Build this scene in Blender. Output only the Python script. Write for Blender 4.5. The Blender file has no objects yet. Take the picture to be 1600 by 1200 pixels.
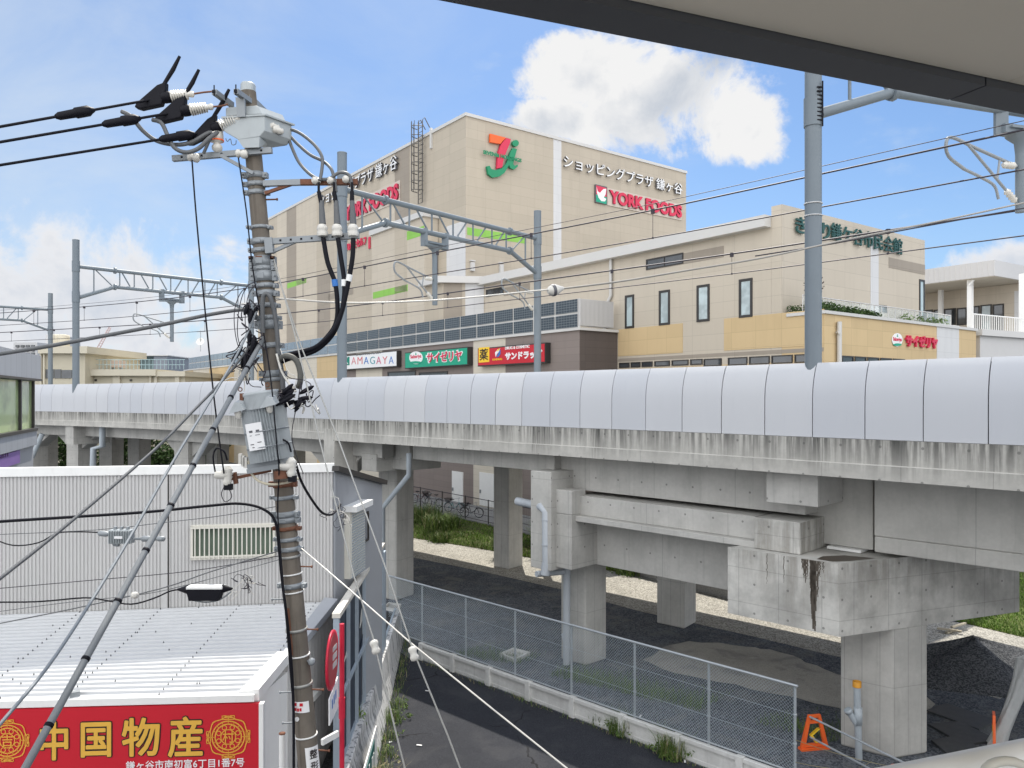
import bpy, bmesh, math, random
from mathutils import Vector, Matrix
R = math.radians
rnd = random.Random(7)
SC = bpy.context.scene
COL = SC.collection

# ------------------------------------------------------------------ camera, world, sun, exposure
F = 1202.0            # focal length in pixels of the 1600 px wide photograph
HOR = 620.0           # row of the horizon
H = 9.0               # eye height above the ground
cam = bpy.data.cameras.new('camera'); cam_ob = bpy.data.objects.new('camera', cam); COL.objects.link(cam_ob)
cam.sensor_width = 36.0; cam.lens = F / 1600 * 36.0; cam.shift_y = 20 / 1600
cam.clip_start = 0.05; cam.clip_end = 3000
cam_ob.location = (0, 0, H); cam_ob.rotation_euler = (R(90), 0, 0)
SC.camera = cam_ob
SUN_AZ, SUN_EL = R(-3), R(56)
sl = bpy.data.lights.new('sun', 'SUN'); sl.energy = 3.6; sl.angle = R(0.5); sl.color = (1.0, 0.94, 0.84)
so = bpy.data.objects.new('sun', sl); COL.objects.link(so)
svec = Vector((math.sin(SUN_AZ) * math.cos(SUN_EL), math.cos(SUN_AZ) * math.cos(SUN_EL), math.sin(SUN_EL)))
so.rotation_euler = svec.to_track_quat('Z', 'Y').to_euler(); so.location = svec * 60
SC.view_settings.view_transform = 'Standard'; SC.view_settings.look = 'None'
SC.view_settings.gamma = 1.0; SC.view_settings.use_curve_mapping = False
SC.view_settings.exposure = 0.70
SC.render.engine = 'CYCLES'
SC.cycles.use_denoising = True
SC.cycles.max_bounces = 6
SC.cycles.transparent_max_bounces = 12

class S:                                   # tiny socket algebra for building node graphs
    def __init__(s, nt, sk): s.nt, s.k = nt, sk
    def m(s, op, *a, clamp=False):
        n = s.nt.nodes.new('ShaderNodeMath'); n.operation = op; n.use_clamp = clamp
        for i, x in enumerate((s,) + a):
            if isinstance(x, S): s.nt.links.new(x.k, n.inputs[i])
            else: n.inputs[i].default_value = x
        return S(s.nt, n.outputs[0])
    def __add__(s, o): return s.m('ADD', o)
    __radd__ = __add__
    def __sub__(s, o): return s.m('SUBTRACT', o)
    def __rsub__(s, o): return s.m('MULTIPLY', -1.0).m('ADD', o)
    def __mul__(s, o): return s.m('MULTIPLY', o)
    __rmul__ = __mul__
    def __truediv__(s, o): return s.m('DIVIDE', o)
    def max(s, o): return s.m('MAXIMUM', o)
    def min(s, o): return s.m('MINIMUM', o)
    def ss(s, a, b):                        # smoothstep a..b -> 0..1
        n = s.nt.nodes.new('ShaderNodeMapRange'); n.interpolation_type = 'SMOOTHSTEP'
        s.nt.links.new(s.k, n.inputs[0]); n.inputs[1].default_value = a; n.inputs[2].default_value = b
        return S(s.nt, n.outputs[0])
def lk(nt, v, sock):
    if isinstance(v, S): nt.links.new(v.k, sock)
    else: sock.default_value = v
def mixc(nt, f, a, b, mode='MIX'):
    n = nt.nodes.new('ShaderNodeMix'); n.data_type = 'RGBA'; n.blend_type = mode
    lk(nt, f, n.inputs[0])
    for x, i in ((a, 6), (b, 7)):
        if isinstance(x, S): nt.links.new(x.k, n.inputs[i])
        else: n.inputs[i].default_value = (*x[:3], 1)
    return S(nt, n.outputs[2])
def noise(nt, vec, scale, detail=4, rough=0.55, out=0, dist=0.0):
    n = nt.nodes.new('ShaderNodeTexNoise'); n.inputs['Scale'].default_value = scale
    n.inputs['Detail'].default_value = detail; n.inputs['Roughness'].default_value = rough
    n.inputs['Distortion'].default_value = dist
    if vec is not None: nt.links.new(vec.k, n.inputs['Vector'])
    return S(nt, n.outputs[out])
def mapping(nt, vec, scale=(1, 1, 1), loc=(0, 0, 0)):
    n = nt.nodes.new('ShaderNodeMapping'); n.inputs['Scale'].default_value = scale; n.inputs['Location'].default_value = loc
    nt.links.new(vec.k, n.inputs['Vector']); return S(nt, n.outputs[0])
def sepxyz(nt, vec):
    n = nt.nodes.new('ShaderNodeSeparateXYZ'); nt.links.new(vec.k, n.inputs[0])
    return [S(nt, o) for o in n.outputs]

def sky_dir(px, py):                       # azimuth and elevation of a direction seen in the photograph
    x = (px - 800) / F
    return math.atan(x), math.atan(((HOR - py) / F) / math.sqrt(1 + x * x))
W = bpy.data.worlds.new('World'); SC.world = W; W.use_nodes = True
def build_world():
    nt = W.node_tree; nt.nodes.clear()
    out = nt.nodes.new('ShaderNodeOutputWorld'); bg = nt.nodes.new('ShaderNodeBackground')
    nt.links.new(bg.outputs[0], out.inputs[0]); bg.inputs['Strength'].default_value = 0.08
    sk = nt.nodes.new('ShaderNodeTexSky'); sk.sky_type = 'NISHITA'; sk.sun_disc = False
    sk.sun_elevation = SUN_EL; sk.sun_rotation = SUN_AZ; sk.air_density = 1.0; sk.dust_density = 0.8; sk.ozone_density = 2.0
    sky = S(nt, sk.outputs[0])
    tc = nt.nodes.new('ShaderNodeTexCoord'); d = S(nt, tc.outputs['Generated'])
    x, y, z = sepxyz(nt, d)
    az = x.m('ARCTAN2', y); el = z.m('ARCSINE')
    def shift(v):
        n = nt.nodes.new('ShaderNodeVectorMath'); n.operation = 'ADD'; nt.links.new(d.k, n.inputs[0]); n.inputs[1].default_value = v; return S(nt, n.outputs[0])
    big = noise(nt, d, 6.5, 14, 0.66, dist=0.3)
    soft = noise(nt, d, 6.5, 3, 0.5, dist=0.3); soft_up = noise(nt, shift((-0.02, 0, 0.035)), 6.5, 3, 0.5, dist=0.3)
    def blob(px, py, wpx, hpx):
        a, e = sky_dir(px, py)
        u = (az - a) * (F / wpx); v = (el - e) * (F / hpx)
        return 1.0 - (u * u + v * v)
    blobs = [blob(1085, 150, 145, 82), blob(920, 112, 118, 62), blob(1135, 205, 95, 52), blob(1000, 175, 130, 60), blob(870, 185, 80, 34)]
    m = blobs[0]
    for b in blobs[1:]: m = m.max(b)
    dens = m.max(-2.0) * 0.68 + 0.10 + (big - 0.5) * 2.7 + (noise(nt, d, 19.0, 8, 0.62, dist=0.4) - 0.5) * 1.3
    cum = dens.ss(0.0, 0.50)
    lit = ((soft - soft_up) * 3.2 + (big - 0.5) * 0.9 + 1.10 - dens.ss(0.30, 1.15) * 0.58).m('ADD', 0.0, clamp=True)
    # bank low on the left, small clouds low on the right
    b1 = blob(70, 500, 420, 130); b2 = blob(1560, 420, 150, 34); b3 = blob(400, 560, 500, 60)
    bank = b1.max(b2 * 1.0).max(b3)
    n9 = noise(nt, d, 9.0, 12, 0.63, dist=0.25)
    dens2 = bank.max(-2.0) * 0.42 + (n9 - 0.5) * 2.4
    cov2 = dens2.ss(-0.02, 0.40)
    # thin high veil, thicker towards the left; unseen bright cloud added over and behind the viewer to light facing walls
    veil_n = noise(nt, mapping(nt, d, (1.0, 1.6, 2.6)), 2.6, 7, 0.6, dist=0.5)
    veil = (veil_n + (0.05 - az) * 0.42 - 0.36 - el * 0.25).ss(0.0, 0.62) * 0.66
    wisps = noise(nt, mapping(nt, d, (1, 1, 2.2), (3, 1, 2)), 8.0, 8, 0.62).ss(0.55, 0.82) * 0.75
    fill_cloud = (noise(nt, d, 2.6, 8, 0.58) - 0.34 - y * 1.2 - z * 0.10).ss(0.0, 0.3)
    hor = 1.0 - el.ss(0.0, 0.34)
    CL = 6.9
    white = (1.0 * CL, 1.0 * CL, 1.0 * CL); grey = (0.50 * CL, 0.57 * CL, 0.68 * CL)
    c = mixc(nt, hor * 0.30, mixc(nt, 1.0, sky, (0.70, 0.86, 1.02), 'MULTIPLY'), (0.62 * CL, 0.80 * CL, 1.0 * CL))
    c = mixc(nt, veil.max(wisps * veil_n), c, (0.80 * CL, 0.89 * CL, 0.98 * CL))
    c = mixc(nt, cov2, c, mixc(nt, (dens2.ss(0.1, 0.95) + (n9 - 0.5) * -0.8).m('ADD', 0.0, clamp=True), (0.98 * CL, 0.98 * CL, 1.0 * CL), (0.60 * CL, 0.68 * CL, 0.80 * CL)))
    c = mixc(nt, cum, c, mixc(nt, lit, grey, white))
    c = mixc(nt, fill_cloud, c, (2.34 * CL, 2.38 * CL, 2.46 * CL))
    nt.links.new(c.k, bg.inputs['Color'])
build_world()

# ------------------------------------------------------------------ geometry helpers
def P(px, py, Y):                          # point at depth Y in the direction of a photograph pixel
    return Vector(((px - 800) / F * Y, Y, H + (HOR - py) / F * Y))
def G(px, py, z=0.0):                      # point of a level surface
    return P(px, py, (H - z) * F / (py - HOR))
class Plane:                               # upright plane through p along the ground direction d
    def __init__(s, p, d):
        s.p = Vector((p[0], p[1], 0)); s.d = Vector((d[0], d[1], 0)).normalized(); s.n = Vector((s.d.y, -s.d.x, 0))
        if s.n.dot(s.p) > 0: s.n = -s.n
    def at(s, px, py):
        r = Vector(((px - 800) / F, 1, 0)); Y = s.p.dot(s.n) / r.dot(s.n); return P(px, py, Y)
    def t(s, px): return (s.at(px, HOR) - Vector((0, 0, H)) - s.p).dot(s.d)
    def pt(s, t, z, o=0.0): v = s.p + s.d * t + s.n * o; return Vector((v.x, v.y, z))
ORG = {}
class MB:
    def __init__(s): s.v = []; s.f = []; s.mi = []; s.sm = []
    def add(s, vs, fs, m=0, sm=False):
        b = len(s.v); s.v += [Vector(v) for v in vs]
        for f in fs: s.f.append([b + i for i in f]); s.mi.append(m); s.sm.append(sm)
        return s
    def face(s, pts, m=0): return s.add(pts, [range(len(pts))], m)
    def hexa(s, b, t, m=0):                # b, t: four bottom and four top corners, counter-clockwise from above
        return s.add(list(b) + list(t), [(3, 2, 1, 0), (4, 5, 6, 7), (0, 1, 5, 4), (1, 2, 6, 5), (2, 3, 7, 6), (3, 0, 4, 7)], m)
    def obox(s, p, a, b, c, m=0):          # corner p and three edges
        p, a, b, c = map(Vector, (p, a, b, c))
        if a.cross(b).dot(c) < 0: a, b = b, a
        return s.hexa([p, p + a, p + a + b, p + b], [p + c, p + a + c, p + a + b + c, p + b + c], m)
    def box(s, c, size, m=0, rz=0.0, rot=None):
        M = rot if rot is not None else Matrix.Rotation(rz, 3, 'Z')
        a, b, d = M @ Vector((size[0], 0, 0)), M @ Vector((0, size[1], 0)), M @ Vector((0, 0, size[2]))
        return s.obox(Vector(c) - (a + b + d) / 2, a, b, d, m)
    def beam(s, p, q, w, h, m=0, up=(0, 0, 1)):
        p, q = Vector(p), Vector(q); d = q - p; x = d.cross(Vector(up))
        if x.length < 1e-5: x = d.cross(Vector((1, 0, 0)))
        x = x.normalized(); y = x.cross(d).normalized()
        return s.obox(p - x * w / 2 - y * h / 2, d, x * w, y * h, m)
    def prism(s, poly, z0, z1, m=0):
        n = len(poly); g = lambda z, i: z[i] if isinstance(z, (list, tuple)) else z
        ar = sum(poly[i][0] * poly[(i + 1) % n][1] - poly[(i + 1) % n][0] * poly[i][1] for i in range(n))
        if ar < 0: poly = poly[::-1]; z0 = z0[::-1] if isinstance(z0, (list, tuple)) else z0; z1 = z1[::-1] if isinstance(z1, (list, tuple)) else z1
        vs = [(p[0], p[1], g(z0, i)) for i, p in enumerate(poly)] + [(p[0], p[1], g(z1, i)) for i, p in enumerate(poly)]
        return s.add(vs, [list(range(n))[::-1], list(range(n, 2 * n))] + [(i, (i + 1) % n, n + (i + 1) % n, n + i) for i in range(n)], m)
    def extrude(s, poly, e, m=0):          # flat 3-D polygon pushed along e
        poly = [Vector(p) for p in poly]; e = Vector(e); n = len(poly)
        nn = Vector()
        for i in range(n): nn += poly[i].cross(poly[(i + 1) % n])
        if nn.dot(e) < 0: poly = poly[::-1]
        return s.add(poly + [p + e for p in poly], [list(range(n))[::-1], list(range(n, 2 * n))] + [(i, (i + 1) % n, n + (i + 1) % n, n + i) for i in range(n)], m)
    def tube(s, pts, r, n=8, m=0, cap=True, sm=True):
        pts = [Vector(p) for p in pts]; k = len(pts); rr = r if isinstance(r, (list, tuple)) else [r] * k
        t0 = (pts[1] - pts[0]).normalized(); x = t0.cross(Vector((0.31, 0.17, 1)))
        if x.length < 0.05: x = t0.cross(Vector((1, 0.2, 0)))
        x.normalize(); vs = []; pt = t0
        for i in range(k):
            t = (pts[min(i + 1, k - 1)] - pts[max(i - 1, 0)]).normalized()
            x = (pt.rotation_difference(t) @ x); x = (x - t * x.dot(t)).normalized(); y = t.cross(x); pt = t
            for j in range(n):
                a = 2 * math.pi * j / n; vs.append(pts[i] + (x * math.cos(a) + y * math.sin(a)) * rr[i])
        fs = [(i * n + j, i * n + (j + 1) % n, (i + 1) * n + (j + 1) % n, (i + 1) * n + j) for i in range(k - 1) for j in range(n)]
        s.add(vs, fs, m, sm)
        if cap: s.add(vs[:n], [list(range(n))[::-1]], m); s.add(vs[-n:], [list(range(n))], m)
        return s
    def lathe(s, p, axis, prof, n=14, m=0, sm=True):   # prof: (distance along the axis, radius)
        axis = Vector(axis).normalized(); return s.tube2(Vector(p), axis, prof, n, m, sm)
    def tube2(s, p, ax, prof, n, m, sm):
        x = ax.cross(Vector((0.31, 0.17, 1)))
        if x.length < 0.05: x = ax.cross(Vector((1, 0.2, 0)))
        x.normalize(); y = ax.cross(x); vs = []
        for t, r in prof:
            for j in range(n):
                a = 2 * math.pi * j / n; vs.append(p + ax * t + (x * math.cos(a) + y * math.sin(a)) * max(r, 1e-4))
        k = len(prof)
        fs = [(i * n + j, i * n + (j + 1) % n, (i + 1) * n + (j + 1) % n, (i + 1) * n + j) for i in range(k - 1) for j in range(n)]
        s.add(vs, fs, m, sm); s.add(vs[:n], [list(range(n))[::-1]], m); s.add(vs[-n:], [list(range(n))], m)
        return s
    def torus(s, c, nrm, r, t, n=24, k=6, m=0):
        c = Vector(c); nrm = Vector(nrm).normalized(); x = nrm.cross(Vector((0.3, 0.2, 1))).normalized(); y = nrm.cross(x); vs = []
        for i in range(n):
            a = 2 * math.pi * i / n; e = x * math.cos(a) + y * math.sin(a)
            for j in range(k):
                b = 2 * math.pi * j / k; vs.append(c + e * (r + t * math.cos(b)) + nrm * t * math.sin(b))
        return s.add(vs, [(i * k + j, ((i + 1) % n) * k + j, ((i + 1) % n) * k + (j + 1) % k, i * k + (j + 1) % k) for i in range(n) for j in range(k)], m, True)
    def build(s, name, mats, parent=None, bevel=0.0, kind=None, label=None):
        if not isinstance(mats, (list, tuple)): mats = [mats]
        o0 = ORG.get(parent.name, Vector()) if parent else Vector()
        me = bpy.data.meshes.new(name); me.from_pydata([tuple(v - o0) for v in s.v], [], s.f); me.update()
        for x in mats: me.materials.append(x)
        me.polygons.foreach_set('material_index', s.mi); me.polygons.foreach_set('use_smooth', s.sm)
        uv = me.uv_layers.new(name='UVMap'); dat = [0.0] * (2 * len(me.loops))
        for p in me.polygons:
            n = p.normal
            if abs(n.z) < 0.75:
                l = math.hypot(n.x, n.y); ux, uy = -n.y / l, n.x / l
                for li in p.loop_indices:
                    q = s.v[me.loops[li].vertex_index]; dat[2 * li] = q.x * ux + q.y * uy; dat[2 * li + 1] = q.z
            else:
                for li in p.loop_indices:
                    q = s.v[me.loops[li].vertex_index]; dat[2 * li] = q.x; dat[2 * li + 1] = q.y
        uv.data.foreach_set('uv', dat)
        ob = bpy.data.objects.new(name, me); COL.objects.link(ob)
        if parent: ob.parent = parent; ORG[ob.name] = o0
        if bevel:
            md = ob.modifiers.new('bevel', 'BEVEL'); md.width = bevel; md.segments = 2; md.limit_method = 'ANGLE'; md.angle_limit = R(40)
        if kind: ob['kind'] = kind
        if label: ob['label'] = label
        return ob
def tag(o, label, cat, group=None, kind=None):
    o['label'] = label; o['category'] = cat
    if group: o['group'] = group
    if kind: o['kind'] = kind
    return o
def thing(name, label, cat, loc=(0, 0, 0), group=None):
    o = bpy.data.objects.new(name, None); o.empty_display_size = 0.2; COL.objects.link(o); o.location = loc
    ORG[o.name] = Vector(loc); return tag(o, label, cat, group)
def copy_tree(o, parent=None):
    c = o.copy(); COL.objects.link(c); c.parent = parent
    for ch in o.children: copy_tree(ch, c)
    return c
def sag(p, q, s, n=16):
    p, q = Vector(p), Vector(q)
    return [p.lerp(q, i / n) - Vector((0, 0, 4 * s * (i / n) * (1 - i / n))) for i in range(n + 1)]
def smooth(pts, n=6):                      # Catmull-Rom through the points
    pts = [Vector(p) for p in pts]; a = [pts[0] * 2 - pts[1]] + pts + [pts[-1] * 2 - pts[-2]]; out = []
    for i in range(1, len(a) - 2):
        for k in range(n):
            t = k / n; p0, p1, p2, p3 = a[i - 1:i + 3]
            out.append(0.5 * ((2 * p1) + (p2 - p0) * t + (2 * p0 - 5 * p1 + 4 * p2 - p3) * t * t + (3 * p1 - p0 - 3 * p2 + p3) * t ** 3))
    return out + [pts[-1]]
def text_mesh(txt, width=None, height=1.0, extrude=0.0, bold=0.0):
    """lettering in its own plane: x to the right from 0, y up from 0"""
    c = bpy.data.curves.new('lettering', 'FONT'); c.body = txt; c.size = 1; c.offset = bold; c.resolution_u = 3
    c.extrude = 0.0
    o = bpy.data.objects.new('lettering', c); COL.objects.link(o); bpy.context.view_layer.update()
    me = bpy.data.meshes.new_from_object(o.evaluated_get(bpy.context.evaluated_depsgraph_get()))
    bpy.data.objects.remove(o); bpy.data.curves.remove(c)
    xs = [v.co.x for v in me.vertices]; ys = [v.co.y for v in me.vertices]
    x0, x1, y0, y1 = min(xs), max(xs), min(ys), max(ys)
    sy = height / (y1 - y0); sx = (width / (x1 - x0)) if width else sy
    vs = [((v.co.x - x0) * sx, (v.co.y - y0) * sy) for v in me.vertices]
    fs = [list(p.vertices) for p in me.polygons]; bpy.data.meshes.remove(me)
    return vs, fs
def put_text(mb, txt, o, x, y, width, height, depth=0.03, bold=0.0, m=0, mside=None):
    """real raised letters: front at o + depth * normal, sides down to o"""
    o, x, y = Vector(o), Vector(x).normalized(), Vector(y).normalized(); n = x.cross(y)
    vs, fs = text_mesh(txt, width, height, bold=bold)
    front = [o + x * a + y * b + n * depth for a, b in vs]; k = len(front)
    mb.add(front, fs, m)
    from collections import Counter
    cnt = Counter()
    for f in fs:
        for i in range(len(f)): cnt[tuple(sorted((f[i], f[(i + 1) % len(f)])))] += 1
    side = []
    for f in fs:
        for i in range(len(f)):
            a, b = f[i], f[(i + 1) % len(f)]
            if cnt[tuple(sorted((a, b)))] == 1: side.append((a, k + a, k + b, b))
    mb.add(front + [v - n * depth for v in front], side, m if mside is None else mside)
    return mb

# ------------------------------------------------------------------ materials
MATS = {}
def new_mat(name):
    m = bpy.data.materials.new(name); m.use_nodes = True; nt = m.node_tree
    return m, nt, nt.nodes['Principled BSDF']
def uvs(nt):
    n = nt.nodes.new('ShaderNodeUVMap'); n.uv_map = 'UVMap'; return S(nt, n.outputs[0])
def objc(nt):
    n = nt.nodes.new('ShaderNodeNewGeometry'); return S(nt, n.outputs['Position'])
def bump(nt, bs, h, strength=0.3, dist=0.02):
    n = nt.nodes.new('ShaderNodeBump'); n.inputs['Strength'].default_value = strength; n.inputs['Distance'].default_value = dist
    nt.links.new(h.k, n.inputs['Height']); nt.links.new(n.outputs[0], bs.inputs['Normal'])
def mat(name, col, rough=0.6, metal=0.0, var=0.12, scale=3.0, bmp=0.0, spec=0.4, dirt=0.0, dirtcol=(0.10, 0.09, 0.08)):
    if name in MATS: return MATS[name]
    m, nt, bs = new_mat(name); p = objc(nt)
    n1 = noise(nt, p, scale, 6, 0.6)
    c = mixc(nt, n1, tuple(x * (1 - var) for x in col), tuple(min(1, x * (1 + var)) for x in col))
    if dirt:
        n2 = noise(nt, mapping(nt, p, (1, 1, 0.25)), scale * 2.3, 7, 0.65).ss(0.5, 0.78) * dirt
        c = mixc(nt, n2, c, dirtcol)
    nt.links.new(c.k, bs.inputs['Base Color'])
    bs.inputs['Roughness'].default_value = rough; bs.inputs['Metallic'].default_value = metal
    bs.inputs['Specular IOR Level'].default_value = spec
    if bmp: bump(nt, bs, noise(nt, p, scale * 8, 5, 0.6), bmp, 0.01)
    MATS[name] = m; return m
def siding(name, col, bw=1.8, bh=0.6, line=0.72, var=0.05, rough=0.7, mortar=0.014, dirt=0.2):
    m, nt, bs = new_mat(name); u = uvs(nt)
    b = nt.nodes.new('ShaderNodeTexBrick'); b.offset = 0.0; b.inputs['Scale'].default_value = 1.0
    b.inputs['Brick Width'].default_value = bw; b.inputs['Row Height'].default_value = bh; b.inputs['Mortar Size'].default_value = mortar
    b.inputs['Mortar Smooth'].default_value = 0.3
    b.inputs['Color1'].default_value = (*[x * (1 - var) for x in col], 1); b.inputs['Color2'].default_value = (*[min(1, x * (1 + var)) for x in col], 1)
    b.inputs['Mortar'].default_value = (*[x * line for x in col], 1); nt.links.new(u.k, b.inputs['Vector'])
    n = (noise(nt, mapping(nt, u, (0.5, 0.06, 1)), 3.0, 5, 0.6).ss(0.45, 0.8) * dirt).max(noise(nt, mapping(nt, u, (2.2, 0.05, 1)), 2.0, 6, 0.65).ss(0.56, 0.80) * dirt * 1.3)
    c = mixc(nt, n, S(nt, b.outputs['Color']), tuple(x * 0.6 for x in col))
    nt.links.new(c.k, bs.inputs['Base Color']); bs.inputs['Roughness'].default_value = rough; bs.inputs['Specular IOR Level'].default_value = 0.25
    bump(nt, bs, S(nt, b.outputs['Fac']), -0.3, 0.02)
    return m
def concrete(name, col=(0.36, 0.355, 0.335), streak=0.35, top=None, holes=True, joint=(1.8, 0.0), blot=0.2, dark=(0.07, 0.068, 0.062), fq=1.0):
    """board-marked concrete: blotches, rain streaks, form joints and tie holes, all in metres of the surface"""
    m, nt, bs = new_mat(name); u = uvs(nt); p = objc(nt)
    ux, uy, _ = sepxyz(nt, u)
    gn = nt.nodes.new('ShaderNodeNewGeometry'); nz = sepxyz(nt, S(nt, gn.outputs['True Normal']))[2].m('ABSOLUTE'); upright = nz.m('LESS_THAN', 0.6)
    n1 = noise(nt, p, 0.9, 7, 0.62); n2 = noise(nt, p, 9.0, 5, 0.6)
    c = mixc(nt, n1.ss(0.3, 0.7), tuple(x * (1 - blot) for x in col), tuple(x * (1 + blot * 0.8) for x in col))
    c = mixc(nt, (n2 - 0.5) * 0.35 + 0.17, c, (0.22, 0.215, 0.20))
    st = noise(nt, mapping(nt, u, (4.5 * fq, 0.22, 1)), 1.6, 6, 0.66)
    st2 = noise(nt, mapping(nt, u, (1.1, 0.12, 1), (5, 3, 0)), 1.5, 5, 0.6)
    if top is not None:                    # runs that start at a top edge and die out below it
        z0, ln = top
        fall = ((uy - (z0 - ln)).m('DIVIDE', ln, clamp=True) - (noise(nt, mapping(nt, u, (0.45, 0.0, 1), (2, 2, 0)), 1.0, 4, 0.65) - 0.40) * 1.9).m('ADD', 0.0, clamp=True)
        k = (st.ss(0.36, 0.60) * fall * 1.15 + st2.ss(0.5, 0.72) * fall * 0.35).m('MULTIPLY', streak, clamp=True)
        white = noise(nt, mapping(nt, u, (5.5, 0.18, 1), (9, 1, 0)), 1.7, 4, 0.6).ss(0.60, 0.72) * fall * 0.5
        c = mixc(nt, k * upright, c, dark); c = mixc(nt, white * upright, c, (0.52, 0.52, 0.50))
    else:
        k = (st.ss(0.52, 0.75) * 0.7 + st2.ss(0.52, 0.75) * 0.6).m('MULTIPLY', streak, clamp=True)
        c = mixc(nt, k * upright, c, dark)
    if joint[0]:
        f = ux.m('WRAP', joint[0], 0.0); ln = f.m('LESS_THAN', 0.02) * upright * 0.34; c = mixc(nt, ln, c, (0.12, 0.12, 0.115))
    if joint[1]:
        f = uy.m('WRAP', joint[1], 0.0); ln = f.m('LESS_THAN', 0.02) * upright * 0.30; c = mixc(nt, ln, c, (0.14, 0.14, 0.13))
    if holes:
        a = ux.m('WRAP', 0.9, 0.0) - 0.45; b = uy.m('WRAP', 0.75, 0.0) - 0.37
        h = (a * a + b * b).m('LESS_THAN', 0.0010) * upright * 0.6; c = mixc(nt, h, c, (0.10, 0.10, 0.095))
    nt.links.new(c.k, bs.inputs['Base Color']); bs.inputs['Roughness'].default_value = 0.85; bs.inputs['Specular IOR Level'].default_value = 0.2
    bump(nt, bs, noise(nt, p, 14.0, 6, 0.65), 0.25, 0.012)
    return m
def glass(name, col, rough=0.06, spec=0.8, alpha=1.0):
    m, nt, bs = new_mat(name); bs.inputs['Base Color'].default_value = (*col, 1); bs.inputs['Roughness'].default_value = rough
    bs.inputs['Specular IOR Level'].default_value = spec; bs.inputs['Alpha'].default_value = alpha
    p = objc(nt); c = mixc(nt, noise(nt, p, 0.8, 3).ss(0.4, 0.6), col, tuple(x * 1.5 for x in col)); nt.links.new(c.k, bs.inputs['Base Color'])
    return m
M_steel = mat('galvanised_steel', (0.26, 0.28, 0.295), 0.5, 0.25, 0.14, 4, dirt=0.25, dirtcol=(0.22, 0.24, 0.25))
M_mast = mat('painted_grey_steel', (0.155, 0.185, 0.21), 0.5, 0.0, 0.10, 1.5, dirt=0.25, dirtcol=(0.25, 0.27, 0.285))
M_dark = mat('black_rubber', (0.008, 0.008, 0.012), 0.55, 0, 0.3, 8, spec=0.15)
M_cable = mat('grey_cable_sheath', (0.11, 0.115, 0.12), 0.5, 0, 0.2, 6)
M_wire = mat('dark_wire', (0.035, 0.03, 0.04), 0.5, 0.2, 0.2, 6)
M_silver = mat('bright_strand', (0.34, 0.34, 0.32), 0.45, 0.3, 0.1, 6)
M_porc = mat('glazed_porcelain', (0.60, 0.58, 0.53), 0.25, 0, 0.08, 10, spec=0.5)
M_rust = mat('rusty_steel', (0.17, 0.075, 0.045), 0.8, 0.1, 0.5, 12)
M_white = mat('white_paint', (0.78, 0.78, 0.76), 0.45, 0, 0.05, 3, dirt=0.12, dirtcol=(0.4, 0.38, 0.34))
M_cream = mat('cream_frame', (0.66, 0.64, 0.57), 0.5, 0, 0.06, 5)
M_greybox = mat('grey_enamel', (0.35, 0.38, 0.39), 0.4, 0.1, 0.10, 5, dirt=0.2, dirtcol=(0.25, 0.26, 0.26))
M_red = mat('red_board', (0.52, 0.012, 0.025), 0.4, 0, 0.05, 1.5)
M_gold = mat('gold_letter', (0.72, 0.42, 0.05), 0.45, 0, 0.06, 4)
M_black = mat('black_letter', (0.02, 0.012, 0.012), 0.5)
M_orange = mat('orange_plastic', (0.80, 0.13, 0.025), 0.45, 0, 0.08, 5)
M_yellow = mat('yellow_plate', (0.85, 0.55, 0.03), 0.45)
M_pvc = mat('grey_pipe', (0.36, 0.40, 0.43), 0.4, 0, 0.10, 4, dirt=0.2)
M_letwhite = mat('white_letter', (0.80, 0.80, 0.80), 0.45, 0, 0.02)
M_letgrey = mat('letter_side', (0.10, 0.10, 0.11), 0.5)
M_letred = mat('red_letter', (0.62, 0.03, 0.08), 0.45, 0, 0.03)
M_letteal = mat('teal_letter', (0.022, 0.085, 0.078), 0.5, 0, 0.08)
M_green = mat('green_sign', (0.01, 0.33, 0.20), 0.45, 0, 0.04)
M_blue = mat('blue_letter', (0.03, 0.16, 0.48), 0.45)

# ------------------------------------------------------------------ ground
def ground_mat(name, a, b, scale, patch=None, bmp=0.5, rough=0.95, sp=0.3):
    m, nt, bs = new_mat(name); p = objc(nt)
    v = nt.nodes.new('ShaderNodeTexVoronoi'); v.inputs['Scale'].default_value = scale; nt.links.new(p.k, v.inputs['Vector'])
    st = sepxyz(nt, S(nt, v.outputs['Color']))[0]
    c = mixc(nt, st.ss(0.1, 0.95), a, b)
    big = noise(nt, p, 0.35, 7, 0.6)
    c = mixc(nt, big.ss(0.42, 0.72) * sp, c, tuple(x * 0.55 for x in a))
    mid = noise(nt, p, 2.2, 6, 0.65)
    c = mixc(nt, mid.ss(0.5, 0.75) * sp, c, tuple(min(1, x * 1.25) for x in b))
    if patch: c = mixc(nt, noise(nt, p, 0.8, 6, 0.6, dist=0.4).ss(0.5, 0.66) * 0.6, c, patch)
    nt.links.new(c.k, bs.inputs['Base Color']); bs.inputs['Roughness'].default_value = rough; bs.inputs['Specular IOR Level'].default_value = 0.15
    bump(nt, bs, S(nt, v.outputs['Distance']), bmp, 0.03)
    return m
M_gravel = ground_mat('gravel', (0.058, 0.065, 0.078), (0.175, 0.190, 0.212), 26.0, (0.185, 0.185, 0.18), 0.5, 0.95, 0.45)
M_pale = ground_mat('pale_gravel', (0.22, 0.212, 0.19), (0.50, 0.48, 0.43), 22.0, None, 0.6)
M_lawn = ground_mat('lawn_soil', (0.07, 0.09, 0.03), (0.13, 0.15, 0.05), 14.0)
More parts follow.
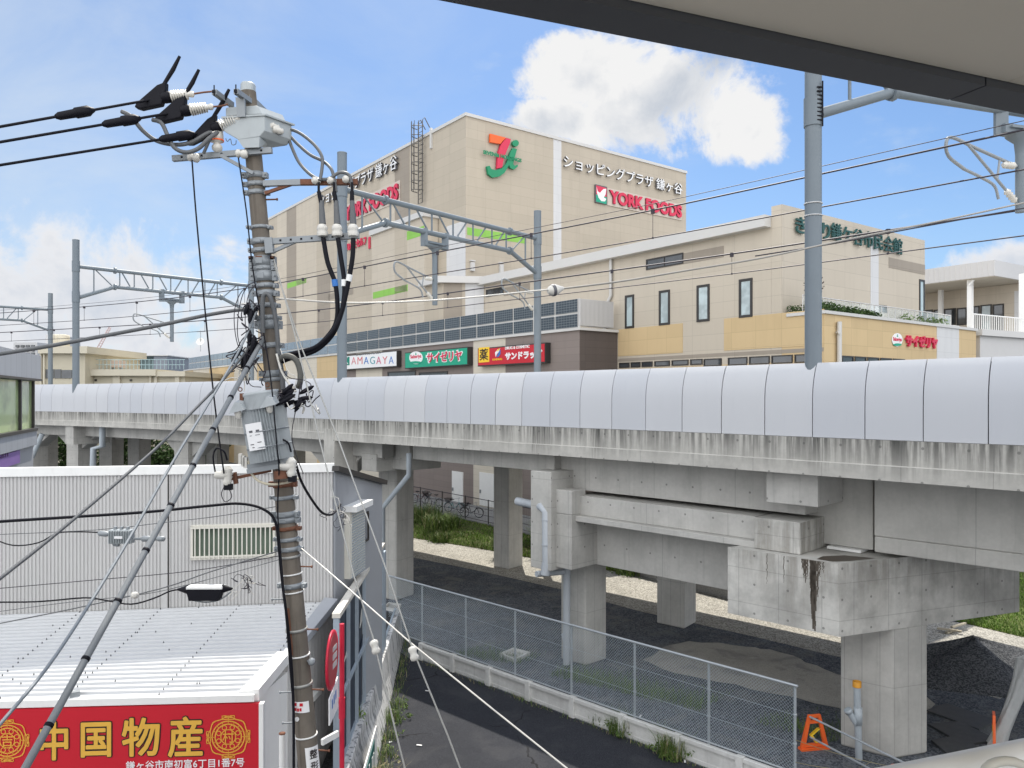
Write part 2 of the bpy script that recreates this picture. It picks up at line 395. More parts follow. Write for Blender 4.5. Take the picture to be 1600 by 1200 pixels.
def cracks(m):
    nt = m.node_tree; bs = nt.nodes['Principled BSDF']; old = S(nt, bs.inputs['Base Color'].links[0].from_socket); p = objc(nt)
    ds = nt.nodes.new('ShaderNodeVectorMath'); ds.operation = 'ADD'; nt.links.new(p.k, ds.inputs[0]); nn = nt.nodes.new('ShaderNodeTexNoise'); nn.inputs['Scale'].default_value = 0.9; nn.inputs['Detail'].default_value = 6; nt.links.new(p.k, nn.inputs['Vector']); nt.links.new(nn.outputs['Color'], ds.inputs[1])
    v = nt.nodes.new('ShaderNodeTexVoronoi'); v.feature = 'DISTANCE_TO_EDGE'; v.inputs['Scale'].default_value = 0.28; nt.links.new(ds.outputs[0], v.inputs['Vector'])
    ln = S(nt, v.outputs['Distance']).m('LESS_THAN', 0.006) * noise(nt, p, 0.5, 3).ss(.45, .6)
    c = mixc(nt, ln * 0.8, old, (0.008, 0.008, 0.009))
    c = mixc(nt, noise(nt, p, 40.0, 3, .7).ss(.70, .76) * 0.5, c, (0.12, 0.12, 0.12))
    nt.links.new(c.k, bs.inputs['Base Color']); return m
M_asph = cracks(ground_mat('asphalt', (0.022, 0.024, 0.030), (0.046, 0.048, 0.056), 90.0, (0.050, 0.051, 0.056), 0.25, 0.85, 0.25))
M_dirt = ground_mat('bare_dirt', (0.34, 0.325, 0.29), (0.48, 0.455, 0.41), 60.0, (0.20, 0.20, 0.195), 0.3)
M_soil = ground_mat('dark_soil', (0.035, 0.036, 0.038), (0.085, 0.085, 0.085), 30.0)
M_bank = ground_mat('bank_earth', (0.06, 0.075, 0.025), (0.11, 0.12, 0.045), 12.0)
M_plaza = ground_mat('plaza_paving', (0.20, 0.20, 0.20), (0.28, 0.28, 0.27), 40.0)
g = MB(); N = 8
g.face([(-900, -300, 0), (900, -300, 0), (900, 1500, 0), (-900, 1500, 0)])
g.build('ground', M_gravel, kind='structure')
cu0, cu1 = G(655, 1031), G(1110, 1182 + 22)          # foot of the kerb wall along the car park
cdir = (cu1 - cu0).normalized(); cu2 = cu0 + cdir * 17.5
lot = [Vector((-4.15, 27.4, 0)), cu0 + Vector((-0.4, 0.2, 0)), cu0, cu2, Vector((cu2.x, 2, 0)), Vector((-3.0, 2, 0)), Vector((-3.25, 18, 0))]
MB().face([(p.x, p.y, 0.012) for p in lot][::-1]).build('parking_lot', M_asph, kind='structure')
dp = [(1005, 1030), (1040, 1012), (1078, 1003), (1144, 1008), (1190, 1013), (1237, 1024), (1275, 1040), (1330, 1060), (1440, 1085), (1440, 1125), (1335, 1112), (1240, 1092), (1150, 1072), (1060, 1052)]
dpts = smooth([G(*p) for p in dp + dp[:1]], 3)[:-1]
MB().face([(p.x + rnd.uniform(-.12, .12), p.y + rnd.uniform(-.12, .12), 0.010) for p in dpts]).build('dirt_patch', M_dirt, kind='structure')
# raised plaza in front of the shopping centre and the earth bank in front of it
FRONT = Plane((4.26, 48.5), (-0.6, 0.8))
pz = [FRONT.pt(-14, 0.85), FRONT.pt(34, 0.85), FRONT.pt(34, 0.85, -4.3), FRONT.pt(-14, 0.85, -4.3)]
fn = FRONT.n if FRONT.n.y < 0 else -FRONT.n
def fr(t, z, o=0.0): v = FRONT.p + FRONT.d * t + fn * o; return Vector((v.x, v.y, z))
mb = MB(); mb.hexa([fr(-16, -.2, 4.3), fr(-16, -.2, -1), fr(34, -.2, -1), fr(34, -.2, 4.3)], [fr(-16, .85, 4.3), fr(-16, .85, -1), fr(34, .85, -1), fr(34, .85, 4.3)])
mb.build('plaza', M_plaza, kind='structure')
bank_edge = [G(560, 826), G(645, 841), G(740, 856), G(845, 875), G(970, 895), G(1100, 920), G(1290, 950), G(1480, 978), G(1640, 1012)]
def bank_top(p):                            # the plaza edge opposite a point of the bank's foot
    t = (p - FRONT.p).dot(FRONT.d); t = max(-28, min(34, t)); return fr(t, 0.80, 4.32)
mb = MB(); bs_ = smooth(bank_edge[:7], 4)
rows = 6
for i in range(len(bs_) - 1):
    for k in range(rows):
        def q(p, k):
            f = k / rows; v = p.lerp(bank_top(p), f); v.z = 0.02 + 0.78 * (f ** 0.8) + 0.05 * math.sin(v.x * 1.7 + v.y * 2.3) * (0 < k < rows); return v
        mb.face([q(bs_[i], k), q(bs_[i + 1], k), q(bs_[i + 1], k + 1), q(bs_[i], k + 1)])
mb.build('grass_bank', M_bank, kind='structure')
VNc = Vector((0.708, 0.706, 0)); lane_in = []
for p in bank_edge:
    q_ = p - VNc * (p.dot(VNc) - 26.7); lane_in.append(q_ + Vector((rnd.uniform(-.3, .3), rnd.uniform(-.3, .3), 0)))
lane = [Vector(p) + Vector((.3, .6, 0)) for p in bank_edge] + lane_in[::-1]
mb = MB()
for i in range(len(bank_edge) - 1):
    a, b = bank_edge[i] + VNc * .8, bank_edge[i + 1] + VNc * .8; c, d = lane_in[i + 1], lane_in[i]; mb.face([Vector((v.x, v.y, .008)) for v in (d, c, b, a)])
mb.build('gravel_lane', M_pale, kind='structure')
lawn_poly = [G(1270, 928), G(1380, 946), G(1480, 968), G(1640, 1006), Vector((34, 33, 0)), Vector((30, 45, 0)), Vector((15.5, 38, 0))]
MB().face([(p.x, p.y, .02) for p in lawn_poly]).build('lawn', M_lawn, kind='structure')

# ------------------------------------------------------------------ railway viaduct
VD, VN = Vector((0.706, -0.708, 0)), Vector((0.708, 0.706, 0))
def VP(c): return Plane(VN * c, VD)
def sw_path():
    raw = [(-75, 71), (-60, 64.5), (-44.5, 57.6), (-29.3, 50.3), (-17.6, 42.4), (-7.2, 32.8), (1.64, 24.5), (6.15, 19.75), (10.2, 15.4), (14.3, 11.1), (18, 7.2)]
    pts = smooth([Vector((x, y, 0)) for x, y in raw], 24); out = [pts[0]]; acc = 0; step = 0.625
    for a, b in zip(pts, pts[1:]):
        L = (b - a).length; u = step - acc
        while u <= L: out.append(a.lerp(b, u / L)); u += step
        acc = (acc + L) % step
    return out
PATH = sw_path()
PN = []
for i in range(len(PATH)):
    t = (PATH[min(i + 1, len(PATH) - 1)] - PATH[max(i - 1, 0)]).normalized(); PN.append(Vector((-t.y, t.x, 0)))
for i, v in enumerate(PN):
    if v.y < 0: PN[i] = -v
def onpath(i, off, z): v = PATH[i] + PN[i] * off; return Vector((v.x, v.y, z))
def path_index(px): return min(range(len(PATH)), key=lambda i: abs((PATH[i].x / max(PATH[i].y, .1)) * F + 800 - px))
def sweep(prof, i0, i1, name, m, parent, step=1, uvname=True):
    """closed profile (offset, z) swept along the track, with the running length as u"""
    mb = MB(); idx = list(range(i0, i1 + 1, step)); k = len(prof)
    me_v = [onpath(i, o, z) for i in idx for o, z in prof]; fs = []; uv = []
    per = [0.0]
    for j in range(k): a, b = prof[j], prof[(j + 1) % k]; per.append(per[-1] + math.hypot(a[0] - b[0], a[1] - b[1]))
    for a in range(len(idx) - 1):
        for j in range(k):
            j2 = (j + 1) % k
            fs.append((a * k + j, (a + 1) * k + j, (a + 1) * k + j2, a * k + j2))
            u0, u1 = idx[a] * 0.625, idx[a + 1] * 0.625
            va, vb = prof[j][1], prof[j2][1]
            if abs(va - vb) < 0.05: va, vb = prof[j][0] + 50, prof[j2][0] + 50
            uv += [u0, va, u1, va, u1, vb, u0, vb]
    fs.append(tuple(range(k))); fs.append(tuple(range((len(idx) - 1) * k, len(idx) * k))[::-1])
    uv += [0.0] * (4 * k)
    mb.add(me_v, fs); ob = mb.build(name, m, parent)
    bm = bmesh.new(); bm.from_mesh(ob.data); 
    lay = bm.loops.layers.uv.active; q = 0
    for f in bm.faces:
        for l in f.loops: l[lay].uv = (uv[q], uv[q + 1]); q += 2
    bmesh.ops.recalc_face_normals(bm, faces=bm.faces); bm.to_mesh(ob.data); bm.free()
    return ob
M_fascia = concrete('fascia_concrete', (0.51, 0.495, 0.455), 0.85, (8.02, 1.05), True, (1.8, 0.0), 0.15, (0.07, 0.07, 0.065))
M_conc = concrete('pier_concrete', (0.48, 0.47, 0.44), 0.35, None, True, (1.8, 0.9), 0.14)
M_girder = concrete('girder_concrete', (0.52, 0.51, 0.475), 0.22, None, False, (5.0, 0.0), 0.10)
M_beamc = concrete('beam_concrete', (0.52, 0.51, 0.48), 0.28, None, True, (2.7, 0.0), 0.12)
M_cap = concrete('cap_concrete', (0.54, 0.53, 0.495), 0.50, (5.0, 1.9), True, (1.1, 0.9), 0.30, (0.15, 0.132, 0.105), 0.5)
M_column = concrete('column_concrete', (0.48, 0.47, 0.44), 0.3, None, False, (0.42, 1.75), 0.12)
M_wet = mat('wet_stain', (0.085, 0.070, 0.054), 0.5, 0, 0.45, 14)
def panel_mat():
    m, nt, bs = new_mat('barrier_panel'); p = objc(nt)
    c = mixc(nt, noise(nt, mapping(nt, p, (1, 1, 0.2)), 1.1, 6, 0.6), (0.50, 0.508, 0.525), (0.55, 0.558, 0.575))
    oi = nt.nodes.new('ShaderNodeObjectInfo'); c = mixc(nt, S(nt, oi.outputs['Random']) * 0.30, c, (0.37, 0.40, 0.46))
    c = mixc(nt, noise(nt, mapping(nt, p, (6, 6, 0.5)), 1.4, 5, 0.6).ss(0.60, 0.8) * 0.22, c, (0.36, 0.38, 0.42))
    nt.links.new(c.k, bs.inputs['Base Color']); bs.inputs['Roughness'].default_value = 0.6; bs.inputs['Specular IOR Level'].default_value = 0.15
    return m
M_panel = panel_mat()
V = thing('railway_viaduct', 'long grey concrete railway viaduct with pale curved noise barrier crossing the scene', 'viaduct', (1.6, 24.6, 0))
iL, iR = 0, len(PATH) - 1
sweep([(0.0, 8.02), (0.0, 7.46), (-0.035, 7.44), (-0.035, 7.11), (0.28, 7.11), (0.28, 8.02)], iL, iR, 'parapet', M_fascia, V)
sweep([(12.8, 8.4), (12.8, 7.11), (13.1, 7.11), (13.1, 8.4)], iL, iR, 'parapet', M_fascia, V, 2)
sweep([(0.28, 7.62), (0.28, 7.13), (12.8, 7.13), (12.8, 7.62)], iL, iR, 'deck', M_conc, V, 2)
sweep([(0.12, 8.02), (0.12, 9.20), (0.22, 9.5), (0.32, 9.74), (0.36, 9.72), (0.26, 9.46), (0.16, 9.2), (0.16, 8.02)], iL, iR, 'barrier_backing', M_dark, V)
# curved barrier panels, each a part
pp = [(0.03, 8.03), (0.03, 8.6), (0.035, 9.0), (0.055, 9.2), (0.095, 9.4), (0.15, 9.58), (0.215, 9.73), (0.275, 9.83)]
i_vis0, i_vis1 = path_index(30), path_index(1600) + 5
for i in range(i_vis0, i_vis1, 2):
    mb = MB(); a, b = onpath(i, 0, 0), onpath(i + 2, 0, 0); na, nb = PN[i], PN[i + 2]; g_ = 0.012
    d_ = (b - a).normalized(); a = a + d_ * g_; b = b - d_ * g_
    vs = []
    j_ = rnd.uniform(-.006, .006)
    for o, z in pp: vs += [a + na * (o + j_) + Vector((0, 0, z)), b + nb * (o - j_) + Vector((0, 0, z))]
    for o, z in pp[::-1]: vs += [a + na * (o + .05) + Vector((0, 0, z - .01)), b + nb * (o + .05) + Vector((0, 0, z - .01))]
    k = len(vs) // 2
    mb.add(vs, [(2 * q, 2 * q + 1, 2 * q + 3, 2 * q + 2) for q in range(len(pp) - 1)], 0, True)
    mb.add(vs, [(2 * q, 2 * q + 1, 2 * q + 3, 2 * q + 2) for q in range(len(pp) - 1, k - 1)] + [(2 * k - 2, 2 * k - 1, 1, 0)], 0, False)
    mb.add(vs, [list(range(0, 2 * k, 2))[::-1], list(range(1, 2 * k, 2))], 0, False)
    mb.build('noise_panel', M_panel, V)
def cbox(mb, px0, px1, c0, c1, z0, z1, m=0, t_extra=0.0):
    pl = VP(c0); t0, t1 = pl.t(px0), pl.t(px1) + t_extra
    if t0 > t1: t0, t1 = t1, t0
    q = lambda t, c: VN * c + VD * t
    b = [q(t0, c0), q(t1, c0), q(t1, c1), q(t0, c1)]
    return mb.prism([(v.x, v.y) for v in b], z0, z1, m)
mb = MB(); cbox(mb, 1366, 1600, 20.04, 30.5, 5.52, 7.12, t_extra=8); mb.build('box_girder', M_girder, V, 0.015)
mb = MB(); cbox(mb, 1366, 1600, 20.0, 30.55, 5.12, 5.515, t_extra=8); mb.build('girder_flange', M_girder, V, 0.03)
mb = MB(); cbox(mb, 1263, 1364, 20.3, 30.4, 5.10, 7.12); mb.build('girder_end', M_girder, V, 0.02)
mb = MB(); cbox(mb, 1197, 1278, 18.75, 20.28, 6.27, 7.10); mb.build('bracket_block', M_beamc, V, 0.02)
mb = MB(); cbox(mb, 868, 1258, 19.55, 31, 5.92, 7.12); mb.build('slab_girder', M_beamc, V, 0.02)
mb = MB(); cbox(mb, 893, 1180, 19.15, 30, 5.18, 5.80); mb.build('pier_beam', M_beamc, V, 0.015)
mb = MB(); cbox(mb, 893, 1180, 18.9, 30.3, 5.0, 5.175); mb.build('beam_ledge', M_beamc, V, 0.015)
mb = MB(); cbox(mb, 925, 1150, 20.0, 29.5, 3.44, 4.998); mb.build('lower_beam', M_beamc, V, 0.02)
mb = MB(); cbox(mb, 860, 893, 18.7, 19.4, 5.22, 5.99); mb.build('end_block', M_beamc, V, 0.02)
mb = MB(); cbox(mb, 860, 893, 18.7, 23.0, 3.46, 5.215); mb.build('pier_cap', M_conc, V, 0.02)
mb = MB(); cbox(mb, 829, 861, 18.45, 19.7, 3.36, 6.56); mb.build('pier_stub', M_conc, V, 0.02)
mb = MB(); cbox(mb, 1178, 1250, 18.85, 21.5, 5.01, 5.82); mb.build('bearing_block', M_cap, V, 0.02)
mb = MB(); cbox(mb, 1292, 1345, 20.1, 20.8, 5.02, 5.09); mb.build('bearing_pad', M_white, V)
mb = MB(); cbox(mb, 645, 866, 19.2, 30, 6.47, 7.12); mb.build('slab_girder', M_conc, V, 0.02)
mb = MB(); cbox(mb, 565, 588, 18.95, 21.8, 5.82, 6.55); mb.build('pier_cap', M_conc, V, 0.02)
mb = MB(); cbox(mb, 588, 640, 19.8, 21.5, 5.9, 7.1); mb.build('pier_head', M_conc, V, 0.02)
# great skew cap on the right pier, with wet runs down its face
capo = [(5.75, 20.5), (7.85, 18.45), (13.6, 20.62), (11.6, 22.9)]
st = MB(); st.prism(capo, 3.24, 5.0)
fl = Plane((5.75, 20.5), (7.85 - 5.75, 18.45 - 20.5))
if fl.n.y > 0: fl.n = -fl.n
lr = random.Random(4)
def run(u, w, zb):                          # one ragged run of water down the cap's face
    n = 14; z0 = 4.985
    for i in range(n):
        za, zc = z0 - (z0 - zb) * i / n, z0 - (z0 - zb) * (i + 1) / n; k = 1 - .75 * (i / n) ** 1.5; j = lr.uniform(-.012, .012)
        st.face([fl.pt(u - w * k + j, zc, .003), fl.pt(u + w * k + j, zc, .003), fl.pt(u + w * k + j, za, .003), fl.pt(u - w * k + j, za, .003)], 1)
for u, w, zb in ((2.03, .02, 4.72), (2.07, .03, 4.52), (2.11, .028, 4.40), (2.16, .02, 4.55), (2.30, .07, 3.3), (2.34, .055, 3.26), (2.26, .05, 3.9), (2.42, .03, 4.1), (2.47, .02, 4.6), (2.55, .015, 4.7), (1.55, .012, 4.3), (1.1, .01, 4.2)): run(u, w, zb)
st.face([(7.5, 18.95, 5.003), (7.78, 18.66, 5.003), (8.2, 18.70, 5.003), (9.0, 19.05, 5.003), (8.4, 19.4, 5.003), (7.8, 19.3, 5.003)], 1)
st.build('pier_cap', [M_cap, M_wet], V, label='broad stained cap of the right hand pier with a brown water run')
def column(poly, z1, m=M_column): MB().prism(poly, 0, z1).build('pier', m, V, 0.06)
column([(8.46, 19.85), (9.46, 19.10), (10.5, 19.42), (9.6, 20.3)], 3.25)
column([(1.67, 26.4), (2.46, 25.7), (3.25, 26.4), (2.46, 27.1)], 3.5)
column([(5.75, 30.6), (6.67, 29.8), (7.36, 30.7), (6.5, 31.4)], 5.0)
column([(-.99, 40.8), (-.17, 40.07), (.58, 41), (-.2, 41.7)], 7.0)
column([(-6.0, 34.5), (-5.1, 33.9), (-4.45, 34.95), (-5.4, 35.5)], 6.2)
# frame of the far left stretch: edge beams, haunches, columns
sweep([(0.9, 7.12), (0.9, 6.42), (1.5, 6.42), (1.5, 7.12)], iL, path_index(566), 'edge_beam', M_conc, V)
sweep([(9.5, 7.12), (9.5, 6.3), (10.1, 6.3), (10.1, 7.12)], iL, path_index(645), 'edge_beam', M_conc, V)
for px, off, w in ((115, 1.1, 1.3), (282, 1.1, 1.5), (520, 0.9, 1.2), (40, 1.1, 1.3), (62, 9.6, 1.4), (168, 9.6, 1.5), (212, 9.6, 1.3), (330, 9.6, 1.2), (452, 9.6, 1.2)):
    i = min(range(len(PATH)), key=lambda i: abs(onpath(i, off, 0).x / max(.1, onpath(i, off, 0).y) * F + 800 - px))
    c = onpath(i, off + .5, 0); d_ = (PATH[i + 1] - PATH[i]).normalized(); n_ = PN[i]
    pl = [c - d_ * w / 2 - n_ * .55, c + d_ * w / 2 - n_ * .55, c + d_ * w / 2 + n_ * .55, c - d_ * w / 2 + n_ * .55]
    mb = MB(); mb.prism([(v.x, v.y) for v in pl], 0, 6.41)
    for sgn in (-1, 1):                     # haunches
        a = c + d_ * sgn * w / 2; mb.extrude([a + Vector((0, 0, 6.41)) - n_ * .3, a + Vector((0, 0, 5.5)) - n_ * .3, a + d_ * sgn * 1.5 + Vector((0, 0, 6.41)) - n_ * .3], n_ * .8)
    mb.build('pier', M_conc, V)
i = path_index(104); c = onpath(i, 0.1, 0); d_ = (PATH[i + 1] - PATH[i]).normalized()
MB().prism([(v.x, v.y) for v in (c - d_ * .45, c + d_ * .45, c + d_ * .45 + PN[i] * 2.5, c - d_ * .45 + PN[i] * 2.5)], 5.9, 7.3).build('pier_cap', M_conc, V)
i = path_index(521); c = onpath(i, -0.06, 0); d_ = (PATH[i + 1] - PATH[i]).normalized()
MB().prism([(v.x, v.y) for v in (c - d_ * .4, c + d_ * .4, c + d_ * .4 + PN[i] * 1.2, c - d_ * .4 + PN[i] * 1.2)], 5.2, 7.6).build('pier_head', M_fascia, V)
# drain pipes on the viaduct
def vpt(px, py, c): return VP(c).at(px, py)
mb = MB(); mb.tube([vpt(639, 708, 18.8), vpt(639, 742, 18.8), vpt(598, 793, 18.8), vpt(598, 930, 18.8)], 0.11, 10, sm=True); mb.build('drain_pipe', M_pvc, V)
mb = MB(); mb.tube([P(808, 783, 26.6), P(836, 789, 26.0), P(846, 792, 25.2), P(853, 800, 25.1), P(854, 885, 25.1)], 0.14, 12)
mb.tube([P(838, 897, 25.2), P(884, 893, 25.8)], 0.10, 10); mb.tube([P(886, 880, 25.75), P(885, 1038, 25.75)], 0.12, 10); mb.tube([P(854, 880, 25.1), P(852, 898, 25.1)], 0.16, 10)
mb.tube([P(879, 990, 25.8), P(884, 1003, 25.75)], 0.07, 8)
for py in (812, 851): mb.tube([P(853.5, py - 1, 25.1), P(853.5, py + 1, 25.1)], 0.16, 10)
mb.build('drain_pipe', mat('pale_pipe', (0.42, 0.45, 0.48), 0.45, 0, 0.08, 3, dirt=.25, dirtcol=(.2, .2, .2)), V)
i = path_index(160); mb = MB(); mb.tube([P(160, 662, 49), P(160, 697, 49), P(146, 701, 49), P(145, 735, 49)], 0.19, 8); mb.build('drain_pipe', M_pvc, V); mb = MB(); mb.tube([P(66, 678, 52), P(50, 715, 52)], 0.16, 8); mb.build('drain_pipe', M_pvc, V)

# ------------------------------------------------------------------ shopping centre
M_beige = siding('beige_siding', (0.46, 0.405, 0.325), 3.0, 0.9, 0.80, 0.035)
M_lbeige = siding('light_beige_siding', (0.52, 0.463, 0.38), 3.0, 0.9, 0.80, 0.03)
M_brownp = siding('taupe_siding', (0.315, 0.275, 0.228), 3.0, 0.9, 0.82, 0.03)
M_whitep = siding('white_siding', (0.60, 0.60, 0.60), 3.0, 0.9, 0.85, 0.02)
M_limep = siding('lime_siding', (0.25, 0.50, 0.10), 3.0, 0.9, 0.85, 0.03)
M_podium = siding('brown_siding', (0.235, 0.198, 0.180), 3.0, 0.45, 0.85, 0.04)
M_creamp = siding('cream_siding', (0.60, 0.55, 0.46), 3.0, 0.45, 0.85, 0.03)
M_orangep = siding('ochre_siding', (0.57, 0.43, 0.245), 1.6, 0.9, 0.82, 0.04)
M_coping = mat('pale_coping', (0.56, 0.55, 0.53), 0.5, 0, 0.05, 0.6)
M_win = glass('dark_glazing', (0.03, 0.035, 0.04), 0.05, 0.9)
M_winl = glass('curtained_glazing', (0.30, 0.36, 0.37), 0.08, 0.7)
M_wframe = mat('dark_window_frame', (0.035, 0.032, 0.03), 0.4)
def right(pl): return pl.d if pl.t(801) > pl.t(800) else -pl.d
UP = Vector((0, 0, 1))
def slab(mb, pl, px0, px1, z0, z1, o0=-0.05, o1=0.02, m=0):
    a, b = sorted((pl.t(px0), pl.t(px1)))
    return mb.obox(pl.pt(a, z0, o0), pl.d * (b - a), pl.n * (o1 - o0), UP * (z1 - z0), m)
def zat(pl, px, py): return pl.at(px, py).z
def band(mb, pl, px0, px1, ytop, ybot, ref=None, o0=-0.05, o1=0.02, m=0):
    ref = px0 if ref is None else ref
    return slab(mb, pl, px0, px1, zat(pl, ref, ybot), zat(pl, ref, ytop), o0, o1, m)
def plate(mb, pl, pts, o=0.03, th=0.05, m=0, fs=1.0, off=(0, 0)):   # flat figure traced on the wall plane, with thickness
    return mb.extrude([pl.at(off[0] + x / fs, off[1] + y / fs) + pl.n * (o + th) for x, y in pts], -pl.n * th, m)
def ptext(mb, pl, txt, px0, px1, ybase, hpx, o=0.0, depth=0.05, bold=0.0, m=0, ms=None):
    a = pl.at(px0, ybase); w = abs(pl.t(px1) - pl.t(px0)); h = pl.at(px0, ybase - hpx).z - a.z
    return put_text(mb, txt, a + pl.n * o, right(pl), UP, w, h, depth, bold, m, ms)
def off_plane(pl, o): return Plane(pl.p + pl.n * o, pl.d)
def window(parent, pl, px0, px1, yt, yb, ref=None, fr=0.10, pane=None, name='window', mull=0):
    ref = px0 if ref is None else ref; z0, z1 = zat(pl, ref, yb), zat(pl, ref, yt); a, b = sorted((pl.t(px0), pl.t(px1)))
    mb = MB()
    for (u0, u1, v0, v1) in ((a, b, z0, z0 + fr), (a, b, z1 - fr, z1), (a, a + fr, z0 + fr, z1 - fr), (b - fr, b, z0 + fr, z1 - fr)):
        mb.obox(pl.pt(u0, v0, -0.06), pl.d * (u1 - u0), pl.n * 0.11, UP * (v1 - v0))
    for k in range(mull):
        u = a + (b - a) * (k + 1) / (mull + 1); mb.obox(pl.pt(u - fr * .35, z0 + fr, -0.06), pl.d * fr * .7, pl.n * 0.10, UP * (z1 - z0 - 2 * fr))
    w = mb.build(name, M_wframe, parent)
    MB().obox(pl.pt(a + fr, z0 + fr, -0.02), pl.d * (b - a - 2 * fr), pl.n * 0.03, UP * (z1 - z0 - 2 * fr)).build('pane', pane or M_win, w)
    return w
TL = Plane((-4.31, 72), (-0.6, 0.8)); TR = Plane((-4.31, 72), (0.8, 0.6))
mall = thing('shopping_centre', 'tall beige windowless shopping centre with brown podium and solar panels', 'building', (-4.31, 72, 0))
ztop = zat(TL, 728, 177)
c0 = Vector((-4.31, 72)); L_ = 58; R_ = TR.t(1072)
foot = [c0, c0 + TR.d.xy * R_, c0 + TR.d.xy * R_ + TL.d.xy * L_, c0 + TL.d.xy * L_]
MB().prism([tuple(v) for v in foot], 0, ztop).build('wall', M_beige, mall)
mb = MB()
mb.obox(TL.pt(-.12, ztop - .25, .12), TL.d * (L_ + .12), -TL.n * .5, UP * .3); mb.obox(TR.pt(0.38, ztop - .25, .12), TR.d * (R_ - .3), -TR.n * .5, UP * .297)
mb.build('roof_coping', M_coping, mall)
zb_ = 12.0
def stripe(pl, px0, px1, m, z0=zb_, z1=None, name='cladding_strip', o=0.02):
    mb = MB(); slab(mb, pl, px0, px1, z0, (ztop - .26) if z1 is None else z1, -0.05, o); return mb.build(name, m, mall)
stripe(TL, 594.5, 617, M_lbeige); stripe(TL, 433, 448, M_lbeige); stripe(TL, 448.2, 463, M_brownp); stripe(TL, 463.2, 495, M_lbeige)
stripe(TL, 617.2, 640, M_brownp, zb_, None, o=0.012)
stripe(TR, 864.5, 877, M_whitep, 12, ztop - .27)
stripe(TL, 698, 727.5, M_whitep, 12, zat(TL, 728, 344))
stripe(TR, 730, 822, M_limep, zat(TR, 730, 367), zat(TR, 730, 355))
# projecting lower block on the left face
TB = off_plane(TL, 1.6); zbt = zat(TB, 663, 338)
a_, b_ = TB.t(581), TB.t(663)
MB().obox(TB.pt(b_, 10, 0), TB.d * (a_ - b_), -TB.n * 1.55, UP * (zbt - 10)).build('wall', M_lbeige, mall)
MB().obox(TB.pt(b_ - .2, zbt - .02, .25), TB.d * (a_ - b_ + .4), -TB.n * 2.1, UP * .55).build('roof_coping', M_coping, mall)
def tb_strip(pl, px0, px1, yt, yb, m, ref=None): mb = MB(); band(mb, pl, px0, px1, yt, yb, ref); mb.build('cladding_strip', m, mall)
tb_strip(TB, 636, 662.8, 357, 371, M_limep, 650); tb_strip(TB, 583, 637, 457, 467, M_limep, 583); tb_strip(TL, 449, 479, 443, 451, M_limep, 449)
tb_strip(TL, 513, 552, 460, 469, M_brownp, 513)
stripe(TL, 496, 516, M_brownp, 12, zat(TL, 500, 430)); stripe(TB, 617, 636, M_beige, 12, zbt - .1)
# roof ladder with safety cage
mb = MB(); lt0, lt1 = TL.t(655), TL.t(668); zl0, zl1 = zat(TL, 662, 318), zat(TL, 662, 190); lt = (lt0 + lt1) / 2; lw = 0.42
for s_ in (-lw, lw): mb.tube([TL.pt(lt + s_, zl0, .35), TL.pt(lt + s_, zl1, .35), TL.pt(lt + s_, zl1 + .3, 0.1), TL.pt(lt + s_, zl1 - .6, -.5)], 0.05, 6)
z = zl0
while z < zl1: mb.tube([TL.pt(lt - lw, z, .35), TL.pt(lt + lw, z, .35)], 0.03, 5); z += .45
z = zl0 + 1.2
cg = [(math.cos(R(a)) * .62, .35 + max(0, math.sin(R(a))) * 1.0) for a in range(0, 181, 30)]
while z < zl1 - .1: mb.tube([TL.pt(lt + u, z, o) for u, o in cg], 0.045, 5); z += .92
for u, o in cg[1:-1]: mb.tube([TL.pt(lt + u, zl0 + 1.2, o), TL.pt(lt + u, zl1 - .2, o)], 0.035, 5)
mb.build('roof_ladder', mat('weathered_ladder', (0.10, 0.095, 0.09), 0.6, 0.2), mall)
mb = MB(); mb.obox(TL.pt(TL.t(676), zat(TL, 676, 232), 0.0), TL.d * 0.25, TL.n * 0.2, UP * (zat(TL, 676, 200) - zat(TL, 676, 232))); mb.build('vent_pipe', M_coping, mall)
for px, py in ((737, 417), (782, 420)):
    mb = MB(); p_ = TR.at(px, py); mb.box(p_ + TR.n * .12, (.4, .3, .8), rz=R(36.9)); mb.box(p_ + TR.n * .12 + UP * .55, (.5, .35, .12), rz=R(36.9)); mb.build('wall_vent', M_coping, mall)
# podium with coloured panels and solar panels
PR = Plane((4.26, 48.5), (0.8, 0.6)); zp = zat(FRONT, 903, 516); tl_end = FRONT.t(288); rr_ = PR.t(965)
q = lambda t, o=0: (FRONT.p + FRONT.d * t - FRONT.n * o).xy
MB().prism([tuple(v) for v in (q(0), q(tl_end), q(tl_end, 12), q(0, 12))], 0, zp).build('podium_wall', M_podium, mall)
mb = MB(); mb.obox(FRONT.pt(-.15, zp, .14), FRONT.d * (tl_end + .2), -FRONT.n * 12.2, UP * .16); mb.build('podium_coping', M_coping, mall)
for a, b, m in ((740, 790, M_creamp), (556.5, 597.5, M_creamp), (495.5, 527, M_orangep), (447, 495.3, M_creamp), (402, 446.8, M_orangep), (366, 401.8, M_creamp), (327, 365.8, M_orangep), (302, 326.8, M_creamp), (288, 301.8, M_orangep)):
    mb = MB(); slab(mb, FRONT, a, b, 0, zp - .02, -.05, .02); mb.build('cladding_panel', m, mall)
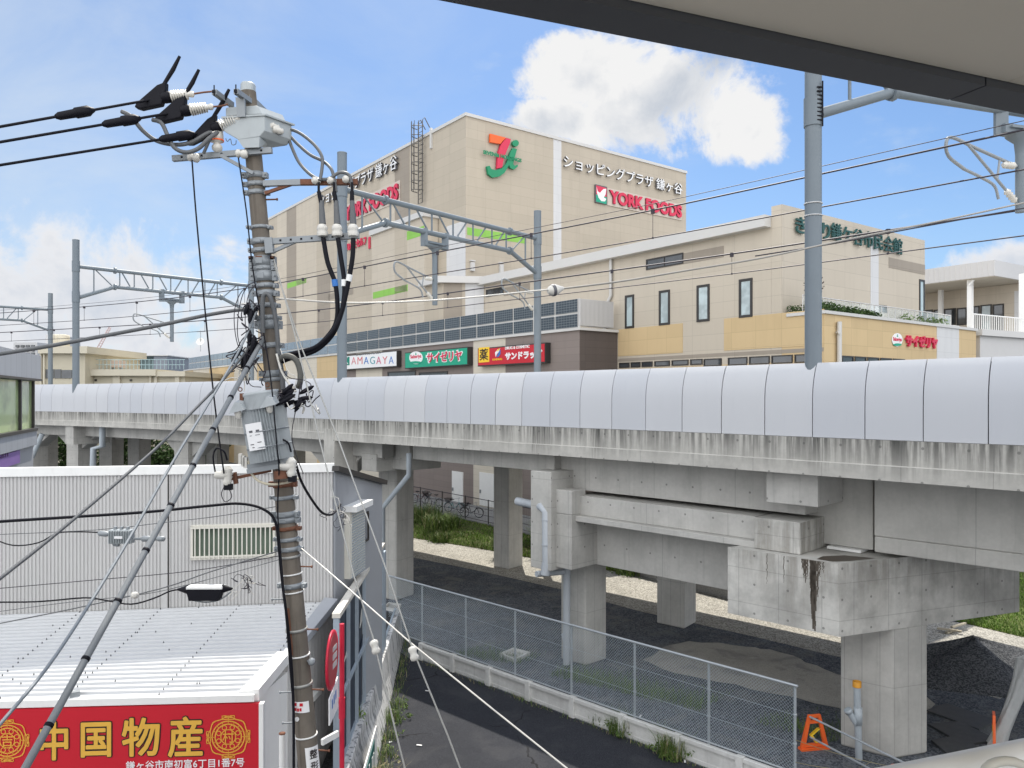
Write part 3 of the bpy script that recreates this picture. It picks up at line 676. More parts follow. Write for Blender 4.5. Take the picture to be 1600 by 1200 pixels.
def solar_mat(nm, k):
    m, nt, bs = new_mat(nm); u = uvs(nt)
    b = nt.nodes.new('ShaderNodeTexBrick'); b.offset = 0.0; b.inputs['Scale'].default_value = 1.0; b.inputs['Brick Width'].default_value = 0.26; b.inputs['Row Height'].default_value = 0.16
    b.inputs['Mortar Size'].default_value = 0.012; b.inputs['Color1'].default_value = (.035 * k, .05 * k, .065 * k, 1); b.inputs['Color2'].default_value = (.045 * k, .06 * k, .075 * k, 1); b.inputs['Mortar'].default_value = (.17 + .03 * k, .19 + .03 * k, .20 + .03 * k, 1)
    nt.links.new(u.k, b.inputs['Vector']); nt.links.new(b.outputs['Color'], bs.inputs['Base Color']); bs.inputs['Roughness'].default_value = 0.22; bs.inputs['Specular IOR Level'].default_value = 0.45
    return m
M_solar = solar_mat('solar_cells', 1.0); M_solar_sheen = solar_mat('solar_cells_sky_sheen', 4.2)  # second is a paler copy: sky reflection on the far panels put into the colour
sp_step = (FRONT.t(574.6) - FRONT.t(903.8)) / 13; zs0, zs1 = zp + .22, zat(FRONT, 903, 467)
n_sp = int((FRONT.t(292) - FRONT.t(903.8)) / sp_step)
hh = (zs1 - zs0 - .13) / 2
for i in range(min(n_sp, 46)):
    for r_ in range(2):
        t0 = FRONT.t(903.8) + sp_step * i; z0 = zs0 + r_ * (hh + .13)
        MB().obox(FRONT.pt(t0 + .08, z0, -.02), FRONT.d * (sp_step - .16), FRONT.n * .06, UP * hh).build('solar_panel', M_solar if i < 15 else M_solar_sheen, mall)
mb = MB(); mb.obox(FRONT.pt(0, zp + .16, -.06), FRONT.d * (sp_step * n_sp), FRONT.n * .05, UP * (zs1 - zp - .14)); mb.build('panel_frame', M_coping, mall)
M_rib = mat('ribbed_cladding', (0.52, 0.51, 0.50), 0.5, 0, 0.04, 2)
mb = MB(); t1 = PR.t(958); k = 26
for i in range(k):
    a = t1 * i / k; mb.obox(PR.pt(a, zp + .3, -.1), PR.d * (t1 / k * .8), PR.n * (.06 + .1), UP * (zs1 - zp - .3))
mb.obox(PR.pt(0, zp + .28, -.3), PR.d * t1, PR.n * .23, UP * (zs1 - zp - .3)); mb.build('ribbed_screen', M_rib, mall)
mb = MB(); mb.prism([tuple((PR.p + PR.d * t - PR.n * o).xy) for t, o in ((0.01, .0), (rr_, .0), (rr_, 12), (.01, 12))], 0, zp - .003); mb.build('podium_wall', M_podium, mall)
# ground floor openings seen under the viaduct and over the barrier
window(mall, FRONT, 606, 650, 581, 600, 606, .12, M_win)
window(mall, FRONT, 655, 700, 582, 602, 655, .12, M_win)
for px0, px1, yt, yb in ((707, 724, 738, 790), (750, 776, 741, 794)):
    mb = MB(); band(mb, FRONT, px0, px1, yt, yb, px1, -.05, .06); d_ = mb.build('door', M_white, mall)
    mb = MB(); mb.box(FRONT.at(px0 + 2, (yt + yb) / 2) + FRONT.n * .1, (.12, .12, .25)); mb.build('handle', M_steel, d_)
# dish and aerial on the podium roof
d0 = FRONT.at(303, 535) - FRONT.n * 1
dish = thing('satellite_dish', 'small white satellite dish with thin aerial on the far end of the podium roof', 'antenna', d0)
mb = MB(); mb.lathe(d0 + UP * .1, (0.1, -1, .35), [(0, .05), (.02, .3), (.1, .5), (.2, .62), (.21, .6), (.12, .5), (.03, .2)], 18); mb.build('dish', M_white, dish)
mb = MB(); mb.tube([d0 - UP * 1.4, d0 + UP * 1.9], .04, 6); mb.tube([d0 + Vector((-.6, 0, 1.7)), d0 + Vector((.6, 0, 1.75))], .03, 5)
for s_ in (-.5, -.2, .2, .5): mb.tube([d0 + Vector((s_, -.3, 1.72)), d0 + Vector((s_, .3, 1.72))], .02, 5)
mb.build('mast', M_steel, dish)

# signs of the shopping centre
def sign(name, label, loc, cat='sign', group=None): return thing(name, label, cat, loc, group)
s1 = sign('wall_lettering', 'grey Japanese lettering high on the right hand face of the beige tower', TR.at(878, 262))
mb = MB(); ptext(mb, TR, 'ショッピングプラザ 鎌ヶ谷', 878, 1063, 262, 19.5, 0.12, 0.22, 0.005, 0, 1); mb.build('letters', [M_letwhite, M_letgrey], s1)
s2 = sign('wall_lettering', 'white Japanese lettering with dark edges on the left hand face of the beige tower', TL.at(505, 320))
mb = MB(); ptext(mb, TL, 'ショッピングプラザ 鎌ヶ谷', 504, 624.5, 323, 19, 0.12, 0.25, 0.005, 0, 1); mb.build('letters', [M_letwhite, M_letgrey], s2)
M_pinkp = mat('pale_backing', (0.56, 0.49, 0.42), 0.5, 0, 0.03)
def york(pl, px0, px1, yb, h, logo, lab):
    s = sign('store_name_sign', lab, pl.at(px0, yb))
    mb = MB(); band(mb, pl, px0 - 1, px1 + 1, yb - h - 3, yb + 3, px0, 0.03, 0.10); mb.build('backing_panel', M_pinkp, s)
    mb = MB(); ptext(mb, pl, 'YORK FOODS', px0 + 1, px1, yb, h, 0.10, 0.18, 0.045, 0, 1); mb.build('letters', [M_letred, mat('dark_red_side', (0.22, 0.01, 0.03), .5)], s)
    if logo:
        lx, ly, lw, lh = logo
        mb = MB(); band(mb, pl, lx, lx + lw, ly, ly + lh, lx, 0.03, 0.2); b = mb.build('emblem', M_letgrey, s)
        T = lambda pts: [(lx + u * lw, ly + v * lh + u * lw * .27) for u, v in pts]
        mb = MB(); plate(mb, pl, T([(.05, .05), (.95, .05), (.95, .55), (.05, .55)]), .2, .01, 0); plate(mb, pl, T([(.05, .55), (.95, .55), (.95, .95), (.05, .95)]), .2, .01, 1)
        plate(mb, pl, T([(.08, .12), (.18, .36), (.38, .42), (.52, .28), (.7, .14), (.92, .10), (.86, .42), (.7, .62), (.92, .66), (.8, .82), (.5, .86), (.25, .7), (.12, .45)]), .21, .012, 2)
        mb.build('emblem_face', [M_letred, M_green, M_letwhite], b)
york(TR, 949, 1063, 318, 21, (928.5, 288.5, 18, 28), 'red store name beside a white bird emblem on the right hand tower face')
york(TL, 541, 625, 347, 23, None, 'red store name sign on the left hand tower face above the ledge')
s3 = sign('wall_lettering', 'small red lettering with upright bar on the projecting block of the tower', TB.at(540, 392))
mb = MB(); ptext(mb, TL, 'セルフ&セミセルフ', 531, 574, 397, 12, .1, .1, .03, 0); mb.build('letters', M_letred, s3); mb = MB(); band(mb, TL, 577, 579.5, 371, 389, 577, .03, .14); mb.build('upright_bar', M_letred, s3)
# corporate emblem
em = sign('tower_emblem', 'large orange red and green numeral emblem on the beige tower near its corner', TR.at(775, 270))
E_ = lambda pts: [(680 + x / 3.81, 160 + y / 3.81) for x, y in pts]
mb = MB()
plate(mb, TR, E_([(316, 192), (410, 216), (392, 232), (376, 252), (316, 242)]), .1, .25, 0)
plate(mb, TR, E_([(412, 217), (438, 224), (432, 250), (415, 290), (396, 340), (386, 392), (356, 398), (358, 350), (366, 295), (380, 255), (396, 235)]), .1, .25, 1)
mb.build('numeral', [M_orange, M_letred, M_letgrey], em)
mb = MB()
plate(mb, TR, E_([(296, 385), (312, 382), (322, 402), (350, 408), (385, 398), (412, 368), (436, 300), (450, 276), (474, 284), (462, 330), (452, 372), (462, 382), (480, 374), (478, 388), (458, 404), (436, 396), (428, 378), (400, 424), (370, 446), (330, 452), (304, 432)]), .1, .25, 0)
plate(mb, TR, E_([(467 + 19 * math.cos(a), 248 + 19 * math.sin(a)) for a in [k * math.pi / 8 for k in range(16)]]), .1, .25, 0)
mb.build('swoosh', [mat('emblem_green', (0.01, 0.24, 0.11), 0.45)], em)
mb = MB(); ptext(mb, TR, 'SEVEN&i HOLDINGS', 751.5, 811, 242, 6.2, .36, .06, .03, 0); mb.build('letters', MATS['emblem_green'], em)

FS = off_plane(FRONT, 0.45)
def sign_box(name, label, px0, px1, yt, yb, ref, face):
    s = sign(name, label, FS.at(px0, yb)); z0, z1 = zat(FS, ref, yb), zat(FS, ref, yt); a, b = sorted((FS.t(px0), FS.t(px1)))
    MB().obox(FS.pt(a - .08, z0 - .08, 0), FS.d * (b - a + .16), -FS.n * .45, UP * (z1 - z0 + .16)).build('case', M_wframe, s)
    MB().obox(FS.pt(a, z0, .0), FS.d * (b - a), FS.n * .02, UP * (z1 - z0)).build('face', face, s)
    return s
sk_ = sign_box('box_sign', 'white sign box with thin coloured capital letters on the brown podium', 529, 619.5, 549, 571.5, 619.5, M_letwhite)
cols = [mat('pale_pink_letter', (.62, .22, .25), .5), mat('coral_letter', (.60, .12, .14), .5), M_blue, mat('teal_thin_letter', (.02, .25, .30), .5), mat('rose_letter', (.55, .10, .2), .5), MATS['coral_letter'], M_blue]
mb = MB(); ptext(mb, FS, 'SHOPPING PLAZA', 557, 595, 556, 3.2, .02, .02, 0, 0); mb.build('small_letters', M_letgrey, sk_)
mb = MB()
for k, ch in enumerate('AMAGAYA'): ptext(mb, FS, ch, 549.5 + k * 9.75, 549.5 + k * 9.75 + 7.4, 569.5 - k * .18, 11.2, .02, .025, -.012, k)
mb.build('letters', cols, sk_)
mb = MB(); plate(mb, FS, [(533, 558), (546.5, 557.6), (546.5, 570.6), (533, 571)], .02, .015, 0); ptext(mb, FS, 'K', 537, 545, 569, 10, .035, .01, .01, 1); mb.build('initial', [mat('dark_green_block', (.0, .2, .14), .5), M_letwhite], sk_)
def oval_badge(mb, pl, cx, cy, rx, ry, o):
    plate(mb, pl, [(cx + rx * math.cos(k * math.pi / 12), cy + ry * math.sin(k * math.pi / 12)) for k in range(24)], o, .02, 0)
    plate(mb, pl, [(cx + rx * .8 * math.cos(k * math.pi / 12), cy + ry * .72 + ry * .2 * math.sin(k * math.pi / 12)) for k in range(24)], o + .02, .012, 1)
    plate(mb, pl, [(cx - rx * .12, cy - ry * .45), (cx, cy - ry * .85), (cx + rx * .12, cy - ry * .45)], o + .02, .012, 1)
    ptext(mb, pl, 'Saizeriya', cx - rx * .82, cx + rx * .82, cy + ry * .3, ry * .75, o + .02, .015, .02, 2)
sz = sign_box('box_sign', 'green restaurant sign box with white oval badge and red letters on the brown podium', 633.5, 730, 543.5, 569, 730, M_green)
mb = MB(); oval_badge(mb, FS, 650.5, 559, 10.5, 10, .02); mb.build('badge', [M_letwhite, M_green, M_letred], sz)
mb = MB(); ptext(mb, FS, 'サイゼリヤ', 666, 724, 568.6, 18.5, .02, .02, .085, 0); mb.build('letter_outline', M_letwhite, sz)
mb = MB(); ptext(mb, FS, 'サイゼリヤ', 668, 722.5, 566.8, 15.2, .042, .02, .03, 0); mb.build('letters', M_letred, sz)
sd = sign_box('box_sign', 'red drugstore sign box with yellow square at its left end on the podium', 747.5, 851, 537, 565, 851, M_red)
mb = MB(); plate(mb, FS, [(748.5, 543.2), (765, 542), (765, 565.5), (748.5, 566.7)], .02, .015, 0); ptext(mb, FS, '薬', 750, 763.5, 563.5, 18, .035, .015, .012, 1); mb.build('yellow_square', [M_yellow, M_black], sd)
mb = MB(); ptext(mb, FS, 'サンドラッグ', 790, 848, 563, 12.5, .02, .03, .05, 0); ptext(mb, FS, 'DRUG & COSMETIC', 790, 828, 546.5, 4.6, .02, .03, .02, 0); mb.build('letters', M_letwhite, sd)
mb = MB(); plate(mb, FS, [(775, 558), (774, 551), (778, 546), (782, 544), (780, 550), (777, 553)], .02, .015, 0); plate(mb, FS, [(776, 558.5), (779, 552), (782.5, 546), (782.5, 553), (780, 557)], .02, .018, 1); plate(mb, FS, [(776, 549), (779, 545.5), (782, 544), (779.5, 548)], .035, .01, 2)
ptext(mb, FS, 'SUNDRUG', 770, 785, 563.5, 3, .02, .02, .02, 2); mb.build('swirl_mark', [M_letwhite, M_blue, M_yellow], sd)

# ------------------------------------------------------------------ civic hall with restaurant wing
HL = Plane((6.93, 50.5), (-0.6, 0.8)); tR = HL.t(1222); cR = HL.pt(tR, 0); HR = Plane(cR, (0.8, 0.6)); tLft = HL.t(757)
hall = thing('civic_hall', 'long low cream hall with ochre bands and teal lettering beside the tower', 'building', cR)
zh = zat(HL, 1205, 342); zc = zat(HR, 1222, 319)
hr_w = HR.t(1445)
pr = lambda t, o: tuple((HL.p + HL.d * t - HL.n * o).xy)
MB().prism([pr(HL.t(1205), 0), pr(tLft, 0), pr(tLft, 16), pr(HL.t(1205), 16)], 0, zh).build('wall', M_lbeige, hall)
MB().prism([pr(tR, 0), pr(HL.t(1205) - .01, 0), pr(HL.t(1205) - .01, hr_w), pr(tR, hr_w)], 0, zc).build('wall', M_lbeige, hall)
mb = MB(); mb.obox(HL.pt(HL.t(1205) + .02, zh - .45, .55), HL.d * (tLft - HL.t(1205) + .4), -HL.n * 2.0, UP * .62); mb.build('eaves', M_coping, hall)
bxc = off_plane(FRONT, -0.45).at(692, 427); bxc.z = 0; bx0 = HL.pt(tLft, 0); BX = Plane(bx0, bxc - bx0); tb = (bxc - bx0).length
bxl = Plane(bxc, HL.d).t(664)
mb = MB(); e = BX.pt(tb, 0); mb.prism([tuple(v.xy) for v in (BX.pt(0, 0), e, e + HL.d * bxl, BX.pt(0, 0) + HL.d * bxl)], 0, zh - .02); mb.build('wall', M_beige, hall)
mb = MB(); mb.prism([tuple(v.xy) for v in (BX.pt(-.2, 0, .35), BX.pt(tb + .35, 0, .35), BX.pt(tb + .35, 0, .35) + HL.d * (bxl + .4), BX.pt(-.2, 0, .35) + HL.d * (bxl + .4))], zh - .3, zh + .24); mb.build('eaves', M_coping, hall)
mb = MB(); band(mb, BX, 693, 722, 440, 520, 708, -.05, .02); mb.build('cladding_strip', M_brownp, hall)
mb = MB(); band(mb, BX, 727, 756, 440, 520, 740, -.05, .02); mb.build('cladding_strip', M_whitep, hall)
# restaurant wing in front, one storey
tW = HL.t(1288); cW = HL.pt(tW, 0); HW = Plane(cW, (0.8, 0.6)); zw = zat(HW, 1290, 490); ww = HW.t(1525)
MB().prism([pr(tW, 0), pr(tR + .02, 0), pr(tR + .02, ww), pr(tW, ww)], 0, zw - .004).build('wing_wall', M_orangep, hall)
mb = MB(); mb.obox(HW.pt(-.1, zw, .1), HW.d * (ww + .2), -HW.n * 2.2, UP * .16); mb.build('wing_coping', M_coping, hall)
for a, b, m, yt, yb, ref in ((966, 1067, M_orangep, 515, 557, 966), (1131.5, 1287, M_orangep, 498, 548, 1131.5), (966, 1287, M_brownp, 553, 558.5, 1100), (966, 1287, M_orangep, 571, 620, 1100)):
    mb = MB(); band(mb, HL, a, b, yt, yb, ref, -.05, .022 if m is M_orangep else .012); mb.build('cladding_panel', m, hall)
for a, b in ((1003, 1020), (1023, 1047), (1050, 1076), (1079, 1098)) + ((968, 984), (986, 1001)): window(hall, HL, a, b, 563.5, 572, 1040, .06)
for a, b in ((1100, 1128), (1138, 1168), (1171, 1203), (1206, 1239), (1242, 1284)): window(hall, HL, a, b, 557.5, 570, 1170, .06)
for a, b, yt, yb in ((977, 991, 461, 513), (1030, 1047, 453.5, 508), (1089, 1109, 445, 502.5), (1155, 1176, 435.5, 496)): window(hall, HL, a, b, yt, yb, (a + b) / 2, .14, M_winl)
window(hall, HL, 1010, 1068, 400, 417, 1040, .08, M_win, mull=1); window(hall, HL, 760, 787, 450.5, 462, 773, .08, M_win, mull=1)
for a, b, yt, yb in ((1068.3, 1131, 390, 407, ), (787.3, 828, 446, 459)):
    mb = MB(); band(mb, HL, a, b, yt, yb, (a + b) / 2, -.05, .02); mb.build('cladding_panel', M_brownp, hall)
mb = MB(); mb.tube([HL.at(957, 403) + HL.n * .15, HL.at(957, 462) + HL.n * .15, HL.at(949, 478) + HL.n * .15, HL.at(947, 520) + HL.n * .15], .11, 8); mb.build('downpipe', M_coping, hall)
mb = MB(); band(mb, HR, 1360, 1372.5, 363, 500, 1360, -.05, .02); mb.build('cladding_strip', M_whitep, hall)
mb = MB(); band(mb, HR, 1388.5, 1445, 402, 418, 1388.5, -.05, .02); mb.build('cladding_panel', M_brownp, hall)
window(hall, HR, 1436, 1444, 437, 505, 1440, .12, M_winl); window(hall, HR, 1373.5, 1385, 477, 488, 1379, .1, M_win)
mb = MB(); ptext(mb, HR, '鎌ケ谷市民会館', 1295, 1406, 374.5, 27, .08, .1, .006, 0); ptext(mb, HR, 'きらり', 1240, 1293, 364, 26, .08, .1, .018, 0)
hs = sign('wall_lettering', 'dark teal Japanese lettering along the top of the cream hall', HR.at(1240, 364)); mb.build('letters', M_letteal, hs)
mb = MB(); band(mb, HW, 1463.5, 1498, 505, 570, 1463.5, -.05, .02); mb.build('cladding_strip', M_whitep, hall)
for k in range(5): window(hall, HW, 1315 + k * 20, 1333 + k * 20, 557.5, 575, 1350, .07)
mb = MB(); mb.tube([HW.at(1307, 503) + HW.n * .16, HW.at(1307, 570) + HW.n * .16], .12, 8); mb.tube([HW.at(1303, 520) + HW.n * .3, HW.at(1307, 520)], .08, 6); mb.build('downpipe', M_coping, hall)
rs = sign('restaurant_sign', 'red letters with round green and white badge on the ochre restaurant wing', HW.at(1395, 545))
mb = MB(); oval_badge(mb, HW, 1401, 531, 8.2, 10.5, .02); mb.build('badge', [M_letwhite, M_green, M_letred], rs)
mb = MB(); ptext(mb, HW, 'サイゼリヤ', 1413, 1462, 541.5, 19, .02, .12, .045, 0); mb.build('letters', M_letred, rs)
# terrace rail of the wing
mb = MB()
for k in range(22):
    t = .3 + k * (ww - .6) / 21; mb.tube([HW.pt(t, zw + .1, -1.4), HW.pt(t, zw + 1.1, -1.4)], .03, 5)
mb.tube([HW.pt(.3, zw + 1.1, -1.4), HW.pt(ww - .3, zw + 1.1, -1.4)], .035, 6); tr_ = mb.build('terrace_rail', M_coping, hall)
MB().obox(HW.pt(.3, zw + .2, -1.42), HW.d * (ww - .6), HW.n * .02, UP * .85).build('glass_panel', glass('clear_panel', (.55, .60, .58), .08, .5, .25), hall)
# foliage helper
def leaf_mat(name, a, b, rough=0.6):
    m, nt, bs = new_mat(name); p = objc(nt)
    n = nt.nodes.new('ShaderNodeNewGeometry'); rndv = S(nt, n.outputs['Random Per Island'])
    c = mixc(nt, rndv, a, b); c = mixc(nt, noise(nt, p, 1.2, 3).ss(.4, .7) * .5, c, tuple(x * 0.6 for x in a))
    nt.links.new(c.k, bs.inputs['Base Color']); bs.inputs['Roughness'].default_value = rough; bs.inputs['Specular IOR Level'].default_value = .25
    bs.inputs['Subsurface Weight'].default_value = 0.0
    return m
M_leaf = leaf_mat('dark_leaves', (0.020, 0.045, 0.012), (0.07, 0.12, 0.03)); M_grass = leaf_mat('grass_blades', (0.075, 0.15, 0.022), (0.23, 0.35, 0.065)); M_weed = leaf_mat('weed_blades', (0.05, 0.10, 0.022), (0.18, 0.25, 0.06))
M_straw = leaf_mat('dry_stalks', (0.22, 0.19, 0.09), (0.46, 0.41, 0.24))
def leaves(mb, c, rad, n, size, m=0):
    c = Vector(c)
    for _ in range(n):
        while True:
            v = Vector((rnd.uniform(-1, 1), rnd.uniform(-1, 1), rnd.uniform(-1, 1)))
            if 0.15 < v.length < 1: break
        p = c + Vector((v.x * rad[0], v.y * rad[1], v.z * rad[2])); a = Vector((rnd.gauss(0, 1), rnd.gauss(0, 1), rnd.gauss(0, .7))).normalized()
        b = a.cross(Vector((rnd.gauss(0, 1), rnd.gauss(0, 1), rnd.gauss(0, 1)))).normalized(); s = size * rnd.uniform(.6, 1.4)
        mb.face([p - a * s, p - b * s * .45, p + a * s, p + b * s * .45], m)
def blade(mb, p, h, lean, w, m=0):
    p = Vector(p); a = rnd.uniform(0, 6.283); d = Vector((math.cos(a), math.sin(a), 0)); s = Vector((-d.y, d.x, 0)) * w
    m1 = p + d * lean * .35 + UP * h * .6; tip = p + d * lean + UP * h * rnd.uniform(.75, 1.0)
    mb.add([p - s, p + s, m1 + s * .7, m1 - s * .7, tip], [(0, 1, 2, 3), (3, 2, 4)], m)
hg = thing('terrace_hedge', 'dark green clipped hedge behind the edge of the ochre wing roof', 'hedge', HW.pt(2, zw + .1, -.9))
mb = MB()
for k in range(40):
    t = .4 + k * (HW.t(1395) - .4) / 40; leaves(mb, HW.pt(t, zw + .42 + .1 * math.sin(k * 1.3) * (1 - k / 60), -.9), (.34, .38, .38 * (1 - k / 80)), 60, .075)
for k in range(12):
    t = tR + (tW - tR) * (k + .6) / 12; leaves(mb, HL.pt(t, zw + .36, -.5), (.3, .3, .3), 55, .07)
mb.build('foliage', M_leaf, hg)
mb = MB(); mb.obox(HW.pt(.3, zw + .16, -.6), HW.d * (HW.t(1396) - .3), -HW.n * .6, UP * .12); mb.build('planter', M_coping, hg)
sh = thing('slender_shrub', 'slender reddish shrub standing up out of the terrace hedge', 'shrub', HW.pt(HW.t(1302), zw + .3, -1.1))
mb = MB(); b0 = HW.pt(HW.t(1302), zw + .3, -1.1)
for k in range(6): mb.tube([b0, b0 + Vector((rnd.uniform(-.4, .4), rnd.uniform(-.2, .2), rnd.uniform(1.2, 2.0)))], [.025, .01], 5)
mb.build('stems', mat('shrub_bark', (.07, .05, .04), .8), sh)
mb = MB(); leaves(mb, b0 + UP * 1.2, (.55, .4, .8), 170, .08); mb.build('foliage', leaf_mat('reddish_leaves', (.05, .035, .035), (.12, .09, .07)), sh)
sb = thing('terrace_plant', 'pale green bushy plant behind the glass rail near the end of the ochre wing', 'plant', HW.pt(HW.t(1485), zw + .1, -1.0))
mb = MB()
for dx in (1440, 1460, 1480, 1488, 1496): leaves(mb, HW.pt(HW.t(dx), zw + .4, -1.0), (.5, .4, .35), 90, .09)
mb.build('foliage', leaf_mat('pale_leaves', (.07, .12, .04), (.2, .27, .10)), sb)

# ------------------------------------------------------------------ pavilion at the far right
pv0 = P(1554, 420, 62); PVL = Plane((pv0.x, pv0.y), (-0.55, 0.835)); PVR = Plane((pv0.x, pv0.y), (0.835, 0.55))
pav = thing('roof_pavilion', 'open pavilion with deep pale flat roof on slim white columns behind the hall', 'building', (pv0.x, pv0.y, 0))
zt_, zb2 = zat(PVL, 1554, 406), zat(PVL, 1554, 430.5); lt_, rt_ = 26, 22
pq = lambda a, b: tuple((Vector((pv0.x, pv0.y)) + PVL.d.xy * a + PVR.d.xy * b))
MB().prism([pq(0, 0), pq(lt_, 0), pq(lt_, rt_), pq(0, rt_)], zb2, zt_).build('roof', M_rib, pav)
mb = MB()
for k in range(60):
    a = k * lt_ / 60; mb.obox(PVL.pt(a, zb2 + .05, .0), PVL.d * .05, PVL.n * .03, UP * (zt_ - zb2 - .1))
mb.build('roof_ribs', M_coping, pav)
MB().prism([pq(.1, .1), pq(lt_ - .1, .1), pq(lt_ - .1, rt_ - .1), pq(.1, rt_ - .1)], zb2 - .03, zb2 - .001).build('soffit', M_creamp, pav)
WB = off_plane(PVL, -6.0)
MB().obox(WB.pt(-1, 0, 0), WB.d * (lt_ + 8), -WB.n * .4, UP * (zb2 - .05)).build('back_wall', M_lbeige, pav)
for a, b, yt, yb in ((1446, 1458, 484, 508), (1459, 1474, 483.5, 508), (1475, 1494, 482, 508), (1495, 1511, 481, 508), (1520, 1531, 478, 518), (1532, 1550, 476, 518), (1551, 1569, 475, 518)): window(pav, WB, a, b, yt, yb, (a + b) / 2, .12, M_winl if a == 1532 else M_win)
mb = MB(); band(mb, WB, 1585, 1594, 455, 520, 1585, -.05, .02); mb.build('cladding_strip', M_whitep, pav)
def colm(px, off, w):
    pl = off_plane(PVL, -off); t = pl.t(px); mb = MB(); mb.obox(pl.pt(t - w / 2, 0, -w / 2), pl.d * w, pl.n * w, UP * (zb2 - .02)); mb.build('column', M_white, pav)
colm(1516, .8, .36); colm(1470, 4.8, .34); colm(1598, .8, .4)
mb = MB(); mb.tube([off_plane(PVL, -.6).at(1521, 437), off_plane(PVL, -.6).at(1514, 446)], .12, 8); mb.build('downpipe', M_white, pav)
AN = Plane(HW.pt(ww, 0) + HW.d * .6, (0.87, 0.49)); an0 = AN.pt(0, 0); za = zat(AN, 1527, 524)
ann = thing('annexe', 'low pale ribbed annexe with roof railing at the right edge', 'building', an0)
MB().obox(AN.pt(0, 0, 0), AN.d * 14, -AN.n * 10, UP * za).build('wall', M_rib, ann)
MB().obox(AN.pt(-.2, za, .25), AN.d * 14.5, -AN.n * 10.4, UP * .4).build('eaves', M_coping, ann)
mb = MB()
for k in range(40): t = .5 + k * .22; mb.tube([AN.pt(t, za + .4, -.8), AN.pt(t, za + 1.5, -.8)], .025, 5)
mb.tube([AN.pt(.5, za + 1.5, -.8), AN.pt(9.2, za + 1.5, -.8)], .04, 6); mb.build('railing', M_white, ann)

# ------------------------------------------------------------------ far buildings on the left
M_school = mat('cream_render', (0.50, 0.46, 0.36), 0.8, 0, 0.06, 0.5, dirt=0.3, dirtcol=(0.34, 0.30, 0.22))
M_schoolt = mat('cream_trim', (0.55, 0.51, 0.41), 0.8, 0, 0.05, 0.5)
def front_box(mb, x0, x1, yt, yb, Y, depth, m=0): a, b = P(x0, yt, Y), P(x1, yb, Y); return mb.obox((a.x, Y, b.z), (b.x - a.x, 0, 0), (0, depth, 0), (0, 0, a.z - b.z), m)
sc0 = P(140, 600, 95); school = thing('school_building', 'long cream two level school block with stair tower far left behind the barrier', 'building', (sc0.x, 95, 0))
mb = MB(); front_box(mb, 62, 133, 551, 760, 95, 14); mb.build('stair_tower', M_school, school)
mb = MB(); front_box(mb, 59, 136, 541, 552, 94.3, 15.4); mb.build('cornice', M_schoolt, school)
mb = MB(); front_box(mb, 125, 289, 586, 760, 97, 12); mb.build('wing', M_school, school)
mb = MB(); front_box(mb, 124, 243, 577, 587, 96.2, 13); front_box(mb, 243.1, 289, 580, 588, 96.4, 13); mb.build('cornice', M_schoolt, school)
mb = MB()
for a, b in ((128, 132), (176, 187), (233, 236), (241, 245), (273, 280)): front_box(mb, a, b, 587.5, 760, 96.7, .6)
for a in (62, 67): front_box(mb, a, a + 2.5, 553, 760, 94.7, .5)
mb.build('pilasters', M_schoolt, school)
mb = MB(); front_box(mb, 46, 62, 577, 760, 96, 10); mb.build('wing', M_school, school)
for a, b, yt, yb in ((71, 84, 577, 591), (85, 95, 577, 591), (96, 112, 578, 591)):
    mb = MB(); front_box(mb, a, b, yt, yb, 94.9, .2); mb.build('window', M_win, school)
for a in (149, 204):
    mb = MB(); front_box(mb, a - 1.5, a + 1.5, 592.5, 595.5, 96.85, .2); mb.build('wall_vent', M_wframe, school)
mb = MB()
for x in range(137, 290, 6): p_ = P(x, 577, 97.5); mb.tube([p_, p_ + UP * (15 * 97.5 / F)], .035, 5)
for y in (562, 570): mb.tube([P(137, y, 97.5), P(289, y, 97.5)], .035, 5)
mb.build('roof_railing', mat('pale_blue_rail', (.30, .42, .45), .5), school)
wt = thing('water_tank', 'pair of pale cylindrical water tanks on the school stair tower', 'tank', P(94, 541, 99))
for x in (89, 99):
    mb = MB(); mb.lathe(P(x, 542, 99), (0, 0, 1), [(0, .75), (1.2, .75), (1.5, .7), (1.6, .3)], 16); mb.build('tank', M_schoolt, wt)
rt = thing('roof_tank', 'boxy pinkish water tank on legs on the roof of the school wing', 'tank', P(180, 577, 99))
mb = MB(); front_box(mb, 173, 188, 563.5, 574, 99, 1.4); mb.build('tank', mat('pinkish_tank', (.45, .36, .30), .6), rt)
mb = MB(); front_box(mb, 176, 185, 561, 563.4, 99.2, .9); mb.build('lid', M_schoolt, rt)
mb = MB()
for x in (174, 186): front_box(mb, x, x + 1, 574, 577, 99.2, .8)
mb.build('legs', M_steel, rt)
ap = thing('apartment_block', 'distant grey green apartment block with stacked balconies beyond the school roof', 'building', P(230, 600, 210))
mb = MB(); front_box(mb, 201, 240, 556, 640, 210, 14, 0); mb.build('balcony_wing', mat('greenish_facade', (.16, .22, .22), .6, 0, .1, .3), ap)
mb = MB(); front_box(mb, 240.2, 261, 556, 640, 208, 18); mb.build('wall', mat('slate_facade', (.21, .23, .26), .7, 0, .05, .3), ap)
for k in range(5):
    mb = MB(); front_box(mb, 200, 216, 557.5 + k * 6, 560.5 + k * 6, 208.6, 1.3); mb.build('balcony', M_coping, ap)
mb = MB(); front_box(mb, 200, 262, 554.6, 556, 207.5, 19); mb.build('roof_slab', M_coping, ap)
wa = thing('white_apartments', 'distant white apartment house with dark windows behind the stair tower', 'building', P(40, 600, 160))
mb = MB(); front_box(mb, 21, 58, 535, 640, 160, 12); mb.build('wall', mat('offwhite_facade', (.50, .50, .50), .7, 0, .05, .3), wa)
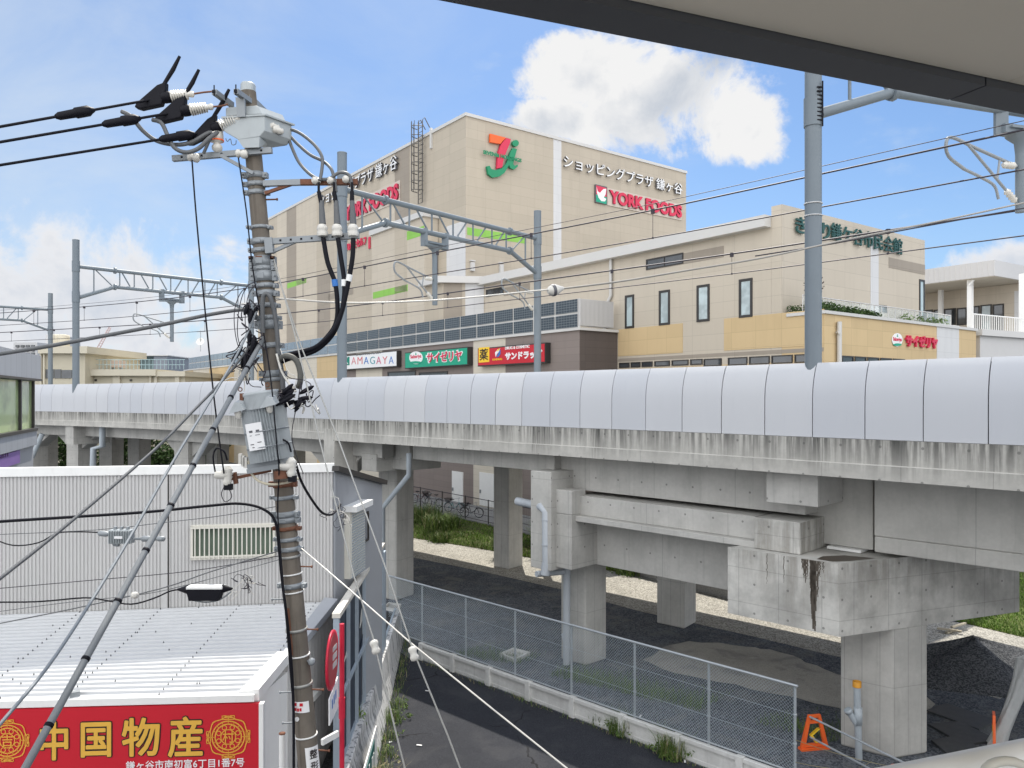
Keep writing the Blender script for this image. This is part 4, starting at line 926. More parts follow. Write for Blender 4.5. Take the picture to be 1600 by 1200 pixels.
for k in range(3):
    for x in (24, 32, 40, 48): mb = MB(); front_box(mb, x, x + 5, 539 + k * 6, 542.5 + k * 6, 159.7, .4); mb.build('window', M_win, wa)
mb = MB(); front_box(mb, 71, 86, 523, 600, 170, 10); mb.build('stair_block', MATS['offwhite_facade'], wa)
cr = thing('tower_crane', 'pale red and white lattice crane with raised jib far beyond the school', 'crane', P(137, 600, 220))
mb = MB(); a, b = P(138, 572, 220), P(172, 511, 220)
dv = (b - a); nx = Vector((dv.z, 0, -dv.x)).normalized() * .5
for s_ in (-1, 1): mb.tube([a + nx * s_, b + nx * s_ * .5], .14, 5)
for k in range(18): mb.tube([a + dv * k / 18 + nx * (1 if k % 2 else -1), a + dv * (k + 1) / 18 - nx * (1 if k % 2 else -1)], .09, 4)
mb.build('jib', mat('crane_paint', (.55, .42, .40), .5), cr)
mb = MB(); mb.tube([P(137, 640, 220), P(137, 568, 220)], .7, 6); mb.build('tower', M_coping, cr)
mb = MB(); mb.box(P(138, 571, 220), (2.6, 2, 1.6)); mb.tube([P(138, 571, 220), P(140, 552, 220), P(146, 560, 220)], .12, 5); mb.build('cab', M_greybox, cr)
# trees seen under the viaduct on the left
for px, Y, rz_, lab in ((100, 82, 4.2, 'broad dark tree glimpsed under the viaduct at the far left'), (180, 84, 4.0, 'dark tree glimpsed between the viaduct piers beside the bent drain pipe'), (245, 80, 3.8, 'dense dark tree glimpsed below the viaduct between two haunched piers'), (325, 79, 3.6, 'dark tree glimpsed below the viaduct behind the long grey sleeve')):
    b0 = P(px, 700, Y); b0.z = 0; t = thing('tree', lab, 'tree', b0, 'trees behind the viaduct')
    mb = MB(); mb.tube([b0, b0 + Vector((.1, 0, 2.2)), b0 + Vector((.3, .1, 4.2))], [.22, .16, .07], 8); mb.tube([b0 + Vector((.1, 0, 2.0)), b0 + Vector((-1, .2, 3.8))], [.1, .04], 6); mb.tube([b0 + Vector((.1, 0, 2.3)), b0 + Vector((1.2, .3, 3.6))], [.1, .04], 6); mb.build('trunk', mat('bark', (.09, .07, .05), .9), t)
    mb = MB()
    for _ in range(16): leaves(mb, b0 + Vector((rnd.uniform(-1, 1) * rz_ * .55, rnd.uniform(-1, 1) * 1.4, rnd.uniform(1.4, 5.2))), (1.3, 1.1, 1.0), 260, .19)
    mb.build('crown', M_leaf, t)

# ------------------------------------------------------------------ catenary portals over the viaduct
def portal(name_label, a, b, zt, diam, ztop, zb, zk, kink, hang=None, base=8.0, both=True, group='catenary portals on the viaduct'):
    """two tubular masts joined by a two-chord truss whose lower chord drops at the ends"""
    a, b = Vector((a[0], a[1], 0)), Vector((b[0], b[1], 0)); d = (b - a); L = d.length; d = d / L; nrm = Vector((-d.y, d.x, 0))
    t = thing('catenary_portal', name_label, 'catenary mast', Vector((a.x, a.y, base)), group); r = diam / 2
    for p in (a, b) if both else (a,):
        mb = MB(); mb.tube([p + UP * base, p + UP * zt], r, 16); mb.lathe(p + UP * zt, UP, [(-.02, r * 1.03), (.03, r * 1.03), (.05, r * .6)], 16); m_ = mb.build('mast', M_mast, t)
        for z in (ztop, zb): mb = MB(); mb.lathe(p + UP * (z - .35), UP, [(0, r * 1.12), (.7, r * 1.12)], 16); mb.build('clamp_band', M_mast, m_)
    cr_ = .13
    at_ = lambda s, z: a + d * s + UP * z
    mb = MB(); mb.tube([at_(r, ztop), at_(L - r, ztop)], cr_, 10); mb.build('upper_chord', M_mast, t)
    mb = MB(); mb.tube([at_(r, zb), at_(kink, zk), at_(L - kink, zk), at_(L - r, zb)], cr_, 10); mb.build('lower_chord', M_mast, t)
    mb = MB()
    for s in (kink, L - kink):
        for z in (ztop, zk): mb.lathe(at_(s, z) - d * .06, d, [(0, .22), (.12, .22)], 10)
    mb.build('flange', M_mast, t)
    zl = lambda s: zb + (zk - zb) * min(1, s / kink) if s < L / 2 else zb + (zk - zb) * min(1, (L - s) / kink)
    mb = MB(); n = 6; xs = [kink + (L - 2 * kink) * i / n for i in range(n + 1)]
    for s in [kink * .45] + [x + (.3 if i == 0 else -.3 if i == n else 0) for i, x in enumerate(xs)] + [L - kink * .45]: mb.tube([at_(s, zl(s)), at_(s, ztop)], .045, 6)
    for i in range(n):
        u, v = xs[i], xs[i + 1]
        p, q = ((u + .4, ztop), (v - .2, zk)) if i < n / 2 else ((u + .2, zk), (v - .4, ztop))
        mb.tube([at_(p[0], p[1]), at_(q[0], q[1])], .045, 6)
    mb.tube([at_(kink * .45, ztop), at_(kink * .95, zk)], .04, 6); mb.tube([at_(L - kink * .45, ztop), at_(L - kink * .95, zk)], .04, 6)
    mb.build('lattice', M_mast, t)
    if hang:
        for s, drop in hang:
            h = at_(s, zk)
            mb = MB(); w = .75
            mb.box(h - UP * .55, (w * 2, .34, .24), rz=math.atan2(d.y, d.x)); mb.box(h - UP * .52 + nrm * .0, (w * 1.6, .5, .05), rz=math.atan2(d.y, d.x))
            for k in (-1, 1): mb.beam(h + d * w * .95 * k - UP * .7, h + d * w * .95 * k + UP * .16, .12, .34)
            mb.lathe(h - UP * 1.15, UP, [(0, .13), (.3, .16), (.5, .38)], 10); mb.build('hanger_bracket', M_mast, t)
            mb = MB(); mb.tube([h - UP * 1.1, h - UP * drop], .13, 10); mb.build('drop_post', M_mast, t)
            cantilever(t, h - UP * (drop - 1.25), -d)
    return t
def cantilever(parent, p, d, m=None):       # hinged arm that carries the wires, p on the post, d along the track
    e = d.normalized(); mb = MB()
    mb.tube(smooth([p + e * .15, p + e * 1.6 + UP * .35, p + e * 2.4 + UP * .55, p + e * 2.62 + UP * .42, p + e * 2.55 + UP * .05, p + e * 2.0 - UP * .25], 4), .045, 6)
    mb.tube([p + e * .15 - UP * 1.0, p + e * 1.9 + UP * .44], .04, 6); mb.tube([p + e * .75 + UP * .17, p + e * .85 - UP * .42], .03, 5)
    mb.tube(smooth([p + e * 2.0 - UP * .25, p + e * 1.4 - UP * .42, p + e * .95 - UP * .6, p + e * .8 - UP * .95], 4), .04, 6)
    c = mb.build('cantilever_arm', M_steel, parent)
    for q, ax in ((p + e * .15, e), (p + e * .15 - UP * 1.0, (e + UP * .82).normalized())):
        mb = MB(); mb.lathe(q + ax * .05, ax, [(0, .05)] + [(x * .05 + .02, .10 if x % 2 else .06) for x in range(8)] + [(.45, .05)], 10); mb.build('insulator', M_porc, c)
pB = portal('grey tubular catenary portal behind the utility pole with hanger box over the tracks', (-7.4, 33.5), (1.46, 44.0), 19.6, .42, 18.05, 16.1, 17.0, 2.45, [(5.6, 3.5)])
pA = portal('grey tubular catenary portal in front of the open sky left of the utility pole', (-28.4, 50.1), (-20.0, 59.0), 19.2, .42, 17.5, 15.5, 16.4, 2.4, [(6.2, 3.5)])
pC = portal('far grey catenary portal with one mast in view at the left edge', (-45.6, 76), (-56, 67), 19.2, .42, 17.6, 15.6, 16.4, 2.4, [(11.5, 3.6)])
# nearest portal: mast before the hall, beam running off behind the canopy
pD = portal('thick near catenary mast in front of the teal lettering with beam under the canopy', (7.42, 18.95), (20.2, 23.12), 19.0, .40, 17.95, 16.0, 16.8, 2.45, [(6.85, 2.75)])
mb = MB(); mp = Vector((7.42, 18.95, 0))
for k in range(9): mb.box(mp + Vector((.08, -.2, 15.75 + k * .1)), (.14, .05, .03))
mb.tube([mp + Vector((.15, -.2, 15.6)), mp + Vector((.15, -.2, 16.7))], .02, 5); mb.build('tightening_bolts', M_dark, pD)
mb = MB()
for z in (13.45, 13.75): mb.torus(mp + UP * z, UP, .21, .016, 20, 5)
mb.build('band', mat('pale_band', (.5, .5, .5), .5), pD)

# wires along the track
def wire(name, label, pts, r, m=None, cat='wire', group=None, n=5):
    o0 = Vector(pts[0]); t = MB(); t.tube(pts, r, n); 
    ORG['_tmp'] = Vector()
    ob = t.build(name, m or M_wire); return tag(ob, label, cat, group)
def track_line(c, z, r, label, name='overhead_wire', droppers=None):
    pts = [Vector((v.x, v.y, z)) for v in [(PATH[i] + PN[i] * (c - 18.5)) for i in range(0, len(PATH), 4)]]
    out = []
    span = 12
    for i, p in enumerate(pts):
        f = (i % span) / span; out.append(p - UP * ((droppers or 0) * 4 * f * (1 - f)))
    return wire(name, label, out, r, group='overhead line wires along the tracks')
def droppers(c, zt, zb, label):
    for i in range(20, len(PATH), 9):
        v = PATH[i] + PN[i] * (c - 18.5); px = v.x / max(v.y, .1) * F + 800
        if -20 < px < 1620 and v.y > 5:
            mb = MB(); mb.tube([(v.x, v.y, zb), (v.x, v.y, zt - .1)], .012, 4); mb.box((v.x, v.y, zt - .12), (.12, .12, .16)); mb.box((v.x, v.y, zb), (.06, .06, .06))
            tag(mb.build('wire_dropper', M_wire), label, 'dropper', 'droppers between ' + label.split(' between ')[1])
track_line(22.5, 15.52, .028, 'upper messenger wire of the nearer track passing the tower lettering'); track_line(22.42, 15.72, .012, 'thin twin strand running just above the nearer messenger wire')
track_line(22.5, 14.55, .022, 'thin contact wire of the nearer track below its messenger')
track_line(28.0, 14.72, .035, 'messenger wire of the farther track crossing the hall windows', )
track_line(28.0, 13.92, .022, 'thin contact wire of the farther track above the podium')
droppers(22.5, 15.6, 14.55, 'short vertical dropper between the nearer messenger and contact wire')
droppers(28.0, 14.8, 13.92, 'short vertical dropper between the farther messenger and contact wire')
# hinged arm carried by the far mast of the portal behind the pole
cantilever(pB, Vector((1.3, 43.8, 14.9)), -VN)

# ------------------------------------------------------------------ utility pole and what it carries
YP = 12.0
def poleaxis(py): return P(397 + .0905 * (py - 250), py, YP)
def pz(z): return poleaxis(HOR - (z - H) * F / YP)
ptop, pbase = pz(13.75), pz(0.0)
pole = thing('utility_pole', 'weathered leaning concrete utility pole with steel bands and brackets in the foreground', 'utility pole', pbase)
def prad(z): return .175 - (z / 13.75) * .052
M_pole = concrete('pole_concrete', (0.155, 0.130, 0.104), 0.8, None, False, (0, 0), 0.25, (0.06, 0.05, 0.042))
mb = MB(); zs = [i * 13.75 / 12 for i in range(13)]; mb.tube([pz(z) for z in zs], [prad(z) for z in zs], 20); shaft = mb.build('shaft', M_pole, pole)
mb = MB(); pax = (ptop - pbase).normalized()
mb.tube([pz(5.05), pz(5.9)], [.02, .02], 6); 
# rust run down the shaft
mb = MB()
for k in range(8):
    z0, z1 = 5.02 + k * .09, 5.02 + (k + 1) * .09 + .003
    w = .045 * (1 - abs(k - 5) / 9)
    a, b = pz(z0), pz(z1); r0 = prad(z0) + .003
    mb.face([a + Vector((-.06 - w * .5, -r0 * .95, 0)), a + Vector((-.06 + w, -r0 * .955, 0)), b + Vector((-.06 + w, -r0 * .955, 0)), b + Vector((-.06 - w * .5, -r0 * .95, 0))])
mb.build('rust_run', M_rust, shaft)
def bandring(py, h=.07, m=None, lug=True, side=1):
    c = poleaxis(py); r = prad(c.z); mb = MB(); mb.lathe(c - pax * h / 2, pax, [(0, r + .004), (0, r + .016), (h, r + .016), (h, r + .004)], 20)
    if lug:
        for s_ in (-1, 1):
            mb.box(c + Vector((s_ * (r + .035), -.02, 0)), (.07, .10, h * .9)); mb.tube([c + Vector((s_ * (r + .045), -.12, 0)), c + Vector((s_ * (r + .045), .08, 0))], .014, 6)
        mb.box(c + Vector((-.02, -r - .012, 0)), (.10, .02, h * .55))
    return mb.build('clamp_band', m or M_steel, pole)
for py, h, m in ((275, .09, 0), (289, .07, 0), (302, .07, 0), (356, .05, 0), (378, .09, 0), (392, .07, 0), (404, .06, 1), (409, .16, 0), (420, .07, 0), (432, .16, 0), (447, .07, 0), (459, .09, 0), (478, .07, 0), (497, .07, 0), (508, .14, 0), (540, .08, 0), (584, .10, 0), (593, .06, 0), (756, .09, 1), (777, .06, 0), (803, .09, 0), (812, .08, 0), (825, .06, 1), (842, .06, 0), (857, .07, 0), (914, .08, 0)):
    bandring(py, h, M_rust if m else None)
for py in (869, 983, 1068): bandring(py, .04, M_silver, False)
for py in (896, 924, 1023, 1148): bandring(py, .02, M_white, False)
mb = MB()
for py, sd in ((885, 1), (983, 1), (1077, 1), (1172, 1), (936, -1), (1081, -1), (1129, -1), (312, 1)):
    c = poleaxis(py); r = prad(c.z); e = c + Vector((sd * (r + .17), -.02, 0))
    mb = MB(); mb.tube([c + Vector((sd * r * .8, 0, 0)), e], .013, 6); mb.lathe(e, (sd, 0, 0), [(0, .022), (.02, .022)], 8); mb.build('step_bolt', M_rust if sd > 0 else M_steel, pole)
# notices on the pole
def pole_plate(name, py0, py1, a0, a1, m, txt=None, tm=None, label=None, vertical=True):
    c0_, c1_ = poleaxis(py1), poleaxis(py0); mb = MB(); n = 8; vs = []
    for c in (c0_, c1_):
        for k in range(n + 1):
            a = R(a0 + (a1 - a0) * k / n); r = prad(c.z) + .012; vs.append(c + Vector((math.sin(a) * r, -math.cos(a) * r, 0)))
    vs2 = [v + (Vector((v.x - (c0_ if i <= n else c1_).x, v.y - YP, 0)).normalized() * .006) for i, v in enumerate(vs)]
    mb.add(vs2, [(k, k + 1, n + 2 + k, n + 1 + k) for k in range(n)], 0, True)
    b = len(mb.v)
    mb.add(vs + vs2, [(k, k + 1, (n + 1) * 2 + k + 1, (n + 1) * 2 + k) for k in range(n)], 0)
    t = thing(name, label, 'notice', (c0_ + c1_) / 2); mb.build('plate', m, t)
    if txt:
        amid = R((a0 + a1) / 2); xr = Vector((math.cos(amid), math.sin(amid), 0)); h = (c1_.z - c0_.z); nch = len(txt); hh = h / (nch + .4)
        mb = MB()
        for k, ch in enumerate(txt):
            c = c1_.lerp(c0_, (k + .95) / (nch + .3)); r = prad(c.z) + .021
            put_text(mb, ch, c + Vector((math.sin(amid) * r, -math.cos(amid) * r, 0)) - xr * hh * .36, xr, UP, hh * .72, hh * .78, .004, .008)
        mb.build('lettering', tm, t)
    return t
pole_plate('clinic_notice', 1161, 1240, 5, 80, M_letwhite, '整形外科医院'[:4], M_black, 'white notice with black vertical lettering wrapped round the foot of the pole')
n2 = pole_plate('pole_notice', 1090, 1107, -50, 45, M_letwhite, None, None, 'small white notice with red marks stuck to the pole')
mb = MB(); c = poleaxis(1098); r = prad(c.z) + .024
for k, (x, z) in enumerate(((-.08, .04), (.02, .04), (-.07, -.035), (-.03, -.04), (.01, -.035))):
    y = -math.sqrt(max(r * r - x * x, 0)) - .004
    mb.box(c + Vector((x, y, z)), (.05 if k < 2 else .028, .006, .045)); 
mb.build('red_marks', M_red, n2)
mb = MB(); c = poleaxis(1117); mb.lathe(c + Vector((-.07, -prad(c.z), 0)), (0, -1, 0), [(0, .035), (.006, .035)], 14); mb.build('round_tag', M_letwhite, pole)
# cross-arms of the pole
def arm(name, p, q, w, h, m=M_steel, extra=None, holes=0):
    mb = MB(); mb.beam(p, q, w, h)
    if extra: extra(mb)
    a = mb.build(name, m, pole)
    if holes:
        mb = MB(); d = (Vector(q) - Vector(p))
        for k in range(holes): c = Vector(p) + d * ((k + .5) / holes); mb.box(c + Vector((0, -w / 2 - .002, 0)), (.03, .004, .03))
        mb.build('bolt_hole', M_dark, a)
    return a
arm('cross_arm', P(270, 248, 11.83), P(425, 235, 11.83), .075, .085, holes=5)
arm('arm_brace', P(345, 243, 11.80), P(396, 271, 11.84), .06, .05)
arm('cross_arm', P(412, 287, 11.86), P(470, 285, 11.86), .08, .085); arm('cross_arm', P(470, 285, 11.86), P(559, 284.5, 11.86), .08, .085, M_rust)
arm('arm_brace', P(414, 302, 11.87), P(458, 287, 11.87), .05, .045, M_rust)
arm('cross_arm', P(415, 378, 11.85), P(561, 368, 11.85), .08, .09, holes=9); arm('arm_brace', P(424, 394, 11.86), P(462, 377, 11.86), .05, .05)
arm('arm_bracket', P(420, 372, 11.84), P(422, 396, 11.84), .10, .12)
# switch gear on the pole top
sw = thing('pole_switch', 'grey hexagonal switch box with white bushings on top of the leaning pole', 'switch', P(380, 205, 12))
dpt = Vector((.30, .42, .0)); fx = lambda x, y, Y=11.72: P(200 + x / 6.154, 100 + y / 6.154, Y)
mb = MB(); mb.extrude([fx(910, 515), fx(1310, 490), fx(1312, 640), fx(1262, 700), fx(1060, 730), fx(922, 650)], dpt); mb.build('case', M_greybox, sw, .012)
mb = MB(); b = [fx(1055, 728), fx(1265, 702), fx(1390, 728, 12.1), fx(1180, 740, 12.1)]; t_ = [fx(1110, 805), fx(1260, 802), fx(1340, 800, 12.05), fx(1190, 802, 12.05)]
mb.hexa([t_[0], t_[1], t_[2], t_[3]], [b[0], b[1], b[2], b[3]]); mb.build('base_tray', M_greybox, sw)
mb = MB(); mb.extrude([fx(897, 522, 11.70), fx(1325, 494, 11.70), fx(1325, 478, 11.70), fx(897, 505, 11.70)], dpt * 1.06); mb.build('flange', M_greybox, sw)
mb = MB(); mb.extrude([fx(938, 500, 11.76), fx(1285, 478, 11.76), fx(1250, 405, 11.8), fx(1225, 398, 11.8), fx(960, 415, 11.8), fx(938, 425, 11.8)], dpt * .9); mb.build('lid', M_greybox, sw, .01)
mb = MB(); mb.extrude([fx(1032, 320, 11.68), fx(1118, 318, 11.68), fx(1125, 505, 11.68), fx(1052, 510, 11.68)], Vector((0, .05, 0))); mb.build('hanger_plate', M_steel, sw)
for x, y, ax in ((905, 625, (-1, -.2, .05)), (895, 650, (-1, -.1, -.1)), (1310, 590, (1, .1, 0)), (1350, 600, (1, .5, 0)), (1390, 625, (1, .6, -.1))):
    mb = MB(); c = fx(x, y, 11.85); mb.lathe(c, ax, [(0, .05), (.03, .06), (.06, .045), (.09, .06), (.12, .045), (.15, .05), (.17, .02)], 14); mb.build('bushing', M_porc, sw)
mb = MB(); mb.tube(smooth([fx(940, 715, 11.75), fx(955, 745, 11.75), fx(985, 720, 11.75), fx(1000, 775, 11.75), fx(1035, 770, 11.75), fx(1040, 735, 11.75)], 4), .006, 5)
mb.tube(smooth([fx(905, 570, 11.75), fx(850, 565, 11.75), fx(835, 610, 11.75)], 4), .006, 5); mb.tube(smooth([fx(1380, 680, 12), fx(1440, 710, 12), fx(1478, 690, 12), fx(1475, 640, 12)], 4), .006, 5); mb.build('earth_lead', M_cable, sw)
for p, q, c in (((828, 268, 11.5), (1000, 395, 12.0), 1), ((1037, 262, 11.5), (1230, 400, 12.1), 2), ((1150, 300, 11.9), (1440, 580, 12.7), 3)):
    mb = MB(); a, b = fx(*p), fx(*q); mb.beam(a, b, .075, .075); o = mb.build('support_arm', M_steel, sw)
    if c < 3: mb = MB(); mb.tube([a - UP * .06, a + UP * .10], .01, 6); mb.box(a + (a - b).normalized() * .012, (.045, .012, .045)); mb.build('eye_bolt', M_dark, o)
mb = MB(); c = fx(1150, 330, 12.0); mb.lathe(c, (.05, 0, 1), [(0, .115), (.2, .115), (.23, .10), (.24, .05)], 18); mb.build('pole_cap', M_greybox, pole)
ar = thing('lightning_arrester', 'white porcelain arrester with red ring standing on the upper cross arm', 'insulator', fx(860, 850, 11.8))
mb = MB(); mb.lathe(fx(860, 850, 11.8), (-.06, 0, 1), [(0, .03), (.04, .075), (.09, .08), (.13, .05), (.15, .05), (.17, .10), (.33, .105), (.35, .06), (.38, .03)], 18); mb.build('body', M_porc, ar)
mb = MB(); mb.lathe(fx(855, 745, 11.8), (-.06, 0, 1), [(0, .105), (.018, .107), (.02, .105)], 18); mb.build('red_ring', M_orange, ar)
for x, y, lab in ((628, 905, 'white knob insulator near the left end of the upper cross arm'), (1090, 868, 'white knob insulator on the upper cross arm beside the pole')):
    o = MB(); c = fx(x, y, 11.74); o.lathe(c + Vector((-.09, 0, .02)), (1, .1, -.12), [(0, .03), (.02, .06), (.06, .065), (.08, .04), (.10, .065), (.15, .07), (.18, .04)], 14); tag(o.build('knob_insulator', M_porc), lab, 'insulator', 'white knob insulators')
for px, py, lab in ((495, 283, 'first white knob insulator on the rusty cross arm from the pole'), (519, 283, 'middle white knob insulator on the rusty cross arm'), (543, 281, 'outer white knob insulator near the tip of the rusty cross arm')):
    o = MB(); c = P(px, py, 11.78); o.lathe(c + Vector((-.05, -.06, 0)), (.5, .6, .05), [(0, .03), (.02, .055), (.06, .06), (.08, .04), (.10, .055), (.13, .04)], 14); tag(o.build('knob_insulator', M_porc), lab, 'insulator', 'white knob insulators')
# three high-voltage conductors with strain insulators, caps and clamps on the left
def hv(label, px0, py0, cx, cy, ex, ey, fx_, fy, slv, Yi, stem=True):
    """px0: where it leaves the picture, c: cap, e: insulator start, f: arm fixing"""
    a, c, e, f = P(px0, py0, Yi - 1.5), P(cx, cy, Yi), P(ex, ey, Yi), P(fx_, fy, Yi)
    t = thing('power_line', label, 'power line', c, 'high voltage lines at the pole top')
    far = a + (a - c) * 1.2
    mb = MB(); mb.tube([far, a, a.lerp(c, .6), c], .019, 8); mb.build('conductor', M_dark, t)
    s0, s1 = a.lerp(c, slv[0]), a.lerp(c, slv[1]); ax = (s1 - s0).normalized()
    mb = MB(); mb.lathe(s0, ax, [(0, .03), (.05, .055), ((s1 - s0).length * .5, .06), ((s1 - s0).length * .52, .075), ((s1 - s0).length * .85, .075), ((s1 - s0).length * .92, .05), ((s1 - s0).length, .03)], 12); mb.build('splice_sleeve', M_dark, t)
    d = (f - c).normalized()
    mb = MB(); u = Vector((.42, 0, .9)).normalized()
    body = [c - d * .22 - u * .05, c - d * .02 + u * .22, c + d * .10 + u * .26, c + d * .16 + u * .10, c + d * .20 - u * .14, c - d * .10 - u * .17, c - d * .22 - u * .12]
    mb.extrude([p - Vector((0, .06, 0)) for p in body], (0, .12, 0)); mb.lathe(c + d * .12, d, [(0, .05), (.03, .085), (.14, .085), (.17, .05)], 12)
    cb = mb.build('clamp_cover', M_dark, t, .02)
    if stem: mb = MB(); w0 = c + u * .2 + d * .05; mb.tube([w0, w0 + Vector((.16, 0, .26)), w0 + Vector((.26, 0, .46))], [.028, .034, .022], 8); mb.build('cover_tail', M_dark, cb)
    mb = MB(); L = (e - c).length; pr_ = [(0, .03)]
    n = 7
    for k in range(n): x = .02 + k * .036; pr_ += [(x, .028), (x + .008, .092 - k * .003), (x + .014, .092 - k * .003), (x + .022, .028)]
    pr_ += [(.30, .045), (.33, .05), (.36, .02)]
    mb.lathe(c + d * .26, d, pr_, 16); mb.build('strain_insulator', M_porc, t)
    mb = MB(); mb.tube([c + d * .58, e.lerp(f, .6), f], .014, 6); mb.build('link_rod', M_rust, t)
    return t
hv('upper black high voltage line with white strain insulator against the sky', 0, 198, 240, 155, 300, 146, 331, 143, (.33, .58), 11.6)
hv('middle black high voltage line with white strain insulator against the sky', 0, 222, 270, 176, 330, 170, 356, 163, (.56, .79), 11.6)
hv('lowest black high voltage line ending beside the grey switch box', 0, 258, 318, 207, 345, 196, 360, 190, (.76, .95), 11.75)
def cable(label, pix, r, m=None, name='cable', group=None, n=7, sm=5, cat='cable'):
    pts = smooth([P(*p) for p in pix], sm); return wire(name, label, pts, r, m or M_cable, cat, group, n)
GJ = 'grey jumper cables at the switch box'
cable('long grey jumper cable sweeping from the upper line down to the switch box', [(190, 174, 11.5), (205, 182, 11.5), (222, 203, 11.55), (245, 220, 11.6), (275, 226, 11.6), (300, 222, 11.65), (325, 208, 11.7), (345, 202, 11.8)], .032, None, 'jumper_cable', GJ)
cable('grey jumper cable looping low from the middle line to the white arrester', [(238, 187, 11.5), (252, 192, 11.5), (262, 212, 11.5), (272, 230, 11.5), (290, 238, 11.5), (310, 232, 11.55), (328, 215, 11.6), (345, 204, 11.8)], .032, None, 'jumper_cable', GJ)
cable('short grey jumper lead rising from the cross arm to the lowest line', [(318, 240, 11.7), (326, 222, 11.7), (333, 208, 11.7)], .024, None, 'jumper_cable', GJ)
cable('outer grey loop cable from the switch box to the middle rusty arm insulator', [(425, 197, 12.3), (440, 200, 12.2), (465, 206, 12.1), (490, 225, 12), (503, 245, 11.9), (503, 265, 11.8), (500, 282, 11.75)], .026, None, 'jumper_cable', GJ)
cable('inner grey loop cable from the switch box dropping to the second termination', [(425, 197, 12.35), (445, 205, 12.2), (465, 225, 12.1), (485, 242, 12), (505, 252, 11.95), (518, 265, 11.8), (523, 285, 11.75), (525, 300, 11.75)], .026, None, 'jumper_cable', GJ)
cable('lowest grey loop cable humped over the rusty arm to its outer insulator', [(425, 198, 12.3), (446, 206, 12.2), (455, 228, 12.1), (468, 255, 12), (490, 276, 11.85), (512, 280, 11.75), (530, 270, 11.75), (545, 273, 11.75), (550, 290, 11.75), (550, 302, 11.75)], .026, None, 'jumper_cable', GJ)
# cable terminations on the lower arm with black cables below
for k, (x0, x1, lab, pix) in enumerate(((498, 503, 'first cable termination on the lower steel arm nearest the pole', [(505, 372), (512, 410), (523, 440), (527, 470), (526, 500), (515, 522), (490, 545), (455, 556), (437, 562)]),
        (522, 526, 'middle cable termination on the lower steel arm', [(528, 372), (533, 405), (538, 440), (537, 470), (531, 497), (518, 525), (492, 548), (456, 559), (438, 566)]),
        (550, 551, 'outer cable termination near the tip of the lower steel arm', [(552, 372), (551, 400), (546, 432), (540, 462), (533, 490), (519, 520), (492, 543), (455, 553), (437, 559)]))):
    t = thing('cable_termination', lab, 'termination', P(x1 + 1, 372, 11.75), 'cable terminations on the steel arm'); Y_ = 11.75 - .03 * k
    mb = MB(); mb.tube([P(x0, 285, Y_), P(x0, 300, Y_)], .02, 8); mb.tube([P(x0, 299, Y_), P(x1 - 1, 318, Y_)], [.03, .036], 10); mb.build('tail', M_dark, t)
    mb = MB(); mb.tube([P(x1 - 1, 314, Y_), P(x1 + 1, 350, Y_)], [.036, .052], 12); mb.build('body', M_cable, t)
    mb = MB(); c = P(x1 + 1, 369, Y_); mb.lathe(c, (-.04, 0, 1), [(0, .075), (.05, .085), (.09, .07), (.11, .085), (.15, .07), (.18, .05)], 16); mb.build('porcelain_base', M_porc, t)
    mb = MB(); mb.tube(smooth([P(x, y, Y_ if i < 6 else Y_ + .1) for i, (x, y) in enumerate(pix)], 5), .036, 10); mb.build('power_cable', M_dark, t)
    mb = MB(); c0_, c1_ = P(*pix[2], Y_), P(*pix[3], Y_); mb.tube([c0_.lerp(c1_, -.1), c0_.lerp(c1_, .25)], .046, 10); mb.build('marker_tape', M_blue if k == 0 else M_white, t)
cable('thick grey hose curling down from the pole below the black cables', [(436, 562, 11.8), (448, 556, 11.7), (462, 562, 11.7), (469, 580, 11.7), (469, 597, 11.7), (466, 605, 11.75)], .045, mat('worn_hose', (.10, .10, .09), .6), 'hose')
cable('grey conduit hooped over the band of the pole', [(411, 520, 11.78), (410, 490, 11.75), (411, 466, 11.73), (416, 459, 11.72), (423, 466, 11.73), (430, 495, 11.78), (434, 530, 11.8), (434, 545, 11.82)], .035, M_cable, 'conduit')
cable('grey conduit running down the right flank of the pole beside the transformer', [(434, 545, 11.82), (441, 590, 11.82), (444, 640, 11.82), (446, 700, 11.85)], .04, M_cable, 'conduit')

# transformer
tr = thing('transformer', 'dented pale grey finned transformer strapped to the pole', 'transformer', P(420, 722, 11.6))
ta = (P(410, 640, 11.62) - P(424, 720, 11.62)).normalized(); tb0 = P(425, 719, 11.62); TH = (P(410, 640, 11.62) - P(424, 720, 11.62)).length
tx = ta.cross(Vector((0, 1, 0))).normalized() * -1; 
if tx.x < 0: tx = -tx
ty = Vector((0, 1, 0))
mb = MB(); nF = 44; prof = []
for k in range(nF * 2):
    a = math.pi * 2 * k / (nF * 2); r = .33 if (k // 1) % 2 else .275; prof.append((math.cos(a) * r, math.sin(a) * r * .9))
lo = [tb0 + tx * u + ty * v for u, v in prof]; hi = [p + ta * TH for p in lo]
mb.add(lo + hi, [(i, (i + 1) % len(lo), len(lo) + (i + 1) % len(lo), len(lo) + i) for i in range(len(lo))] + [list(range(len(lo)))[::-1], list(range(len(lo), 2 * len(lo)))])
M_tank = mat('chalky_grey_paint', (0.42, 0.45, 0.465), 0.5, 0.05, 0.14, 7, dirt=0.35, dirtcol=(0.24, 0.25, 0.25))
mb.build('tank', M_tank, tr)
mb = MB(); mb.lathe(tb0 + ta * (TH + .0), ta, [(0, .30), (.02, .31), (.20, .255), (.22, .27), (.26, .27), (.27, .1)], 26); mb.build('lid', M_tank, tr)
for u in (.28, .58):
    mb = MB(); mb.torus(tb0 + ta * TH * u, ta, .325, .010, 40, 5); mb.build('hoop', M_steel, tr)
